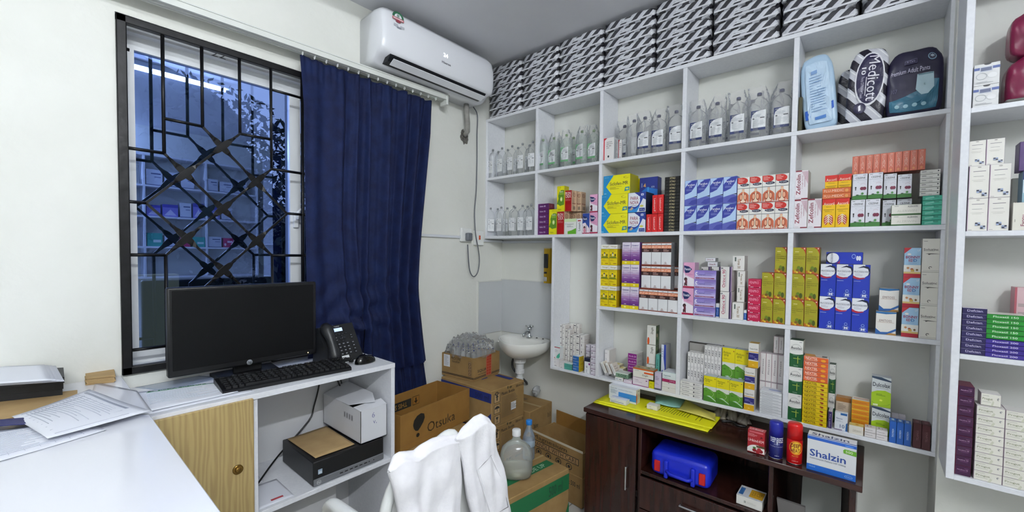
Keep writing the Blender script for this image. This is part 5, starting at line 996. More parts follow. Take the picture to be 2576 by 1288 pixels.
for i, (u, v) in enumerate([(1785, 300), (1838, 290), (1893, 280), (1945, 265)]):
    put(pbl, i, ux(u, v, -.055), -.055, 1.8532, .1*i, 'bagged bottle in back row of fourth top bay, %s' % hpos(i, 4), 'bottle', 'blue-labelled bagged bottles, fourth bay')
des('redwhite', '#eceae8', '#c9cbcc', '#dcdcdc', lambda F: (F.R(0, 0, .16, 1, '#c4162c'), F.pg([(.16, 1), (.4, 1), (.16, .9)], '#c4162c'), [F.T(t, .34, .78-.085*i, .34+.06*len(t), .83-.085*i, '#5a4a50', .02) for i, t in enumerate(('OXYTOCIN', 'INJECTION', 'BP 10IU', 'AMPS'))], F.E(.52, .17, .07, .05, '#2c2c34')), lambda F: (L(F, .1, .1, .8, .9, 14, '#8c9094'),))
cA2 = crop(1480, 180, 4.293)
place('redwhite', cA2, 155, 275, 945, 728, 1.853, 'red and white injection carton at left of the third top bay', y=-.160, d=.05)
place('redwhite', cA2, 322, 360, 925, 740, 1.853, 'grey-sided injection carton behind the red and white one', y=-.105, d=.05)
# ------------------------------------------------------------------ adult care packs in the top right bay
def softpack(name, label, x, y, z, w, d, h, m, rot=(0, 0, 0), deco=None, cat='pack', bulge=.16, top=.0, seed=1):
    """rounded stuffed film pack"""
    rd = random.Random(seed); t = thing(name, label, cat, (x, y, z), rot)
    def q(a, b, c):   # unit cube point -> pillow
        e = 7.0; L_ = (abs(a)**e+abs(b)**e+abs(c)**e)**(1/e)
        return (a/L_*w/2*(1-.10*max(0, c)**3), b/L_*d/2*(.80+bulge*(1-c*c)), (c/L_+1)*h/2+.010*(1-a*a)*max(0, c)-.0)
    bm = bmesh.new(); bmesh.ops.create_cube(bm, size=2); bmesh.ops.subdivide_edges(bm, edges=bm.edges[:], cuts=11, use_grid_fill=True)
    ph = [rd.uniform(0, 6) for _ in range(4)]
    V = []
    for v in bm.verts:
        p = q(*v.co); k = .0025*math.sin(p[0]*110+ph[0])*math.sin(p[2]*90+ph[1]); V.append((p[0], p[1]+k, p[2]+.002*math.sin(p[0]*80+ph[2])))
    mb = MB(); mb.add(V, [[v.index for v in f.verts] for f in bm.faces], m, True); bm.free(); mb.build('pack_body', t)
    if deco:
        def P(s, tt, off=.0012):
            a, c = s*2-1, tt*2-1; p = q(a*.93, -1, c*.93); k = .0025*math.sin(p[0]*110+ph[0])*math.sin(p[2]*90+ph[1]); return (p[0], p[1]+k-off, p[2])
        deco(t, P)
    return t
def on(P, pts, m, mb, off=.0012, n=1):
    mb.add([P(a, b, off+.003) for a, b in pts], [tuple(range(len(pts)))], m)
def ell(cx, cy, rx, ry, n=28): return [(cx+rx*math.cos(2*PI*i/n), cy+ry*math.sin(2*PI*i/n)) for i in range(n)]
def fan(mb, P, pts, c, m, off):
    V = [P(c[0], c[1], off)]; K = 8; off += .0025; pts = [((pts[i][0]*(1-f)+pts[(i+1) % len(pts)][0]*f), (pts[i][1]*(1-f)+pts[(i+1) % len(pts)][1]*f)) for i in range(len(pts)) for f in ((0, .25, .5, .75) if len(pts) < 12 else (0,))]; n = len(pts)
    for k in range(1, K+1):
        for a, b in pts: V.append(P(c[0]+(a-c[0])*k/K, c[1]+(b-c[1])*k/K, off))
    Fc = [(0, 1+i, 1+(i+1) % n) for i in range(n)]
    for k in range(K-1): Fc += [(1+k*n+i, 1+(k+1)*n+i, 1+(k+1)*n+(i+1) % n, 1+k*n+(i+1) % n) for i in range(n)]
    mb.add(V, Fc, m)
def ptext(mb, P, s, x0, y0, x1, y1, c, off=.004, turn=0, bold=.02):
    V, Fc, bb = text_geo(s, bold); W = bb[2]-bb[0]; H_ = bb[3]-bb[1]; out = []
    for x, y in V:
        a, b = (x-bb[0])/W, (y-bb[1])/H_
        if turn == -90: a, b = b, 1-a
        out.append(P(x0+(x1-x0)*a, y0+(y1-y0)*b, off+.003))
    mb.add(out, Fc, c)
def stripes(name, c1, c2, sc, ang, wide=.5, white=None, coord='Object', mesh=False, ysk=-.8):
    if name in MATS: return MATS[name]
    m = bpy.data.materials.new(name); m.use_nodes = True; nt = m.node_tree; b = nt.nodes['Principled BSDF']; b.inputs['Roughness'].default_value = .32
    tc = nt.nodes.new('ShaderNodeTexCoord'); sp = nt.nodes.new('ShaderNodeSeparateXYZ'); nt.links.new(tc.outputs[coord], sp.inputs[0])
    def mth(op, a, b_=None, c=None):
        n = nt.nodes.new('ShaderNodeMath'); n.operation = op
        for i, q in enumerate((a, b_, c)):
            if q is None: continue
            if isinstance(q, (int, float)): n.inputs[i].default_value = q
            else: nt.links.new(q, n.inputs[i])
        return n.outputs[0]
    xy_ = mth('ADD', sp.outputs['X'], mth('MULTIPLY', sp.outputs['Y'], ysk)); u = mth('ADD', mth('MULTIPLY', xy_, math.cos(ang)*sc), mth('MULTIPLY', sp.outputs['Z'], math.sin(ang)*sc))
    f = mth('FRACT', u); s = mth('LESS_THAN', f, wide); s2 = mth('LESS_THAN', mth('FRACT', mth('ADD', u, .18)), .09)
    mx = nt.nodes.new('ShaderNodeMix'); mx.data_type = 'RGBA'; nt.links.new(s, mx.inputs[0]); mx.inputs[6].default_value = lin(c2); mx.inputs[7].default_value = lin(c1)
    mx2 = nt.nodes.new('ShaderNodeMix'); mx2.data_type = 'RGBA'; nt.links.new(s2, mx2.inputs[0]); nt.links.new(mx.outputs[2], mx2.inputs[6]); mx2.inputs[7].default_value = lin('#f0f1f4')
    last = mx2.outputs[2]
    if mesh:
        n_ = nt.nodes.new('ShaderNodeTexVoronoi'); n_.inputs['Scale'].default_value = 260; nt.links.new(tc.outputs[coord], n_.inputs['Vector'])
        mx3 = nt.nodes.new('ShaderNodeMix'); mx3.data_type = 'RGBA'; nt.links.new(mth('MULTIPLY', mth('LESS_THAN', n_.outputs['Distance'], .25), .22), mx3.inputs[0]); nt.links.new(last, mx3.inputs[6]); mx3.inputs[7].default_value = lin('#8d8f9c'); last = mx3.outputs[2]
    nt.links.new(last, b.inputs['Base Color'])
    n2 = nt.nodes.new('ShaderNodeTexNoise'); n2.inputs['Scale'].default_value = 45; nt.links.new(tc.outputs[coord], n2.inputs['Vector']); bp = nt.nodes.new('ShaderNodeBump'); bp.inputs['Strength'].default_value = .35; bp.inputs['Distance'].default_value = .008
    nt.links.new(n2.outputs['Fac'], bp.inputs['Height']); nt.links.new(bp.outputs[0], b.inputs['Normal']); MATS[name] = m; return m
def d_blue(t, P):
    m = MB(); fan(m, P, [(.02, .25), (.98, .33), (.98, .22), (.5, .16), (.02, .1)], (.5, .22), mat('#2a62c9', .4), .001)
    m.build('blue_band', t); m = MB()
    V = [P(a, b, .003) for a, b in ((.14, .03), (.88, .03), (.88, .93), (.14, .93))]; fan(m, P, [(.14, .03), (.5, .03), (.88, .03), (.9, .5), (.88, .93), (.5, .95), (.14, .93), (.12, .5)], (.5, .5), mat('#c3dcf2', .35), .0025); m.build('front_panel', t)
    m = MB(); rd = random.Random(3)
    for i in range(14): z0 = .72-.038*i; on(P, [(.25, z0), (.25+rd.uniform(.3, .55), z0+.01), (.25+rd.uniform(.3, .55), z0+.018), (.25, z0+.008)], '#6f94c4', m, .0045)
    on(P, [(.32, .76), (.52, .77), (.52, .82), (.32, .81)], '#7fa4d6', m, .0045); on(P, [(.35, .09), (.7, .10), (.7, .15), (.35, .14)], '#4f83cc', m, .0045); m.build('small_print', t)
x0 = ux(2030, 300, -.12); xb = ux(2112, 300, -.12)
softpack('diaper_pack', 'pale blue plastic pack of pads leaning at left of the top right bay', (x0+xb)/2-.004, -.115, 1.856, xb-x0+.004, .07, .285, mat('#b4d0e8', .3), (0, math.radians(-5), 0), d_blue, seed=2, bulge=.06)
STM = stripes('mesh_stripes', '#1d1a2a', '#cfd0d8', 20, math.radians(42), .5, mesh=True, ysk=0)
def d_med(t, P):
    m = MB(); fan(m, P, ell(.56, .60, .40, .40), (.56, .60), mat('#e9e9ee', .4), .0015); fan(m, P, ell(.56, .60, .36, .365), (.56, .60), mat('#221d44', .4), .0022)
    ptext(m, P, 'Medicott', .50, .27, .80, .92, '#eceaf2', .0036, -90, .02); ptext(m, P, '10', .32, .66, .44, .76, '#eceaf2', .0036, -90); ptext(m, P, 'Pieces Of Premium Towels', .33, .32, .42, .63, '#c9c6da', .0036, -90, 0); on(P, [(.46, .35), (.48, .35), (.48, .62), (.46, .62)], '#eceaf2', m, .0036)
    fan(m, P, ell(.36, .17, .17, .085), (.36, .17), mat('#221d44', .4), .003); on(P, [(.34, .12), (.4, .14), (.38, .22), (.32, .2)], '#eceaf2', m, .0045)
    m.build('printed_oval', t)
x0 = ux(2124, 280, -.12); xb = ux(2224, 270, -.12)
softpack('diaper_pack', 'black and white striped pack with dark oval badge, top right bay', (x0+xb)/2, -.112, 1.856, xb-x0, .075, .262, STM, (0, math.radians(3), 0), d_med, seed=3)
x0 = ux(2105, 280, -.055); xb = ux(2150, 280, -.055)
softpack('diaper_pack', 'striped pack mostly hidden between the pale blue and the badged one', (x0+xb)/2+.01, -.045, 1.856, xb-x0+.02, .06, .225, STM, (0, 0, 0), None, seed=4)
def d_pants(t, P):
    m = MB(); fan(m, P, [(.0, .0), (.95, .0), (.97, .50), (.80, .52), (.62, .38), (.35, .29), (.0, .22)], (.62, .15), mat('#2c6c86', .35), .0015); m.build('teal_band', t); m = MB()
    fan(m, P, [(.55, .62), (.85, .62), (.87, .38), (.76, .28), (.64, .28), (.53, .38)], (.7, .45), mat('#b4cfd8', .5), .003); on(P, [(.57, .60), (.84, .60), (.84, .615), (.57, .615)], '#5f8796', m, .0045); m.build('pants_picture', t); m = MB()
    ptext(m, P, 'Premium Adult Pants', .02, .66, .78, .735, '#b9b6cc', .003, 0, .02); fan(m, P, ell(.83, .88, .085, .06), (.83, .88), mat('#7f9fb4', .4), .002); fan(m, P, ell(.83, .88, .065, .045), (.83, .88), mat('#241f3d', .4), .003); ptext(m, P, '*', .79, .86, .87, .91, '#c9dce6', .004); m.build('emblem', t); m = MB()
    on(P, [(.30, .80), (.54, .80), (.54, .88), (.30, .86)], '#5c587a', m, .002); on(P, [(.31, .81), (.53, .81), (.53, .87), (.31, .85)], '#241f3d', m, .003); ptext(m, P, 'A Care', .34, .82, .50, .855, '#8b88a8', .004); m.build('name_panel', t); m = MB()
    ptext(m, P, '107', .05, .36, .18, .43, '#5c5a78', .003)
    m.build('lettering', t)
    for i in range(4): m = MB(); fan(m, P, ell(.18+.17*i, .12, .05, .035, 14), (.18+.17*i, .12), mat('#9cc3cf', .5), .003); m.build('icon', t)
x0 = ux(2228, 270, -.12); xb = ux(2378, 250, -.12)
softpack('diaper_pack', 'dark purple pack of adult pants with teal lower part, far right bay', (x0+xb)/2-.004, -.112, 1.856, xb-x0-.006, .075, .222, mat('#231f3c', .3), (0, 0, 0), d_pants, seed=5, bulge=.1)
m = MB(); m.box((1.7485, -.160, 1.8535), (1.760, -.03, 1.99), mat('#4c4a35', .6)); tag(m.build('dark_board'), 'dark olive cardboard panel standing at the far left of the top right bay', 'board')
# ------------------------------------------------------------------ shrink-wrapped bundles along the top
PKM = stripes('pack_stripes', '#1e1d28', '#dfe1e8', 26, math.radians(-48), .52, mesh=True, ysk=0)
PKL = mat('#e3e4e9', .4)
def pack_mesh(w, d, h, seed):
    rd = random.Random(seed); bm = bmesh.new(); bmesh.ops.create_cube(bm, size=2); bmesh.ops.subdivide_edges(bm, edges=bm.edges[:], cuts=7, use_grid_fill=True)
    e = 11; V = []
    for v in bm.verts:
        a, b, c = v.co; L_ = (abs(a)**e+abs(b)**e+abs(c)**e)**(1/e); sag = -.10*h*math.cos(a*PI/2)*0
        V.append((a/L_*w/2+.003*math.sin(c*5+b*7+seed), b/L_*d/2+.002*math.sin(a*9+seed)*(1 if b < 0 else 0), (c/L_+1)*h/2+.0025*math.sin(a*6+b*3+seed*2)))
    m = MB(); m.add(V, [[v.index for v in f.verts] for f in bm.faces], PKM, True); bm.free()
    f = Face(m, (-w*.16, -d/2-.0035, h*.34), (1, 0, 0), (0, 0, 1), w*.25, h*.30); f.R(0, 0, 1, 1, '#eceef2'); f.T('10', .06, .3, .2, .75, '#4a4c58', .02); f.T('Disposable Towels', .24, .35, .94, .65, '#84868f', .0)
    f = Face(m, (-w/2+.008, -d/2-.0035, .0), (1, 0, .02), (0, 0, 1), w-.016, .0075); f.R(0, 0, 1, 1, '#e3e4e9')
    return m.mesh('towel_pack')
WRAP = film('milky_wrap', (.99, .99, 1.0), .05, .10, gloss=.16, bumpy=.8, bscale=18)
packs = {}
XB = [.024, .300, .578, .868, 1.150, 1.412, 1.676, 1.930, 2.160]
hn = ['nearest the air conditioner', 'second from the air conditioner', 'third from the air conditioner', 'fourth from the air conditioner', 'fifth from the air conditioner', 'sixth from the air conditioner', 'second from the right end', 'at the right end']
for i in range(8):
    w = XB[i+1]-XB[i]-.012; n = 7; H_ = .325; h = H_/n
    t = thing('towel_bundle', 'shrink-wrapped stack of black and white striped packs on top shelf, %s' % hn[i], 'bundle', ((XB[i]+XB[i+1])/2, -.092, 2.2445), 0, 'striped bundles on the top shelf')
    for j in range(n):
        me = packs.setdefault((j % 3), pack_mesh(.262, .165, h*1.01, j % 3+1)); o = bpy.data.objects.new('pack', me); SC.collection.objects.link(o); o.parent = t
        o.location = (.003*math.sin(i*3+j*2), .002*math.cos(i+j*3), j*h); o.scale = (w/.262, 1, 1)
    nn = 30; V = []; rd = random.Random(i)
    for j in range(9):
        z = (H_+.006)*j/8-.0; k = 1.015+.004*math.sin(j*2+i)
        for q in range(nn):
            a = 2*PI*q/nn; s = (abs(math.cos(a))**6+abs(math.sin(a))**6)**(-1/6); V.append((w/2*s*math.cos(a)*min(1.03, k)+rd.uniform(-.002, .002), .0885*s*math.sin(a)*k+rd.uniform(-.003, .003), max(.0005, z)))
    Fc = [(j*nn+q, j*nn+(q+1) % nn, (j+1)*nn+(q+1) % nn, (j+1)*nn+q) for j in range(8) for q in range(nn)]
    m = MB(); m.add(V, Fc, WRAP, True); m.build('plastic_wrap', t)
# ================================================================== second row (z = b)
B = ZS['b']; G = .0003
x = place('purple', cA, 525, 628, 1180, 918, B, 'flat purple tablet box in stack of six', d=.055, nz=6, y=-.162)
place('yellowgreen', cA, 628, 695, 1175, 965, B, 'yellow box with green head picture, lower, beside purple stack', d=.045, y=-.169)
x0, x1, z1 = place('iron', cA, 698, 762, 1172, 985, B, 'dark red iron syrup carton, lower row left', d=.05, y=-.165)
place('ironside', cA, 764, 805, 1172, 985, B, 'beige side of iron syrup carton, lower row middle', d=.05, y=-.125)
place('ironside', cA, 868, 908, 1165, 990, B, 'beige iron syrup carton at lower right, behind green box', d=.05, y=-.09)
place('ironside', cA, 810, 866, 1165, 990, B, 'iron syrup carton hidden behind the white and green box', d=.05, y=-.09)
zz = z1+.0006
place('yellowgreen', cA, 698, 762, 985, 763, zz, 'tall yellow box with green head picture, on the lower iron carton', d=.05, y=-.160)
place('iron', cA, 764, 828, 985, 800, zz, 'dark red iron syrup carton in the upper row', d=.05, y=-.150)
place('ironside', cA, 830, 868, 985, 805, zz, 'beige-sided iron carton in upper row, middle', d=.05, y=-.12)
place('ironside', cA, 872, 912, 985, 812, zz, 'beige-sided iron carton in upper row, right', d=.05, y=-.105)
place('greenwhite', cA, 763, 868, 1172, 1048, B, 'white and green flat capsule box in front of the iron cartons', d=.04, y=-.170)
place('thinwhite', cA, 872, 918, 1170, 1045, B, 'narrow white carton with upright dark lettering', d=.05, y=-.168, nx=1)
x0, x1, z1 = place('bluep', cA, 922, 984, 1170, 1000, B, 'blue and pink painkiller carton at lower shelf front', d=.05, y=-.166)
x0, x1, z1 = place('pinkp', cA, 986, 1055, 1168, 992, B, 'pink painkiller carton, lower, beside upright divider', d=.05, y=-.167)
place('pinkp', cA, 986, 1055, 990, 835, z1+.0006, 'pink painkiller carton, upper, beside upright divider', d=.05, y=-.160)
# bay three
x0, x1, z1 = place('siclofen', cB, 152, 486, 922, 455, B, 'large yellow and blue tablet carton', d=.10, nz=2, y=-.170, where='of three at left')
place('siclofen', cB, 188, 518, 455, 218, z1+.0006, 'large yellow and blue tablet carton, topmost of three', d=.10, y=-.160)
place('yellowsm', cB, 590, 636, 650, 248, z1-.05, 'narrow plain yellow carton behind the topmost big yellow one', d=.03, y=-.045, z1=None)
x0, x1, z1 = place('paranova', cB, 490, 712, 905, 672, B, 'blue and white carton with red letters in a white disc, lower', d=.09, y=-.168)
place('paranova', cB, 493, 716, 668, 425, z1+.0006, 'blue and white carton with red letters in white disc, upper', d=.10, y=-.172)
fz = at(*cB(493, 425), y=-.172)[2]
place('blueflat', cB, 636, 862, 470, 240, fz-.012, 'deep blue wide carton lying behind the white disc cartons', d=.05, y=-.064, z1=float(at(*cB(636, 240), y=-.064)[2]))
MB_ = MB(); MB_.box((x0+.05, -.07, B+.0005), (x1+.03, -.012, fz-.013), mat('#2a3a8c')); tag(MB_.build('medicine_box'), 'dark blue carton supporting the wide blue one at the back', 'box')
x0, x1, z1 = place('redthin', cB, 718, 930, 905, 690, B, 'thin bright red carton with upright lettering', d=.05, nx=3, y=-.166, where='of lower three')
place('redthin', cB, 793, 935, 682, 452, z1+.0006, 'thin bright red carton of the upper pair', d=.05, nx=2, y=-.166)
place('black', cB, 938, 1130, 893, 230, B, 'flat black and gold tablet box in tall stack', d=.07, nz=17, y=-.168, jitter=.001)
# bay four
x0, x1, z1 = place('parafast', cB, 1190, 1838, 885, 275, B, 'blue infusion carton with wave design', d=.07, nx=4, nz=2, y=-.170)
place('lungs', cB, 1842, 2485, 882, 238, B, 'white and red cough carton with lungs picture', d=.07, nx=4, nz=2, y=-.168)
# bay five
x0, x1, z1 = place('zefcolin', cC, 163, 485, 1080, 750, B, 'white cough syrup carton with maroon upright name', d=.06, nx=2, y=-.168, where='of lower pair')
place('zefcolin', cC, 178, 332, 742, 415, z1+.0006, 'white cough syrup carton with maroon upright name, standing on the pair', d=.08, y=-.165)
x0, x1, z1 = place('ascoril', cC, 490, 806, 1072, 745, B, 'yellow and red cough carton with red lungs', d=.06, nx=2, y=-.169, where='of lower pair')
x0, x1, z1 = place('flumedic', cC, 497, 828, 745, 622, z1+.0006, 'flat orange cold remedy box under the upper yellow pair', d=.06, nz=2, y=-.168)
place('ascorilfull', cC, 527, 836, 622, 470, z1+.0006, 'yellow and red carton of the upper pair', d=.05, nx=2, y=-.160, z1=float(at(*cC(527, 472), y=-.16)[2]))
x0, x1, z1 = place('cezine', cC, 818, 1165, 1052, 752, B, 'white carton with purple cherries and green base, lower front pair', d=.06, nx=2, y=-.170)
place('cezine', cC, 1185, 1345, 1040, 752, B, 'shaded cherry-print carton, lower row, set back', d=.05, y=-.138)
place('cezine', cC, 1350, 1530, 1035, 740, B, 'cherry-print carton behind the two flat green-edged boxes', d=.05, y=-.135)
zc = z1+.0006
place('cezine', cC, 842, 1018, 745, 455, zc, 'white cherry-print carton, upper row, leftmost', d=.06, y=-.164)
place('cezine', cC, 1022, 1196, 745, 440, zc, 'white cherry-print carton, upper row, second from left', d=.06, y=-.170)
place('cezine', cC, 1200, 1356, 742, 452, zc, 'white cherry-print carton, upper row, third from left', d=.05, y=-.150)
x0, x1, zt = place('cezine', cC, 1360, 1532, 742, 458, zc, 'white cherry-print carton, upper row, rightmost', d=.05, y=-.150)
xa = ux(*cC(842, 450), -.13); xe = ux(*cC(1695, 280), -.13); w = (xe-xa)/10; zt = float(at(*cC(845, 445), y=-.13)[2]); zt = max(zt, z1+.0006+.0)
zt = max(float(at(*cC(1022, 440), y=-.170)[2]), float(at(*cC(842, 455), y=-.164)[2]))+.0008
hz = float(at(*cC(845, 250), y=-.13)[2])-zt
for i in range(10): carton('flumedicv', xa+i*w+.0003, -.13+.0, zt, w-.0006, .08, hz, 'medicine_box', 'narrow orange cold remedy box in the upright row on top, %s' % hpos(i, 10), 'box', 'upright row of orange boxes')
x0, x1, z1 = place('alerwin', cC, 1290, 1640, 1035, 810, B, 'flat white box with green edge, right of cherry cartons', d=.05, nz=2, y=-.172+.0)
x0, x1, z1 = place('teal', cC, 1645, 1882, 1028, 705, B, 'flat turquoise box in stack of six', d=.08, nz=6, y=-.166, jitter=.002)
place('whitethin', cC, 1622, 1858, 712, 410, z1+.0006, 'flat off-white box in stack on the turquoise ones', d=.08, nz=6, y=-.158, jitter=.001)
# ================================================================== third row (z = c)
C_ = ZS['c']
place('neogyl', cD, 147, 350, 955, 176, C_, 'yellow and white children\'s syrup carton', d=.055, nx=2, nz=3, y=-.168)
place('curamol', cD, 408, 626, 978, 146, C_, 'purple and yellow syrup carton', d=.055, nx=2, nz=3, y=-.169)
x0, x1, z1 = place('brustan', cD, 628, 1112, 1010, 720, C_, 'white and orange-banded painkiller carton', d=.05, nx=4, y=-.170, where='in lower row')
x0, x1, z1 = place('brustan', cD, 657, 1026, 712, 432, z1+.0006, 'white and orange-banded painkiller carton', d=.05, nx=3, y=-.169, where='in middle row')
place('brustan', cD, 1070, 1120, 712, 442, x and z1-(z1-C_)/2+.0, 'orange-banded carton squeezed behind at the right', d=.05, y=-.115, z1=z1-.002)
place('brustan', cD, 664, 1032, 425, 150, z1+.0006, 'white and orange-banded painkiller carton', d=.07, nx=3, y=-.165, where='in top row')
x0, x1, z1 = place('pinkp', cD, 1163, 1306, 1040, 712, C_, 'pink painkiller carton, lower, at left of middle bay', d=.05, y=-.169)
place('pinkp', cD, 1180, 1322, 706, 395, z1+.0006, 'pink painkiller carton, upper, at left of middle bay', d=.06, y=-.165)
x0, x1, z1 = place('lilac', cD, 1308, 1582, 1062, 492, C_, 'lilac and violet tablet box in stack of five', d=.075, nz=5, y=-.169, where='')
x_, y_ = ux(*cD(1395, 470), -.08), -.08
for i, (a, b_) in enumerate(((1392, 1508), (1520, 1640))): place('orinox', cD, a, b_, 1000, 450, C_, 'white carton top showing behind the lilac stack, %s' % ('left' if i == 0 else 'right'), d=.045, y=-.085+.0)
zt = float(at(*cD(1392, 450), y=-.085)[2])+.001
place('smallw', cD, 1484, 1612, 440, 388, zt, 'small flat white box, lower of two on top of the pile', d=.05, y=-.085)
zt2 = float(at(*cD(1484, 388), y=-.085)[2])+.001
place('smallw', cD, 1458, 1586, 388, 338, zt2, 'small flat white box, upper of two on top of the pile', d=.045, y=-.082)
place('bluewhite', cD, 1584, 1632, 1072, 905, C_, 'tiny blue and white carton between lilac stack and white cartons', d=.04, y=-.160)
x0, x1, z1 = place('orinox', cD, 1634, 1778, 1075, 758, C_, 'white carton with red upright name and purple stripe, lower', d=.07, y=-.172)
place('orinox', cD, 1642, 1782, 755, 448, z1+.0006, 'white carton with red upright name and purple stripe, upper', d=.08, y=-.168)
x0, x1, z1 = place('torex', cD, 1787, 1930, 1105, 893, C_, 'white tablet carton with brown upright name, bottom of pile', d=.06, y=-.170)
za = z1+.0006
x0, x1, z1 = place('torex', cD, 1846, 1946, 885, 500, za, 'white carton with brown name stacked behind', d=.05, nz=2, y=-.140)
place('torex', cD, 1795, 1946, 495, 312, z1+.0006, 'white carton with brown name crowning the pile', d=.06, y=-.143)
place('bluewhite', cD, 1934, 1972, 1110, 990, C_, 'narrow blue carton end beside the crimson stack', d=.04, y=-.165)
place('fenpro', cD, 1978, 2142, 1130, 600, C_, 'crimson painkiller box in stack of five', d=.07, nz=5, y=-.168)
x0, x1, z1 = place('gold', cD, 2143, 2450, 1150, 838, C_, 'olive gold vitamin syrup carton, bottom layer', d=.06, nx=2, y=-.169, where='of middle bay')
x0, x1, z1 = place('gold', cD, 2155, 2465, 832, 520, z1+.0006, 'olive gold vitamin syrup carton, second layer', d=.06, nx=2, y=-.167, where='of middle bay')
place('gold', cD, 2320, 2470, 520, 207, z1+.0006, 'olive gold vitamin carton alone on the third layer', d=.06, y=-.164)
place('gold', cE, 120, 412, 1035, 182, C_, 'olive gold vitamin carton beside blue cartons', d=.06, nx=2, nz=3, y=-.166)
x0, x1, z1 = place('muco', cE, 425, 962, 1065, 360, C_, 'royal blue and white cough syrup carton', d=.07, nx=3, nz=2, y=-.167)
place('mucoflat', cE, 505, 903, 355, 232, z1+.0006, 'royal blue syrup carton lying on its side on the blue block', d=.06, y=-.125)
x0, x1, z1 = place('emitoss', cE, 1035, 1262, 1113, 870, C_, 'white carton with blue and gold waves, lower', d=.06, y=-.165)
place('emitoss', cE, 1072, 1293, 860, 622, z1+.0006, 'white carton with blue and gold waves, upper', d=.07, y=-.140)
place('bonny', cE, 1313, 1500, 1140, 185, C_, 'light blue and red baby syrup carton', d=.06, nz=3, y=-.168)
place('soluzinc', cE, 1503, 1698, 1146, 88, C_, 'tall off-white syrup carton with grey name', d=.06, nz=3, y=-.168)
# ================================================================== bottom row (z = d)
Dz = ZS['d']
# tall narrow bay at left
def cx_(c, a, b_, y): return ux(*c(a, b_), y)
x0, x1, z1 = place('stripe', cF, 203, 285, 690, 200, Dz, 'small white box with black stripe in tall stack, left column', d=.05, nz=7, y=-.100)
place('stripe', cF, 287, 352, 700, 270, Dz, 'small white box with black stripe, second column', d=.05, nz=6, y=-.105)
place('stripe', cF, 357, 435, 700, 350, Dz, 'small white box with black stripe, third column', d=.05, nz=5, y=-.110)
place('stripe', cF, 437, 555, 700, 345, Dz, 'small white box with black stripe, fourth column', d=.05, nz=5, y=-.108)
place('stripe', cF, 262, 398, 600, 182, Dz, 'rearmost white striped box column', d=.03, nz=6, y=-.045)
place('stripe', cF, 405, 485, 600, 190, Dz, 'second rearmost white striped box column', d=.03, nz=6, y=-.045)
place('stripe', cF, 490, 605, 600, 330, Dz, 'third rearmost white striped box column', d=.03, nz=4, y=-.045)
x0, x1, z1 = place('plainw', cF, 112, 205, 805, 680, Dz, 'plain white box under the teal-trimmed carton', d=.045, y=-.165)
place('tealwhite', cF, 125, 215, 678, 510, z1+.0006, 'white carton with teal swoosh and red corner, far left', d=.035, y=-.160)
place('plainw', cF, 207, 272, 830, 730, Dz, 'low white box beside the teal pair', d=.05, y=-.168)
x0, x1, z1 = place('tealgrn', cF, 275, 385, 850, 745, Dz, 'small teal box with white top', d=.045, nz=2, y=-.170)
place('bluyel', cF, 393, 492, 868, 640, Dz, 'small blue and yellow box in stack of three', d=.045, nz=3, y=-.171)
place('navycap', cF, 558, 640, 888, 665, Dz, 'white carton with dark navy top and purple tab', d=.03, y=-.160)
place('lilacw', cF, 645, 733, 905, 490, Dz, 'small pale lilac box in stack beside the divider', d=.045, nz=5, y=-.165)
place('lilacw', cF, 580, 640, 640, 485, Dz, 'pale lilac box pile set behind the navy-topped carton', d=.035, nz=4, y=-.110)
# bay with mixed boxes
place('plainw', cF, 845, 910, 700, 530, Dz, 'upright white carton leaning at the back left of mixed bay', d=.08, y=-.120, z1=float(at(*cF(845, 555), y=-.12)[2]))
for i in range(3):
    a = 770+68*i; p0 = at(*cF(a+110, 915-12*i), y=-.160)
    carton('whitebooks', p0[0]-.012, -.165, Dz+.022, .016, .055, .062, 'medicine_box', 'slim white carton tilted over like fallen books, %s' % hpos(i, 3), 'box', 'tilted slim cartons', (0, math.radians(-27), 0))
x0, x1, z1 = place('wy', cF, 990, 1110, 960, 900, Dz, 'white flat box at base of mixed pile', d=.05, y=-.165, z1=Dz+.019)
place('grnbox', cF, 1000, 1180, 935, 835, z1+.0006, 'pale green flat box on the white one', d=.05, y=-.166, z1=z1+.027)
x0, x1, z2 = place('wy', cF, 940, 1110, 830, 740, Dz, 'white and yellow flat box', d=.05, nz=2, y=-.112, z1=Dz+.052, where='behind the pale green one')
place('wy', cF, 935, 1060, 690, 640, z2+.0006, 'yellow-topped white box on back pile', d=.05, y=-.105, z1=z2+.014)
place('pinkw', cF, 1112, 1230, 1015, 930, Dz, 'pink and white flat box at the shelf edge', d=.05, y=-.171, z1=Dz+.017)
x0, x1, z1 = place('aurora', cF, 1168, 1295, 905, 600, Dz, 'magenta-fronted tablet box in stack of five', d=.08, nz=5, y=-.115)
x0, x1, z1 = place('pinkw', cF, 1238, 1465, 1075, 930, Dz, 'white box with pink base and side', d=.05, y=-.171)
place('ginger', cF, 1242, 1535, 945, 800, z1+.0006, 'white carton with orange top edge and ginger picture, lying flat', d=.055, y=-.172)
place('gingerv', cF, 1430, 1560, 830, 205, Dz+.0, 'tall white and orange ginger carton standing on end', d=.045, nz=3, y=-.100)
place('tealv', cF, 1562, 1615, 860, 620, Dz, 'narrow teal upright carton right of ginger cartons', d=.05, y=-.120)
place('bluearc', cF, 1636, 1708, 860, 480, Dz, 'tall white carton with dark blue arc', d=.06, nz=1, y=-.115)
place('lilv', cF, 1545, 1640, 1112, 870, Dz, 'pale lilac upright carton with grey foot', d=.03, y=-.172)
place('yellowsm', cF, 1466, 1540, 1100, 1000, Dz, 'tiny bright yellow box', d=.03, nz=2, y=-.170)
x0, x1, z1 = place('plainlow', cF, 1648, 1845, 1165, 1000, Dz, 'plain white flat box under the teal and maroon carton', d=.07, nz=2, y=-.172)
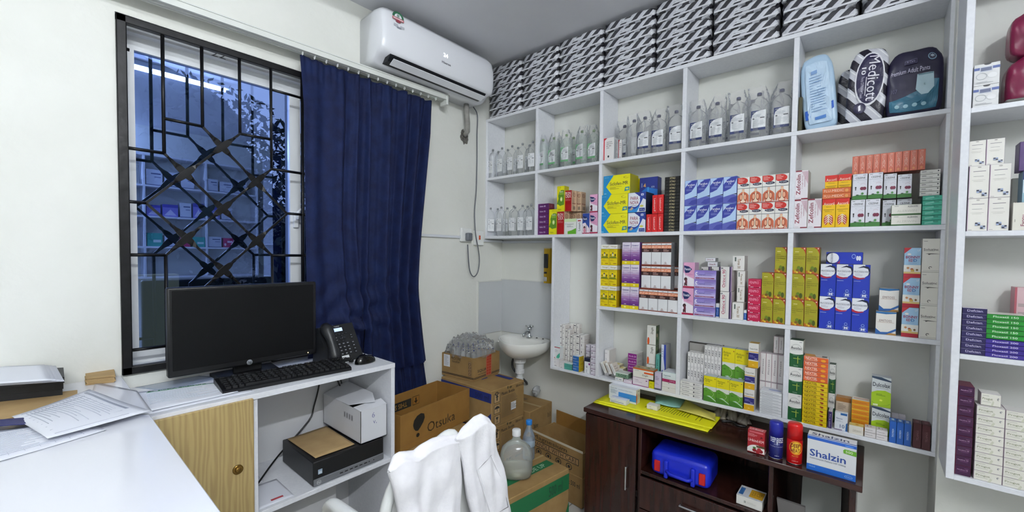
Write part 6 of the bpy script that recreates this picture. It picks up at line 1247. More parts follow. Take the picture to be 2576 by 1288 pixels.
place('aug', cF, 1655, 1848, 1000, 860, z1+.0006, 'teal and white antibiotic carton with maroon strip', d=.08, y=-.172)
# bay of yellow-green syrup
x0, x1, z1 = place('vasc', cG, 45, 305, 930, 715, Dz, 'flat white tablet box with bold name in stack of four', d=.04, nz=4, y=-.172)
place('abz', cG, 130, 320, 770, 388, Dz, 'thin white carton with upright lettering, left block', d=.045, nx=5, nz=3, y=-.118)
place('abz', cG, 322, 520, 770, 315, Dz, 'thin white carton with upright lettering, right block', d=.045, nx=5, nz=4, y=-.118)
x0, x1, z1 = place('piriton', cG, 318, 775, 985, 660, Dz, 'yellow and green allergy syrup carton, front row', d=.045, nx=3, y=-.171)
x0, x1, z1 = place('piriton', cG, 532, 830, 800, 660, Dz, 'yellow and green syrup carton in back, lower pair', d=.045, nx=2, y=-.120, z1=Dz+.082)
place('piriton', cG, 532, 838, 655, 335, z1+.0006, 'yellow and green syrup carton in back, upper pair', d=.045, nx=2, y=-.120)
place('tusso', cG, 785, 905, 1068, 565, Dz, 'yellow, white and navy cough carton', d=.045, nz=2, y=-.170)
zt = float(at(*cG(785, 565), y=-.17)[2])+.001
place('tusso', cG, 838, 955, 530, 285, zt, 'yellow, white and navy cough carton, topmost and set right', d=.045, y=-.160)
m = MB(); x0 = ux(*cG(160, 300), -.07); x1 = ux(*cG(530, 340), -.07); zt = float(at(*cG(165, 268), y=-.07)[2])
m.box((x0, -.07, Dz+.0005), (x1, -.066, zt), film('display_film', (.72, .70, .66), .5, .2)); m.box((x0, -.07, zt-.006), (x1, -.045, zt), mat('#d8d8da')); m.box((x0, -.022, Dz+.0005), (x1, -.02, zt-.006), mat('#7d756c'))
tag(m.build('display_tray'), 'open grey display tray behind the thin white cartons', 'tray')
place('flor', cG, 968, 1240, 780, 385, Dz, 'slim white carton with pink edge', d=.05, nx=4, nz=2, y=-.105)
zt = float(at(*cG(968, 385), y=-.105)[2])+.001
place('flor', cG, 1130, 1245, 415, 205, zt, 'slim white carton with pink edge, topmost pair', d=.05, nx=2, y=-.100)
place('greystack', cG, 965, 1222, 1140, 830, Dz, 'flat pale grey-white packet in thick stack', d=.09, nz=8, y=-.172, jitter=.002)
# last bay
place('avolac', cH, 143, 268, 850, 118, Dz, 'green and white lactulose carton', d=.055, nz=3, y=-.169, where='at left')
x0, x1, z1 = place('nexy', cH, 272, 498, 900, 485, Dz, 'flat yellow lozenge box in tall stack', d=.055, nz=10, y=-.172, jitter=.002)
place('nexo', cH, 285, 512, 485, 265, z1+.0006, 'flat orange lozenge box on top of yellow ones', d=.055, nz=5, y=-.170, jitter=.001)
place('avolac', cH, 510, 572, 700, 340, Dz+.0, 'green and white lactulose carton hidden behind lozenge stack', d=.04, nz=2, y=-.085)
place('purplev', cH, 508, 545, 915, 765, Dz, 'slim dark purple carton with upright lettering', d=.06, y=-.166)
place('brownkraft', cH, 575, 718, 830, 630, Dz, 'grey-brown carton with tan header at the back', d=.035, y=-.085)
place('metoz', cH, 566, 686, 945, 770, Dz, 'white and blue capsule carton marked ten', d=.025, y=-.160)
place('orangeyellow', cH, 718, 880, 870, 655, Dz, 'flat orange and yellow box', d=.05, nz=6, y=-.110, jitter=.002, where='in stack')
place('cream', cH, 695, 830, 985, 885, Dz, 'low cream carton at the shelf front', d=.035, y=-.170)
place('whiteflat', cH, 836, 1048, 1025, 905, Dz, 'small flat pinkish white box', d=.035, nx=2, nz=2, y=-.170)
x0, x1, z1 = place('dulcolax', cH, 897, 1072, 905, 715, Dz, 'lime green and grey laxative carton, lower', d=.04, y=-.118)
place('dulcolax', cH, 898, 1078, 672, 445, z1+.0006, 'lime green and grey laxative carton, upper', d=.04, y=-.115)
place('lilacw', cH, 1085, 1215, 800, 740, Dz, 'pink and white box behind the blue upright cartons', d=.035, nx=2, y=-.075, z1=Dz+.075)
place('blueup', cH, 1057, 1258, 1062, 855, Dz, 'bright blue upright carton', d=.045, nx=3, y=-.171, z1=float(at(*cH(1057, 850), y=-.171)[2]))
place('maroonup', cH, 1268, 1432, 1105, 870, Dz, 'dark maroon upright carton', d=.05, nx=2, y=-.171, z1=float(at(*cH(1268, 868), y=-.171)[2]))
# ================================================================== second shelving unit
Y2 = -.395
x0, x1, z1 = place('blisterw', cI, 282, 548, 1055, 640+65, 1.787, 'white carton with notched window and blue band', d=.06, nz=2, y=Y2, z1=float(at(*cI(300, 665), y=Y2)[2]))
softpack('pad_pack', 'crimson plastic pack, upper, in top compartment of the second unit', 2.372, -.315, 1.925, .20, .10, .125, mat('#7a1840', .25), 0, lambda t, P: (lambda m: (on(P, [(.10, .1), (.30, .1), (.30, .75), (.10, .75)], '#e3e2e0', m, .002), on(P, [(.14, .5), (.26, .5), (.26, .6), (.14, .6)], '#8a8a8c', m, .003), m.build('label', t)))(MB()), seed=7, bulge=.03)
softpack('pad_pack', 'crimson plastic pack, lower, in top compartment of the second unit', 2.372, -.315, 1.789, .21, .10, .133, mat('#7a1840', .25), 0, lambda t, P: (lambda m: (on(P, [(.16, .3), (.36, .3), (.36, .9), (.16, .9)], '#e3e2e0', m, .002), on(P, [(.20, .4), (.32, .4), (.32, .5), (.20, .5)], '#8a8a8c', m, .003), m.build('label', t)))(MB()), seed=8, bulge=.03)
m = MB(); m.bbox((2.262, -.398, 1.7875), (2.31, -.378, 1.797), mat('#6d6c68'), .004); tag(m.build('flat_pouch'), 'small grey flat pouch before the crimson packs', 'pouch')
x0, x1, z1 = place('bluepix', cJ, 222, 650, 1043, 400, 1.430, 'cream carton with blue checker squares', d=.05, nx=2, nz=2, y=Y2)
place('bluepix', cJ, 230, 605, 410, 130, z1+.0006, 'cream carton with blue checker squares, third row', d=.05, nx=2, y=Y2+.01, z1=float(at(*cJ(418, 125), y=Y2+.01)[2]))
place('creamw', cJ, 662, 745, 1000, 530, 1.430, 'pale carton behind the cream ones', d=.04, y=-.315, z1=float(at(*cJ(662, 520), y=-.315)[2]))
x0, x1, z1 = place('creamw', cJ, 680, 900, 1040, 765, 1.430, 'white carton with upright maroon name at the picture edge', d=.05, y=Y2)
x0, x1, z2 = place('bluegrad', cJ, 780, 960, 760, 445, z1+.0006, 'blue and white shaded carton at the right picture edge', d=.05, y=Y2+.01)
place('purplegreen', cJ, 748, 960, 445, 150, z2+.0006, 'purple and green carton at the right picture edge', d=.05, y=Y2+.01)
place('defcian', cK, 158, 415, 1005, 535, 1.068, 'flat dark indigo box in stack of eight', d=.07, nz=8, y=Y2, jitter=.002)
x0, x1, z1 = place('flox200', cK, 405, 830, 1045, 850, 1.068, 'flat violet box in the lower half of a stack', d=.07, nz=4, y=Y2)
place('flox150', cK, 415, 840, 850, 598, z1+.0006, 'flat bright green box above the violet ones', d=.07, nz=5, y=Y2, jitter=.002)
place('pinkcase', cK, 700, 900, 600, 330, 1.068, 'pale pinkish carton behind the green stack', d=.05, y=-.30, z1=float(at(*cK(700, 330), y=-.30)[2]))
place('maroon', cL, 85, 232, 985, 165, .704, 'dark maroon tablet box', d=.075, nz=9, y=Y2, jitter=.004, where='in leaning stack')
place('progut', cL, 250, 780, 1045, 340, .704, 'white stomach tablet box', d=.06, nx=2, nz=8, y=Y2, jitter=.001)
place('progut', cL, 315, 500, 350, 235, float(at(*cL(250, 340), y=Y2)[2])+.001, 'single white tablet box set back on top of white block', d=.05, y=Y2+.01)
# ================================================================== cartons on the floor
TAPE = mat('#a98d5a', .3); INK = mat('#2a2826', .7); BLU = mat('#1f2f78', .7); GRN = mat('#176a3c', .7)
def bigbox(name, label, p, q, dep, z0, z1, m, deco=None, open_top=False, side=1, flaps=None, cat='box', group=None):
    """carton whose front bottom edge runs p->q (xy); depth dep away from the viewer"""
    p = np.array(p, float); q = np.array(q, float); w = float(np.linalg.norm(q-p)); U = (q-p)/w; N = np.array([-U[1], U[0]]); ang = math.atan2(U[1], U[0])
    t = thing(name, label, cat, (p[0], p[1], z0), ang, group); h = z1-z0; b = MB()
    if not open_top:
        b.bbox((0, 0, 0), (w, dep, h), m, .003, 1)
    else:
        k = .004; b.box((0, 0, 0), (w, k, h), m); b.box((0, dep-k, 0), (w, dep, h), m); b.box((0, k, 0), (k, dep-k, h), m); b.box((w-k, k, 0), (w, dep-k, h), m); b.box((k, k, 0), (w-k, dep-k, k), m)
    b.build('carton_body', t)
    if deco:
        d = MB(); deco(Face(d, (0, -.0003, 0), (1, 0, 0), (0, 0, 1), w, h), Face(d, (w+.0003, 0, 0), (0, 1, 0), (0, 0, 1), dep, h), Face(d, (0, 0, h+.0003), (1, 0, 0), (0, 1, 0), w, dep)); d.build('print', t)
    return t, w, h
def icon(F, x, y, w, h, k, c):
    F.R(x, y, x+w, y+h, c); F.R(x+w*.06, y+h*.04, x+w*.94, y+h*.96, k); cx, cy = x+w/2, y+h/2; return cx, cy
def pb_deco(F, S, T):
    KR = '#b3946a'
    F.R(0, .68, 1, .93, BLU); F.T('NORMAL SALINE', .05, .78, .40, .90, '#1a2768', .03); F.T('500 ml', .70, .72, .96, .88, '#14204f', .03); F.pg([(.78, 0), (1, .42), (1, .25), (.88, 0)], BLU); F.T('Glucose Bottles', .04, .12, .3, .17, INK, .0)
    for i in range(3):
        x, y, w, h = .07, .70-.29*i-.0, .18, .25; S.R(x, y-.05, x+w, y+h-.06, INK); S.R(x+.012, y-.04, x+w-.012, y+h-.07, KR); cx, cy = x+w/2, y+h/2-.05
        if i == 0: S.R(cx-.015, cy-.07, cx+.015, cy+.03, INK); S.pg([(cx-.04, cy+.02), (cx+.04, cy+.02), (cx, cy+.09)], INK)
        if i == 1: S.E(cx, cy, .07, .07, INK, 0, 180); S.R(cx-.006, cy-.07, cx+.006, cy, INK)
        if i == 2: S.pg([(cx-.04, cy+.07), (cx+.04, cy+.07), (cx+.012, cy-.0), (cx-.012, cy)], INK); S.R(cx-.006, cy-.06, cx+.006, cy, INK); S.R(cx-.03, cy-.07, cx+.03, cy-.06, INK)
    S.T('Plastic Bottle', .28, .80, .68, .88, INK, .03); S.lines(.28, .18, .78, .76, 15, '#5a4c3a', .26, 5); S.T('500 ml x 20', .72, .88, .97, .95, INK, .02); S.ring(.14, .90, .05, .05, .02, INK); S.R(.45, .93, .48, 1, '#3a3a24'); S.E(.55, .95, .04, .03, '#5a4a24')
    T.R(.20, .42, .55, .60, BLU); T.T('THIS SIDE UP', .24, .47, .5, .55, '#8f93c4', .02); T.R(.55, .80, .85, .93, BLU); T.R(0, .48, 0.2, .54, TAPE)
t, w, h = bigbox('carton', 'brown carton with blue band standing in the corner, upper of the two', (.036, -.575), (.450, -.570), .285, .393, .600, BOARD, pb_deco)
d = MB(); Face(d, (w+.0006, .165, .06), (0, 1, 0), (0, 0, 1), .045, .045).R(0, 0, 1, 1, '#dfe2e6'); d.build('white_sticker', t)
t, w, h = bigbox('carton', 'brown carton with blue band, lower of the two, half hidden by chair', (.036, -.575), (.450, -.570), .285, .186, .392, BOARD, pb_deco)
bigbox('carton', 'brown carton on the floor at the base of the corner stack', (.036, -.575), (.450, -.570), .285, .001, .185, BOARD, pb_deco)
def med_deco(F, S, T):
    F.R(.06, .42, .26, .95, '#dfe0e4'); F.lines(.08, .46, .24, .92, 16, '#9a9ca4', .4, 3); F.T('MEDICINE', .30, .78, .60, .90, INK, .03); F.T('FOR EXPORT', .33, .66, .58, .74, INK, .02); F.R(0, .135, 1, .16, INK); F.R(0, .09, 1, .115, INK); F.R(.84, .2, .93, .82, INK); F.R(.845, .21, .925, .81, '#a8845a')
    for i in range(4): F.R(.855, .24+.145*i, .915, .34+.145*i, INK); F.R(.865, .26+.145*i, .905, .32+.145*i, '#a8845a')
    S.R(0, .135, 1, .16, INK); S.R(0, .09, 1, .115, INK); S.T('SQUARE', .13, .32, .60, .46, INK, .03); S.R(.45, .08, .66, 1, '#b9654a')
    for i in range(7):
        for j in range(2): S.R(.47+.09*j, .12+.125*i, .545+.09*j, .215+.125*i, '#b43a1e')
    S.R(.13, .25, .45, .265, INK)
t, w, h = bigbox('carton', 'open brown medicine carton filled with small clear bottles, on the blue-banded one', (.006, -.545), (.262, -.520), .245, .6015, .738, BOARD, med_deco, open_top=True)
# bottle heap in a clear bag: bottles are separate things
pv = proto('small_bottle', 9, h=.10, w=.034, dp=.034, liq=LIQ, capc='#2b3a7c', lab=False, labband=None, seed=4)
rd = random.Random(9); k = 0
base = np.array([.010, -.545]); U = np.array([.256, .025]); U /= np.linalg.norm(U); N = np.array([-U[1], U[0]])
row_n = ['front row', 'second row', 'third row', 'fourth row', 'back row']
for r_ in range(5):
    for c_ in range(6):
        p = base+U*(.024+.041*c_)+N*(.026+.046*r_); z = .672+.012*math.sin(c_*1.4+r_)+.012*math.sin(PI*c_/5)
        put([pv], 0, p[0], p[1], z, rd.uniform(0, 3), 'small clear bottle with blue cap in the open carton, %s %s' % (row_n[r_], hpos(c_, 6)), 'bottle', 'small bottles in the open carton')
def heap(s, tt):
    a = s*2*PI; r = (1-tt)**.5 if tt < 1 else 0; q = (abs(math.cos(a))**3+abs(math.sin(a))**3)**(-1/3)
    ctr = base+U*.127+N*.12; n = 1+.05*math.sin(a*7+tt*9)+.04*math.sin(a*13)
    x_, y_ = q*math.cos(a)*.142*r*n, q*math.sin(a)*.128*r*n; z = .738+.100*math.sin(tt*PI/2)**.7+.008*math.sin(a*5+tt*14)+.006*math.sin(a*11-tt*20)
    P = ctr+U*x_+N*y_; return (P[0], P[1], z)
m = MB(); m.grid(lambda s, t: tuple(np.array(heap(s, t))+np.array([math.sin(s*2*PI*17+t*31)*.0035, math.cos(s*2*PI*13-t*27)*.0035, math.sin(s*2*PI*19+t*40)*.005*(1 if t < .98 else 0)])), 76, 26, BAG, False); tag(m.build('clear_bag'), 'crinkled clear plastic bag heaped over the bottles in the open carton', 'plastic bag')
# Otsuka carton
def ots(F, S, T):
    # logo: slanted dark balloon with a dot
    P = [(.00, .45), (.08, .72), (.34, .93), (.66, 1), (.93, .90), (1, .65), (.86, .38), (.62, .15), (.42, .0), (.22, .05), (.07, .22)]
    F.pg([(.155+a*.155, .40+b*.46) for a, b in P], '#26241f'); F.E(.218, .28, .022, .055, '#26241f')
    F.T('Otsuka', .345, .22, .755, .50, '#3a2c1c', -.005)
    F.R(0, .16, 1, .168, '#7d5a24')
t, w, h = bigbox('carton', 'large orange-brown open carton with black balloon logo, beside the desk', (.382, -1.100), (.323, -.612), .245, .428, .600, BOARD2, ots, open_top=True)
d = MB(); F = Face(d, (w-.004, .262-.0045, 0), (-1, 0, 0), (0, 0, 1), w-.008, h)
F = Face(d, (0, .2405, 0), (1, 0, 0), (0, 0, 1), w, h)
F.R(.12, .48, .58, .74, '#2a2a28'); F.T('THIS SIDE', .26, .53, .52, .68, '#a8803c', .02, 180); F.R(.60, .48, .70, .76, '#4a3418'); F.R(.605, .50, .695, .74, '#9c6c2c'); F.R(.64, .60, .66, .70, '#3a2a1c'); F.pg([(.62, .61), (.68, .61), (.65, .52)], '#3a2a1c'); d.build('inner_print', t)
bigbox('carton', 'flattened-top brown carton under the balloon logo carton', (.425, -1.100), (.375, -.66), .28, .215, .426, BOARD, None)
bigbox('carton', 'lowest brown carton under the two beside the desk', (.425, -1.100), (.375, -.66), .28, .001, .214, BOARD, None)
# green banded carton in front
def grn(F, S, T):
    F.R(.0, .66, 1, .92, GRN); F.T('500 ml', .70, .70, .9, .86, '#14402a', .03); F.T('RL', .27, .36, .39, .60, INK, .04); F.ring(.60, .32, .05, .16, .012, INK); F.T('gp', .575, .22, .63, .42, INK, .03); F.T('dhall', .52, .0, .72, .14, INK, .0); F.pg([(0, .5), (.12, .66), (0, .66)], GRN); F.pg([(1, .0), (1, .45), (.86, 0)], GRN)
    T.R(.25, .36, .95, .60, GRN); T.T('THIS SIDE UP', .42, .41, .86, .54, '#9dbfa4', .03); T.R(0, .78, 1, .84, TAPE); T.T('1', .03, .62, .06, .8, INK, .02); T.E(.72, .88, .02, .05, INK); T.E(.80, .92, .015, .04, INK); T.R(0, .18, .04, .30, '#3a7a4c')
t, w, h = bigbox('carton', 'brown carton with green bands on the floor, carrying the plastic jug', (.838, -.96), (.896, -.482), .215, .001, .300, BOARD, grn)
# jug (half filled infusion bag bottle)
jg = thing('plastic_jug', 'large translucent plastic jug with white cap on the green-banded carton', 'jug', (.752, -.715, .3016), math.radians(42))
m = MB(); JM = film('milky_jug', (.93, .95, .93), .20, .12, gloss=.30, bumpy=.35, bscale=18)
m.lathe([(.052, 0), (.070, .008), (.077, .04), (.076, .105), (.066, .140), (.042, .162), (.024, .174), (.018, .185), (.018, .20)], (0, 0, 0), JM, 32, sy=.66, sq=2.6); m.build('jug_body', jg)
m = MB(); m.lathe([(.046, .003), (.067, .010), (.074, .04), (.073, .055), (.05, .056)], (0, 0, 0), film('cloudy_water', (.86, .86, .74), .35, .2), 32, sy=.64, sq=2.6); m.build('liquid', jg)
m = MB(); m.lathe([(.020, .196), (.0205, .198), (.0205, .222), (.018, .225)], (0, 0, 0), mat('#eceeef', .35), 20); m.build('cap', jg)
wbt = thing('water_bottle', 'small clear water bottle with bright blue cap behind the jug', 'bottle', (.585, -.585, .3016-.3016+.0015))
p = at(1330, 1062, x=.60); zt = .43
pbx = at(1331, 1062, z=.490)
wbt.location = (float(pbx[0]), float(pbx[1]), .3016)
m = MB(); m.lathe([(.026, 0), (.031, .006), (.031, .05), (.028, .056), (.031, .062), (.031, .11), (.026, .13), (.014, .16), (.0125, .18)], (0, 0, 0), film('clear_pet', (.85, .90, .95), .22, .06, gloss=.35), 24); m.build('bottle_body', wbt)
m = MB(); m.lathe([(.0155, .178), (.016, .18), (.016, .198), (.0145, .2)], (0, 0, 0), mat('#1f7fd4', .35), 18); m.build('cap', wbt)
m = MB(); m.lathe([(.0315, .07), (.0317, .071), (.0317, .10), (.0315, .101)], (0, 0, 0), mat('#9fb0bf', .4), 24); m.build('label', wbt)
# HANDLE WITH CARE cartons
def hwc(F, S, T):
    F.R(.02, .42, .93, .70, INK); F.R(.03, .45, .92, .67, '#b08a5c'); F.T('HANDLE WITH CARE', .05, .47, .90, .65, INK, .035)
    for i in range(4): F.ring(.16+.20*i, .24, .055, .14, .012, INK); F.E(.16+.20*i, .24, .022, .06, INK)
    F.T('Magnesium', .04, .72, .72, .94, '#3a2c1c', -.01)
t, w, h = bigbox('carton', 'open brown carton printed with a framed handling warning', (.49, -.262), (.868, -.307), .20, .166, .298, BOARD, hwc, open_top=True)
d = MB(); d.box((0, -.0012, h-.0), (w, .0, h+.012), mat('#c9c2ae', .9)); d.box((.02, .196, h), (w-.005, .2, h+.085), BOARD2); d.build('torn_flap', t)
bigbox('carton', 'brown carton on the floor under the handling warning carton', (.49, -.264), (.868, -.309), .205, .001, .1655, BOARD, lambda F, S, T: (F.T('10 x 500 ml', .68, .62, .96, .78, INK, .02),))
def sideb(F, S, T):
    S.R(.16, .10, .62, .62, '#cfd0cc'); S.lines(.2, .14, .58, .58, 9, '#7d7d78', .4, 2); S.R(.80, .30, .92, .62, '#dfe1e4'); S.lines(.82, .34, .9, .6, 6, '#8d9096', .4, 3); S.T('70x8 mm', .15, .72, .35, .79, INK, .02); S.T('10 x 10', .78, .78, .92, .86, INK, .02); T.R(.0, .44, 1, .52, TAPE); T.R(.1, .62, .45, .74, '#6d5028')
bigbox('carton', 'brown carton with two white stickers against the back wall', (.215, -.275), (.475, -.262), .245, .001, .405, BOARD, sideb)
m = MB(); m.tube(smooth_pts([(.335, -.03, .47), (.35, -.035, .455), (.345, -.04, .44), (.36, -.035, .425)]), [.018, .026, .03, .022, .028, .024, .02, .026, .022, .018, .02, .016, .012][:13], film('grey_film', (.75, .77, .78), .5, .2)); tag(m.build('plastic_wrap_roll'), 'crumpled grey plastic wedged behind the cartons', 'plastic')
# ================================================================== dark cabinet
WEN = nmat('dark_mahogany', '#2a1410', '#3a1e18', scale=5, rough=.22, stretch=(8, 8, .6)); WEN2 = nmat('dark_mahogany_top', '#2e1714', '#3e221c', scale=5, rough=.16, stretch=(.6, 8, 8))
cb = thing('sideboard', 'dark mahogany sideboard with door, drawer and open bays under the shelves', 'sideboard', (.93, -.395, 0))
def cbx(n, a, b, m=WEN, r=.002, p=None): return MB().bbox((a[0]-.93, a[1]+.395, a[2]), (b[0]-.93, b[1]+.395, b[2]), m, r, 1).build(n, p or cb)
CT_ = .587
cbx('top', (.922, -.400, CT_-.022), (1.990, -.002, CT_), WEN2); cbx('side_panel', (.93, -.385, .0), (.947, -.004, CT_-.022)); cbx('side_panel', (1.955, -.385, .0), (1.974, -.004, CT_-.022)); cbx('divider', (1.200, -.378, .0), (1.216, -.010, CT_-.022)); cbx('divider', (1.718, -.378, .0), (1.734, -.010, CT_-.022))
cbx('back_panel', (.947, -.010, .04), (1.955, -.004, CT_-.022)); cbx('shelf_board', (1.216, -.385, .350), (1.718, -.010, .366)); 
dr = cbx('door', (.934, -.398, .04), (1.198, -.386, .560)); h_ = MB(); hx = 1.158-.93
h_.bbox((hx-.004, -.022, .262), (hx+.004, -.014, .372), mat('#c9cacc', .25, 1.0), .003); h_.bbox((hx-.004, -.016, .264), (hx+.004, -.003, .272), mat('#c9cacc', .25, 1.0)); h_.bbox((hx-.004, -.016, .362), (hx+.004, -.003, .370), mat('#c9cacc', .25, 1.0)); h_.build('handle', dr)
for z0, z1 in ((.20, .345), (.04, .195)):
    dw = cbx('drawer', (1.218, -.398, z0), (1.716, -.386, z1)); h_ = MB(); z = (z0+z1)/2-.0; h_.bbox((1.40-.93, -.022, z+.012), (1.53-.93, -.014, z+.020), mat('#c9cacc', .25, 1.0), .003); h_.bbox((1.40-.93, -.016, z+.012), (1.408-.93, -.003, z+.020), mat('#c9cacc', .25, 1.0)); h_.bbox((1.522-.93, -.016, z+.012), (1.53-.93, -.003, z+.020), mat('#c9cacc', .25, 1.0)); h_.build('handle', dw)
# blue case
bc = thing('plastic_case', 'bright blue plastic carrying case with two red latches inside the sideboard', 'case', (1.385, -.375, .3668), math.radians(3))
BC = mat('#1a2cc8', .3, name='blue_plastic'); RL_ = mat('#c41a1a', .35)
m = MB(); m.bbox((-.125, .0, 0), (.125, .17, .112), BC, .028, 5); m.build('shell', bc)
m = MB()
for x in (-.062, .05): m.bbox((x-.0, -.014, .004), (x+.018, .01, .082), BC, .006)
m.tube([(-.05, -.012, .04), (-.03, -.020, .034), (.04, -.020, .030), (.058, -.012, .036)], .0075, BC, 8); m.build('handle', bc)
for x in (-.105, .082):
    m = MB(); m.bbox((x, -.007, .022), (x+.025, .008, .070), RL_, .003); m.build('latch', bc)
x0, x1, z1 = place('ecobox', crop(1800, 1020, 4.805), 245, 565, 1260, 1165, .3668, 'white medicine carton with blue and orange top on the sideboard shelf', y=-.372, d=.09, z1=.3668+.036)
# objects in the right bay
m = MB(); P = [(1.795, -.15, .045)]; n = 16
out = [(1.80, .045)]+[(1.865+.062*math.cos(PI-PI*i/n)+.002, .46+.06*math.sin(PI*i/n)) for i in range(n+1)]+[(1.93, .045)]
m.prism([(x, -.20+.02*(z > .3), z) for x, z in out], (0, .022, 0), mat('#a9aca8', .45)); tag(m.build('chair_backrest'), 'rounded grey panel standing in the dark right bay of the sideboard', 'panel')
m = MB(); m.prism([(1.755, -.33, .3), (1.83, -.33, .3), (1.83, -.33, .42), (1.74, -.33, .42)], (0, .012, 0), mat('#6d6a68', .6)); m.prism([(1.755, -.33, .002), (1.83, -.33, .002), (1.83, -.33, .3), (1.755, -.33, .3)], (0, .012, 0), mat('#6d6a68', .6)); tag(m.build('grey_folder'), 'grey folder standing in front of the rounded panel', 'folder')
# top of the cabinet
cM = crop(1800, 1020, 4.805); CT1 = CT_+.0003
place('urikind', cM, 380, 592, 600, 280, CT1, 'dark red sachet carton with berries on the sideboard', y=-.372, d=.035)
def can(label, u, v, body, cap, txt, sub, r=.0245, h=.148):
    x = ux(u, v, -.355); t = thing('spray_can', label, 'spray can', (x, -.352, CT_+.0003), math.radians(18))
    m = MB(); m.lathe([(r*.9, 0), (r, .003), (r, h*.60)], (0, 0, 0), mat(body, .25), 28); m.lathe([(r*.92, .0), (r*1.02, .001), (r*1.02, .003)], (0, 0, 0), mat('#c9cacd', .2, 1), 28); m.build('can_body', t)
    m = MB(); m.lathe([(r*.99, h*.60), (r*.99, h*.92), (r*.93, h*.975), (r*.8, h)], (0, 0, 0), mat(cap, .3), 28); m.build('cap', t)
    m = MB()
    def wrap(s, z0, z1, w_, c, bold=.03):
        V, Fc, bb = text_geo(s, bold); W = bb[2]-bb[0]; H_ = bb[3]-bb[1]; m.add([((r+.0006)*math.sin(((x-bb[0])/W-.5)*w_), -(r+.0006)*math.cos(((x-bb[0])/W-.5)*w_), z0+(z1-z0)*(y-bb[1])/H_) for x, y in V], Fc, c)
    for a in txt: wrap(*a)
    m.build('lettering', t); return t
can('blue spray can with white lettering beside the red sachet carton', 1951, 1130, '#1a2068', '#242c9c', [('DEEP FREEZE', .064, .082, 1.9, '#e6e9f4'), ('FAST', .055, .059, .8, '#b9c4ec', .0), ('Cooling Cold Spray', .046, .050, 2.0, '#c9d0f0', .0), ('200ml', .012, .015, .6, '#c9d0f0', .0)], '', r=.0235, h=.138)
c2 = can('red spray can with yellow flame print beside the large white carton', 1998, 1140, '#c81414', '#d41818', [], '')
m = MB(); r = .0245
def cyl_patch(w0, w1, z0, z1, c, off=.0004, rnd=True):
    n = 18; V = [((r+off)*math.sin((w0+w1)/2), -(r+off)*math.cos((w0+w1)/2), (z0+z1)/2)]
    for i in range(n): a = 2*PI*i/n; w_ = (w0+w1)/2+(w1-w0)/2*math.cos(a); V.append(((r+off)*math.sin(w_), -(r+off)*math.cos(w_), (z0+z1)/2+(z1-z0)/2*math.sin(a)))
    m.add(V, [(0, 1+i, 1+(i+1) % n) for i in range(n)], c)
cyl_patch(-.9, .9, .036, .088, '#e08a1c', .0007); cyl_patch(-.6, .6, .042, .084, '#f2c83a', .0010)
def wrap2(s, z0, z1, w_, c, bold=.03):
    V, Fc, bb = text_geo(s, bold); W = bb[2]-bb[0]; H_ = bb[3]-bb[1]; m.add([((r+.0016)*math.sin(((x-bb[0])/W-.5)*w_-.1), -(r+.0016)*math.cos(((x-bb[0])/W-.5)*w_-.1), z0+(z1-z0)*(y-bb[1])/H_) for x, y in V], Fc, c)
wrap2('DEEP', .064, .078, 1.1, '#7a1410'); wrap2('HEAT', .046, .060, 1.1, '#7a1410'); wrap2('Spray', .030, .034, .8, '#f2c83a', .0); wrap2('150ml', .012, .016, .7, '#e9a0a0', .0); m.build('lettering', c2)
place('shalzin', cM, 1097, 1700, 760, 340, CT1, 'large white and blue antibiotic carton marked 500', y=-.378, d=.055, z1=float(at(*cM(1112, 350), y=-.378)[2]), rot=0)
# yellow folders and things on them
YL = mat('#f2ee1c', .45, name='yellow_card'); FZ = CT_+.0004
def fold(name, label, q, z, th, m, deco=None, wave=.002, seed=1, cat='folder', curl=0, group=None): return sheet(name, label, cat, q, z, m, th=th, wave=wave, seed=seed, deco=deco, curl=curl, group=group)
q = xy((1492, 1013), (1780, 1088), (1812, 1053), (1540, 988), z=CT_)
def ytext(g_, fn):
    rd = random.Random(2); strips(g_, fn, [(.42, .34, .425, .80)]+[(.45+.022*i, .30+rd.uniform(0, .1), .456+.022*i, .62+rd.uniform(0, .2)) for i in range(16)]+[(.85, .3, .856, .8), (.88, .3, .886, .8)], '#8d8a1c')
fold('document_folder', 'bright yellow printed folder, lower, on the sideboard top', q, FZ, .003, YL, None, .001, 1)
q2 = xy((1496, 1009), (1790, 1080), (1815, 1050), (1545, 985), z=CT_+.004)
fold('document_folder', 'bright yellow printed folder, upper, on the sideboard top', q2, FZ+.0045, .0018, YL, ytext, .002, 2)
cN = crop(1460, 960, 3.927); BZ = CT_+.0095
place('bluebr', cN, 280, 552, 200, 25, BZ, 'tall white and blue tablet carton standing on the yellow folders', y=-.215, d=.045, z1=float(at(*cN(280, 25), y=-.215)[2]))
place('bluecart', cN, 290, 452, 232, 140, BZ, 'small white carton with dark blue line in front of taller one', y=-.262, d=.04, z1=float(at(*cN(290, 150), y=-.262)[2]))
q = xy((1648, 1010), (1710, 1020), (1725, 1000), (1650, 988), z=BZ+.02)
GLV = mat('#8fc4bf', .6, name='teal_nonwoven')
sheet('face_mask', 'crumpled pale teal cloth mask on the yellow folder', 'mask', q, BZ+.004, GLV, th=.002, wave=.022, seed=4)
q = xy((1700, 1022), (1800, 1052), (1800, 1040), (1725, 1005), z=BZ+.02)
sheet('yellow_pouch', 'curled pale yellow envelope beside the teal mask', 'pouch', q, BZ+.004, mat('#d9cf6a', .35), th=.0015, wave=.016, seed=6, curl=.01)
place('plainw', cN, 655, 760, 215, 150, BZ, 'white and red small carton lying by the teal mask', y=-.225, d=.04, z1=BZ+.022)
m = MB(); rd = random.Random(5)
bx0, bx1 = ux(1800, 1060, -.10), ux(1880, 1075, -.10)
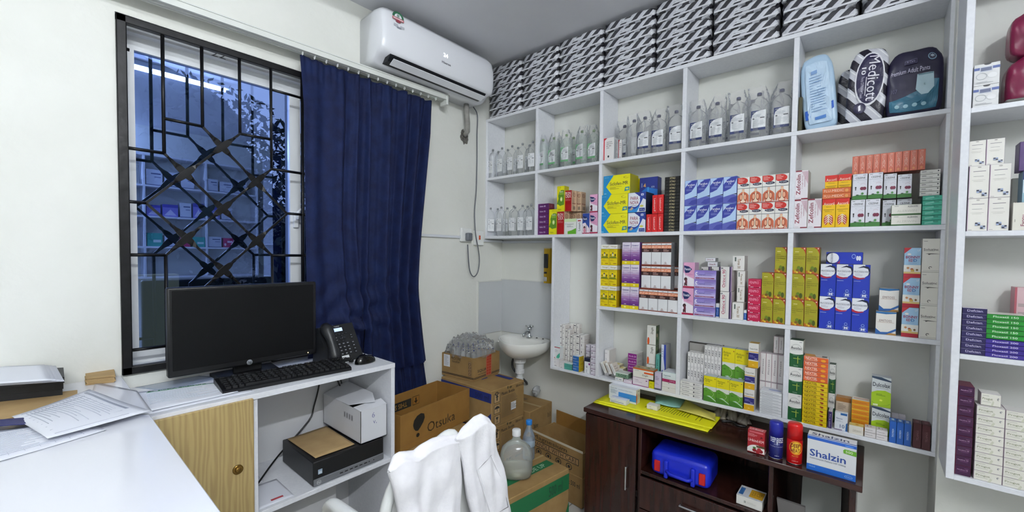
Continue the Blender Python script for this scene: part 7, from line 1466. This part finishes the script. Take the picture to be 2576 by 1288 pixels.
for k in range(9):
    a = bx0+(bx1-bx0)*k/8; m.tube(smooth_pts([(a, -.09+rd.uniform(-.02, .02), CT_+.003), (a+rd.uniform(-.01, .01), -.07, CT_+.035), (a+rd.uniform(-.01, .01), -.05, CT_+.07)]), [.012+.004*math.sin(j+k) for j in range(9)], film('smoky_bag', (.55, .50, .42), .45, .15), 8)
tag(m.build('plastic_bag'), 'crumpled brown translucent bag at the back of the sideboard', 'plastic bag')
m = MB(); a = at(1845, 1066, z=CT_+.008); m.tube(smooth_pts([(a[0]-.05, a[1], CT_+.007), (a[0]-.01, a[1]+.012, CT_+.012), (a[0]+.02, a[1]-.008, CT_+.009), (a[0]+.05, a[1]+.004, CT_+.007)]), .006, BLACKP, 6); tag(m.build('black_clip'), 'small black strap on the sideboard behind the yellow folders', 'strap')
# ================================================================== plastic chair and coat
WPL = mat('#dfe1e0', .3, name='white_moulded_plastic')
chr_ = thing('plastic_chair', 'white moulded plastic armchair facing the desk, coat over its back', 'chair', (1.0, -1.49, 0))
ox, oy = 1.0, -1.49
BY0, BY1, BXc = -1.708, -1.345, 1.185            # back panel across y
def backp(s, z): return (BXc+.05*(z-.62)+.018*math.cos((s-.5)*PI)*1.0-ox, BY0+(BY1-BY0)*s-oy, z)
def topz(s): return .60+.265*max(0, 1-abs(2*s-1)**7)**.5
n = 40; edge = [(s/n, topz(s/n)) for s in range(n+1)]
m = MB(); m.grid(lambda s, t: backp(s, .44+(topz(s)-.44)*t), 40, 14, WPL); o = m.build('backrest', chr_); sd = o.modifiers.new('t', 'SOLIDIFY'); sd.thickness = .006
m = MB(); m.tube([backp(0, .45)]+[backp(a, b) for a, b in edge]+[backp(1, .45)], .013, WPL, 10); m.build('back_rim', chr_)
m = MB()
def seatf(s, t):
    return (.72+.46*t-ox, BY0+.01+(BY1-BY0-.02)*s-oy, .435-.012*math.sin(PI*s)*math.sin(PI*t)-.02*max(0, .12-t)/.12)
m.grid(seatf, 20, 20, WPL); o = m.build('seat', chr_); sd = o.modifiers.new('t', 'SOLIDIFY'); sd.thickness = .008
for k, y in enumerate((-1.675, -1.375)):
    m = MB(); P = smooth_pts([(1.20, y, .685), (1.08, y-.004*(1-2*k), .686), (.98, y-.006*(1-2*k), .682), (.92, y-.004*(1-2*k), .672), (.885, y, .635), (.876, y, .55), (.875, y, .47), (.885, y+.004*(1-2*k), .43)], 5)
    m.tube([(p[0]-ox, p[1]-oy, p[2]) for p in P], .0175, WPL, 12); m.build('armrest', chr_)
for x in (.76, 1.19):
    for y in (-1.69, -1.31):
        m = MB(); m.tube([(x-ox, y-oy, .43), (x+(.05 if x > 1 else -.03)-ox, y+(-.03 if y < -1.5 else .03)-oy, .001)], [.022, .017], WPL, 8); m.build('leg', chr_)
m = MB(); m.tube(smooth_pts([(backp(.36, .85)[0]-.004, backp(.36, .85)[1], .845), (backp(.40, .9)[0], backp(.40, .9)[1], .892), (backp(.52, .9)[0], backp(.52, .9)[1], .90), (backp(.60, .85)[0], backp(.60, .85)[1], .850)], 5), .013, WPL, 10); m.build('carry_loop', chr_)
# coat: two hanging halves, each wraps over the top rim; traced on a plane just behind the back
COT = nmat('white_cotton', '#e6e5ea', '#eeedf1', scale=30, rough=.85, bump=.12, bscale=160, sheen=.2)
ct_ = thing('white_coat', 'white cotton lab coat draped over the back of the plastic chair', 'coat', (1.2, -1.5, .45))
co_o = np.array([1.2, -1.5, .45])
def wpt(u, v, x): return at(u, v, x=x)
def interp(P, t):
    t = max(0, min(.99999, t))*(len(P)-1); i = int(t); f = t-i; return np.array(P[i])*(1-f)+np.array(P[i+1])*f
def drape(name, Lf, Rt, xa, folds, seed, nx=46, nz=60, back=.10, amp=.006):
    """Lf, Rt: left and right outlines from the top fold down (image readings on the plane x = xa)"""
    rd = random.Random(seed); ph = [rd.uniform(0, 6) for _ in range(8)]
    def fn(s, t):
        if t < .16:      # the part that goes over the top and down the front side of the chair
            k = (.16-t)/.16; a = wpt(*interp(Lf, 0), xa); b = wpt(*interp(Rt, 0), xa); p = a*(1-s)+b*s
            p = topc(s) ; ang = k*PI; r = .012*min(1, s/.2+.05)
            return tuple(np.array([p[0]-r*(1-math.cos(min(ang, PI))), p[1], p[2]-.0+r*math.sin(min(ang, PI))-max(0, k-.5)*.05*min(1, s/.2)])-co_o)
        tt = (t-.16)/.84
        a = wpt(*interp(Lf, tt), xa); b = wpt(*interp(Rt, tt), xa); p = a*(1-s)+b*s
        p0 = topc(s); w_ = max(0, 1-tt*5); p = p*(1-w_)+p0*w_ if tt < .2 else p
        dx = amp*(.25+.75*tt)*(math.sin(s*folds*PI+ph[0]+1.2*math.sin(tt*3+ph[1]))+.5*math.sin(s*folds*2.3*PI+ph[2]+tt*2.5)+.25*math.sin(s*31+tt*9+ph[3]))
        dx += .004*math.sin(tt*13+s*5+ph[4])*math.sin(s*7+ph[5]); e = min(s, 1-s); dx -= .016*max(0, 1-e/.10)**2
        return tuple(np.array([p[0]+dx+.010, p[1], p[2]])-co_o)
    T0 = TOPS[name]
    def topc(s): return wpt(*interp(T0, s), xa)
    m = MB(); m.grid(fn, nx, nz, COT); o = m.build('coat_'+('body' if name == 'a' else 'sleeve' if name == 'b' else 'lapel'), ct_); sd = o.modifiers.new('t', 'SOLIDIFY'); sd.thickness = .0035; return o
TOPS = {'a': [(979, 1186), (996, 1168), (1012, 1158), (1048, 1154), (1064, 1140), (1095, 1122), (1130, 1112), (1162, 1108)],
        'b': [(1148, 1106), (1175, 1090), (1200, 1066), (1217, 1058), (1232, 1066), (1240, 1080)],
        'c': [(1122, 1118), (1140, 1110), (1163, 1106)]}
drape('a', [(979, 1186), (986, 1210), (996, 1250), (1006, 1290), (1018, 1340), (1030, 1420)], [(1162, 1108), (1162, 1140), (1160, 1200), (1158, 1270), (1158, 1340), (1160, 1420)], 1.235, 3.2, 3)
drape('b', [(1160, 1108), (1166, 1150), (1172, 1210), (1182, 1260), (1196, 1330), (1206, 1420)], [(1240, 1080), (1250, 1130), (1266, 1172), (1276, 1220), (1284, 1275), (1300, 1400)], 1.245, 2.6, 7)
# breast pocket stitched on the sleeve half
m = MB(); P = [wpt(1202, 1182, 1.262), wpt(1236, 1146, 1.262), wpt(1262, 1205, 1.262), wpt(1278, 1275, 1.262), wpt(1236, 1300, 1.262)]
m.tube([tuple(p-co_o) for p in P], .0014, COT, 5, closed=True); m.build('pocket_seam', ct_)
# ================================================================== shelving on the far wall, mirrored in the window glass
su3 = thing('wall_shelving', 'white shelving on the wall behind the camera side, mirrored in the window glass', 'shelves', (3.349, -1.95, 1.05))
def b3(n, y0, y1, z0, z1): MB().bbox((-.20, y0+1.95, z0-1.05), (-.001, y1+1.95, z1-1.05), LAM, .001, 1).build(n, su3)
for z in (1.08, 1.38, 1.68, 1.98, 2.28): b3('shelf_board', -1.95, -.46, z-.018, z)
for y in (-1.95, -1.46, -.96, -.478):
    for z in (1.08, 1.38, 1.68, 1.98): b3('upright', y, y+.018, z, z+.282)
des('far_a', '#dfe3ee', '#c9cdd8', '#d9dde6', lambda F: (F.R(.1, .7, .7, .78, '#5c6a94'), F.R(.1, .5, .5, .56, '#8a94b4'), F.R(0, 0, 1, .05, '#3c4c84')))
des('far_b', '#8a84d4', '#6a64b4', '#a9a4e0', lambda F: (F.R(0, .75, 1, 1, '#4c44b0'), F.pg([(.1, .1), (.5, .6), (.9, .1)], '#d9d4f0')))
des('far_c', '#c42c6a', '#a0205a', '#d0508a', lambda F: (F.R(.1, .5, .6, .7, '#f0d8e4'), F.E(.8, .3, .1, .15, '#f0d8e4')))
des('far_d', '#4cb4a4', '#3c9484', '#7accc0', lambda F: F.R(.1, .3, .6, .5, '#dff0ec'))
rd = random.Random(21)
for zi, z in enumerate((1.38, 1.68, 1.98)):
    y = -1.92
    for i in range(9):
        w = rd.uniform(.09, .13); nb = ['far_d', 'far_a', 'far_c'] if zi == 0 else (['far_b', 'far_b', 'far_a'] if zi == 1 else ['far_a', 'far_a', 'far_a']); k = nb[i % 3]
        for d0 in (-1.46, -.96):
            if y < d0+.02 and y+w > d0-.005: y = d0+.022
        if y+w > -.485: break
        carton(k, 3.165, y+w, z+.0004, w-.004, .10, rd.uniform(.10, .16), 'medicine_box', '%s carton on the %s shelf mirrored in the window, %s' % (dict(far_a='white', far_b='violet', far_c='magenta', far_d='teal')[k], ['lowest', 'middle', 'highest'][zi], hpos(i, 9)), 'box', 'mirrored cartons', -PI/2)
        y += w+.012
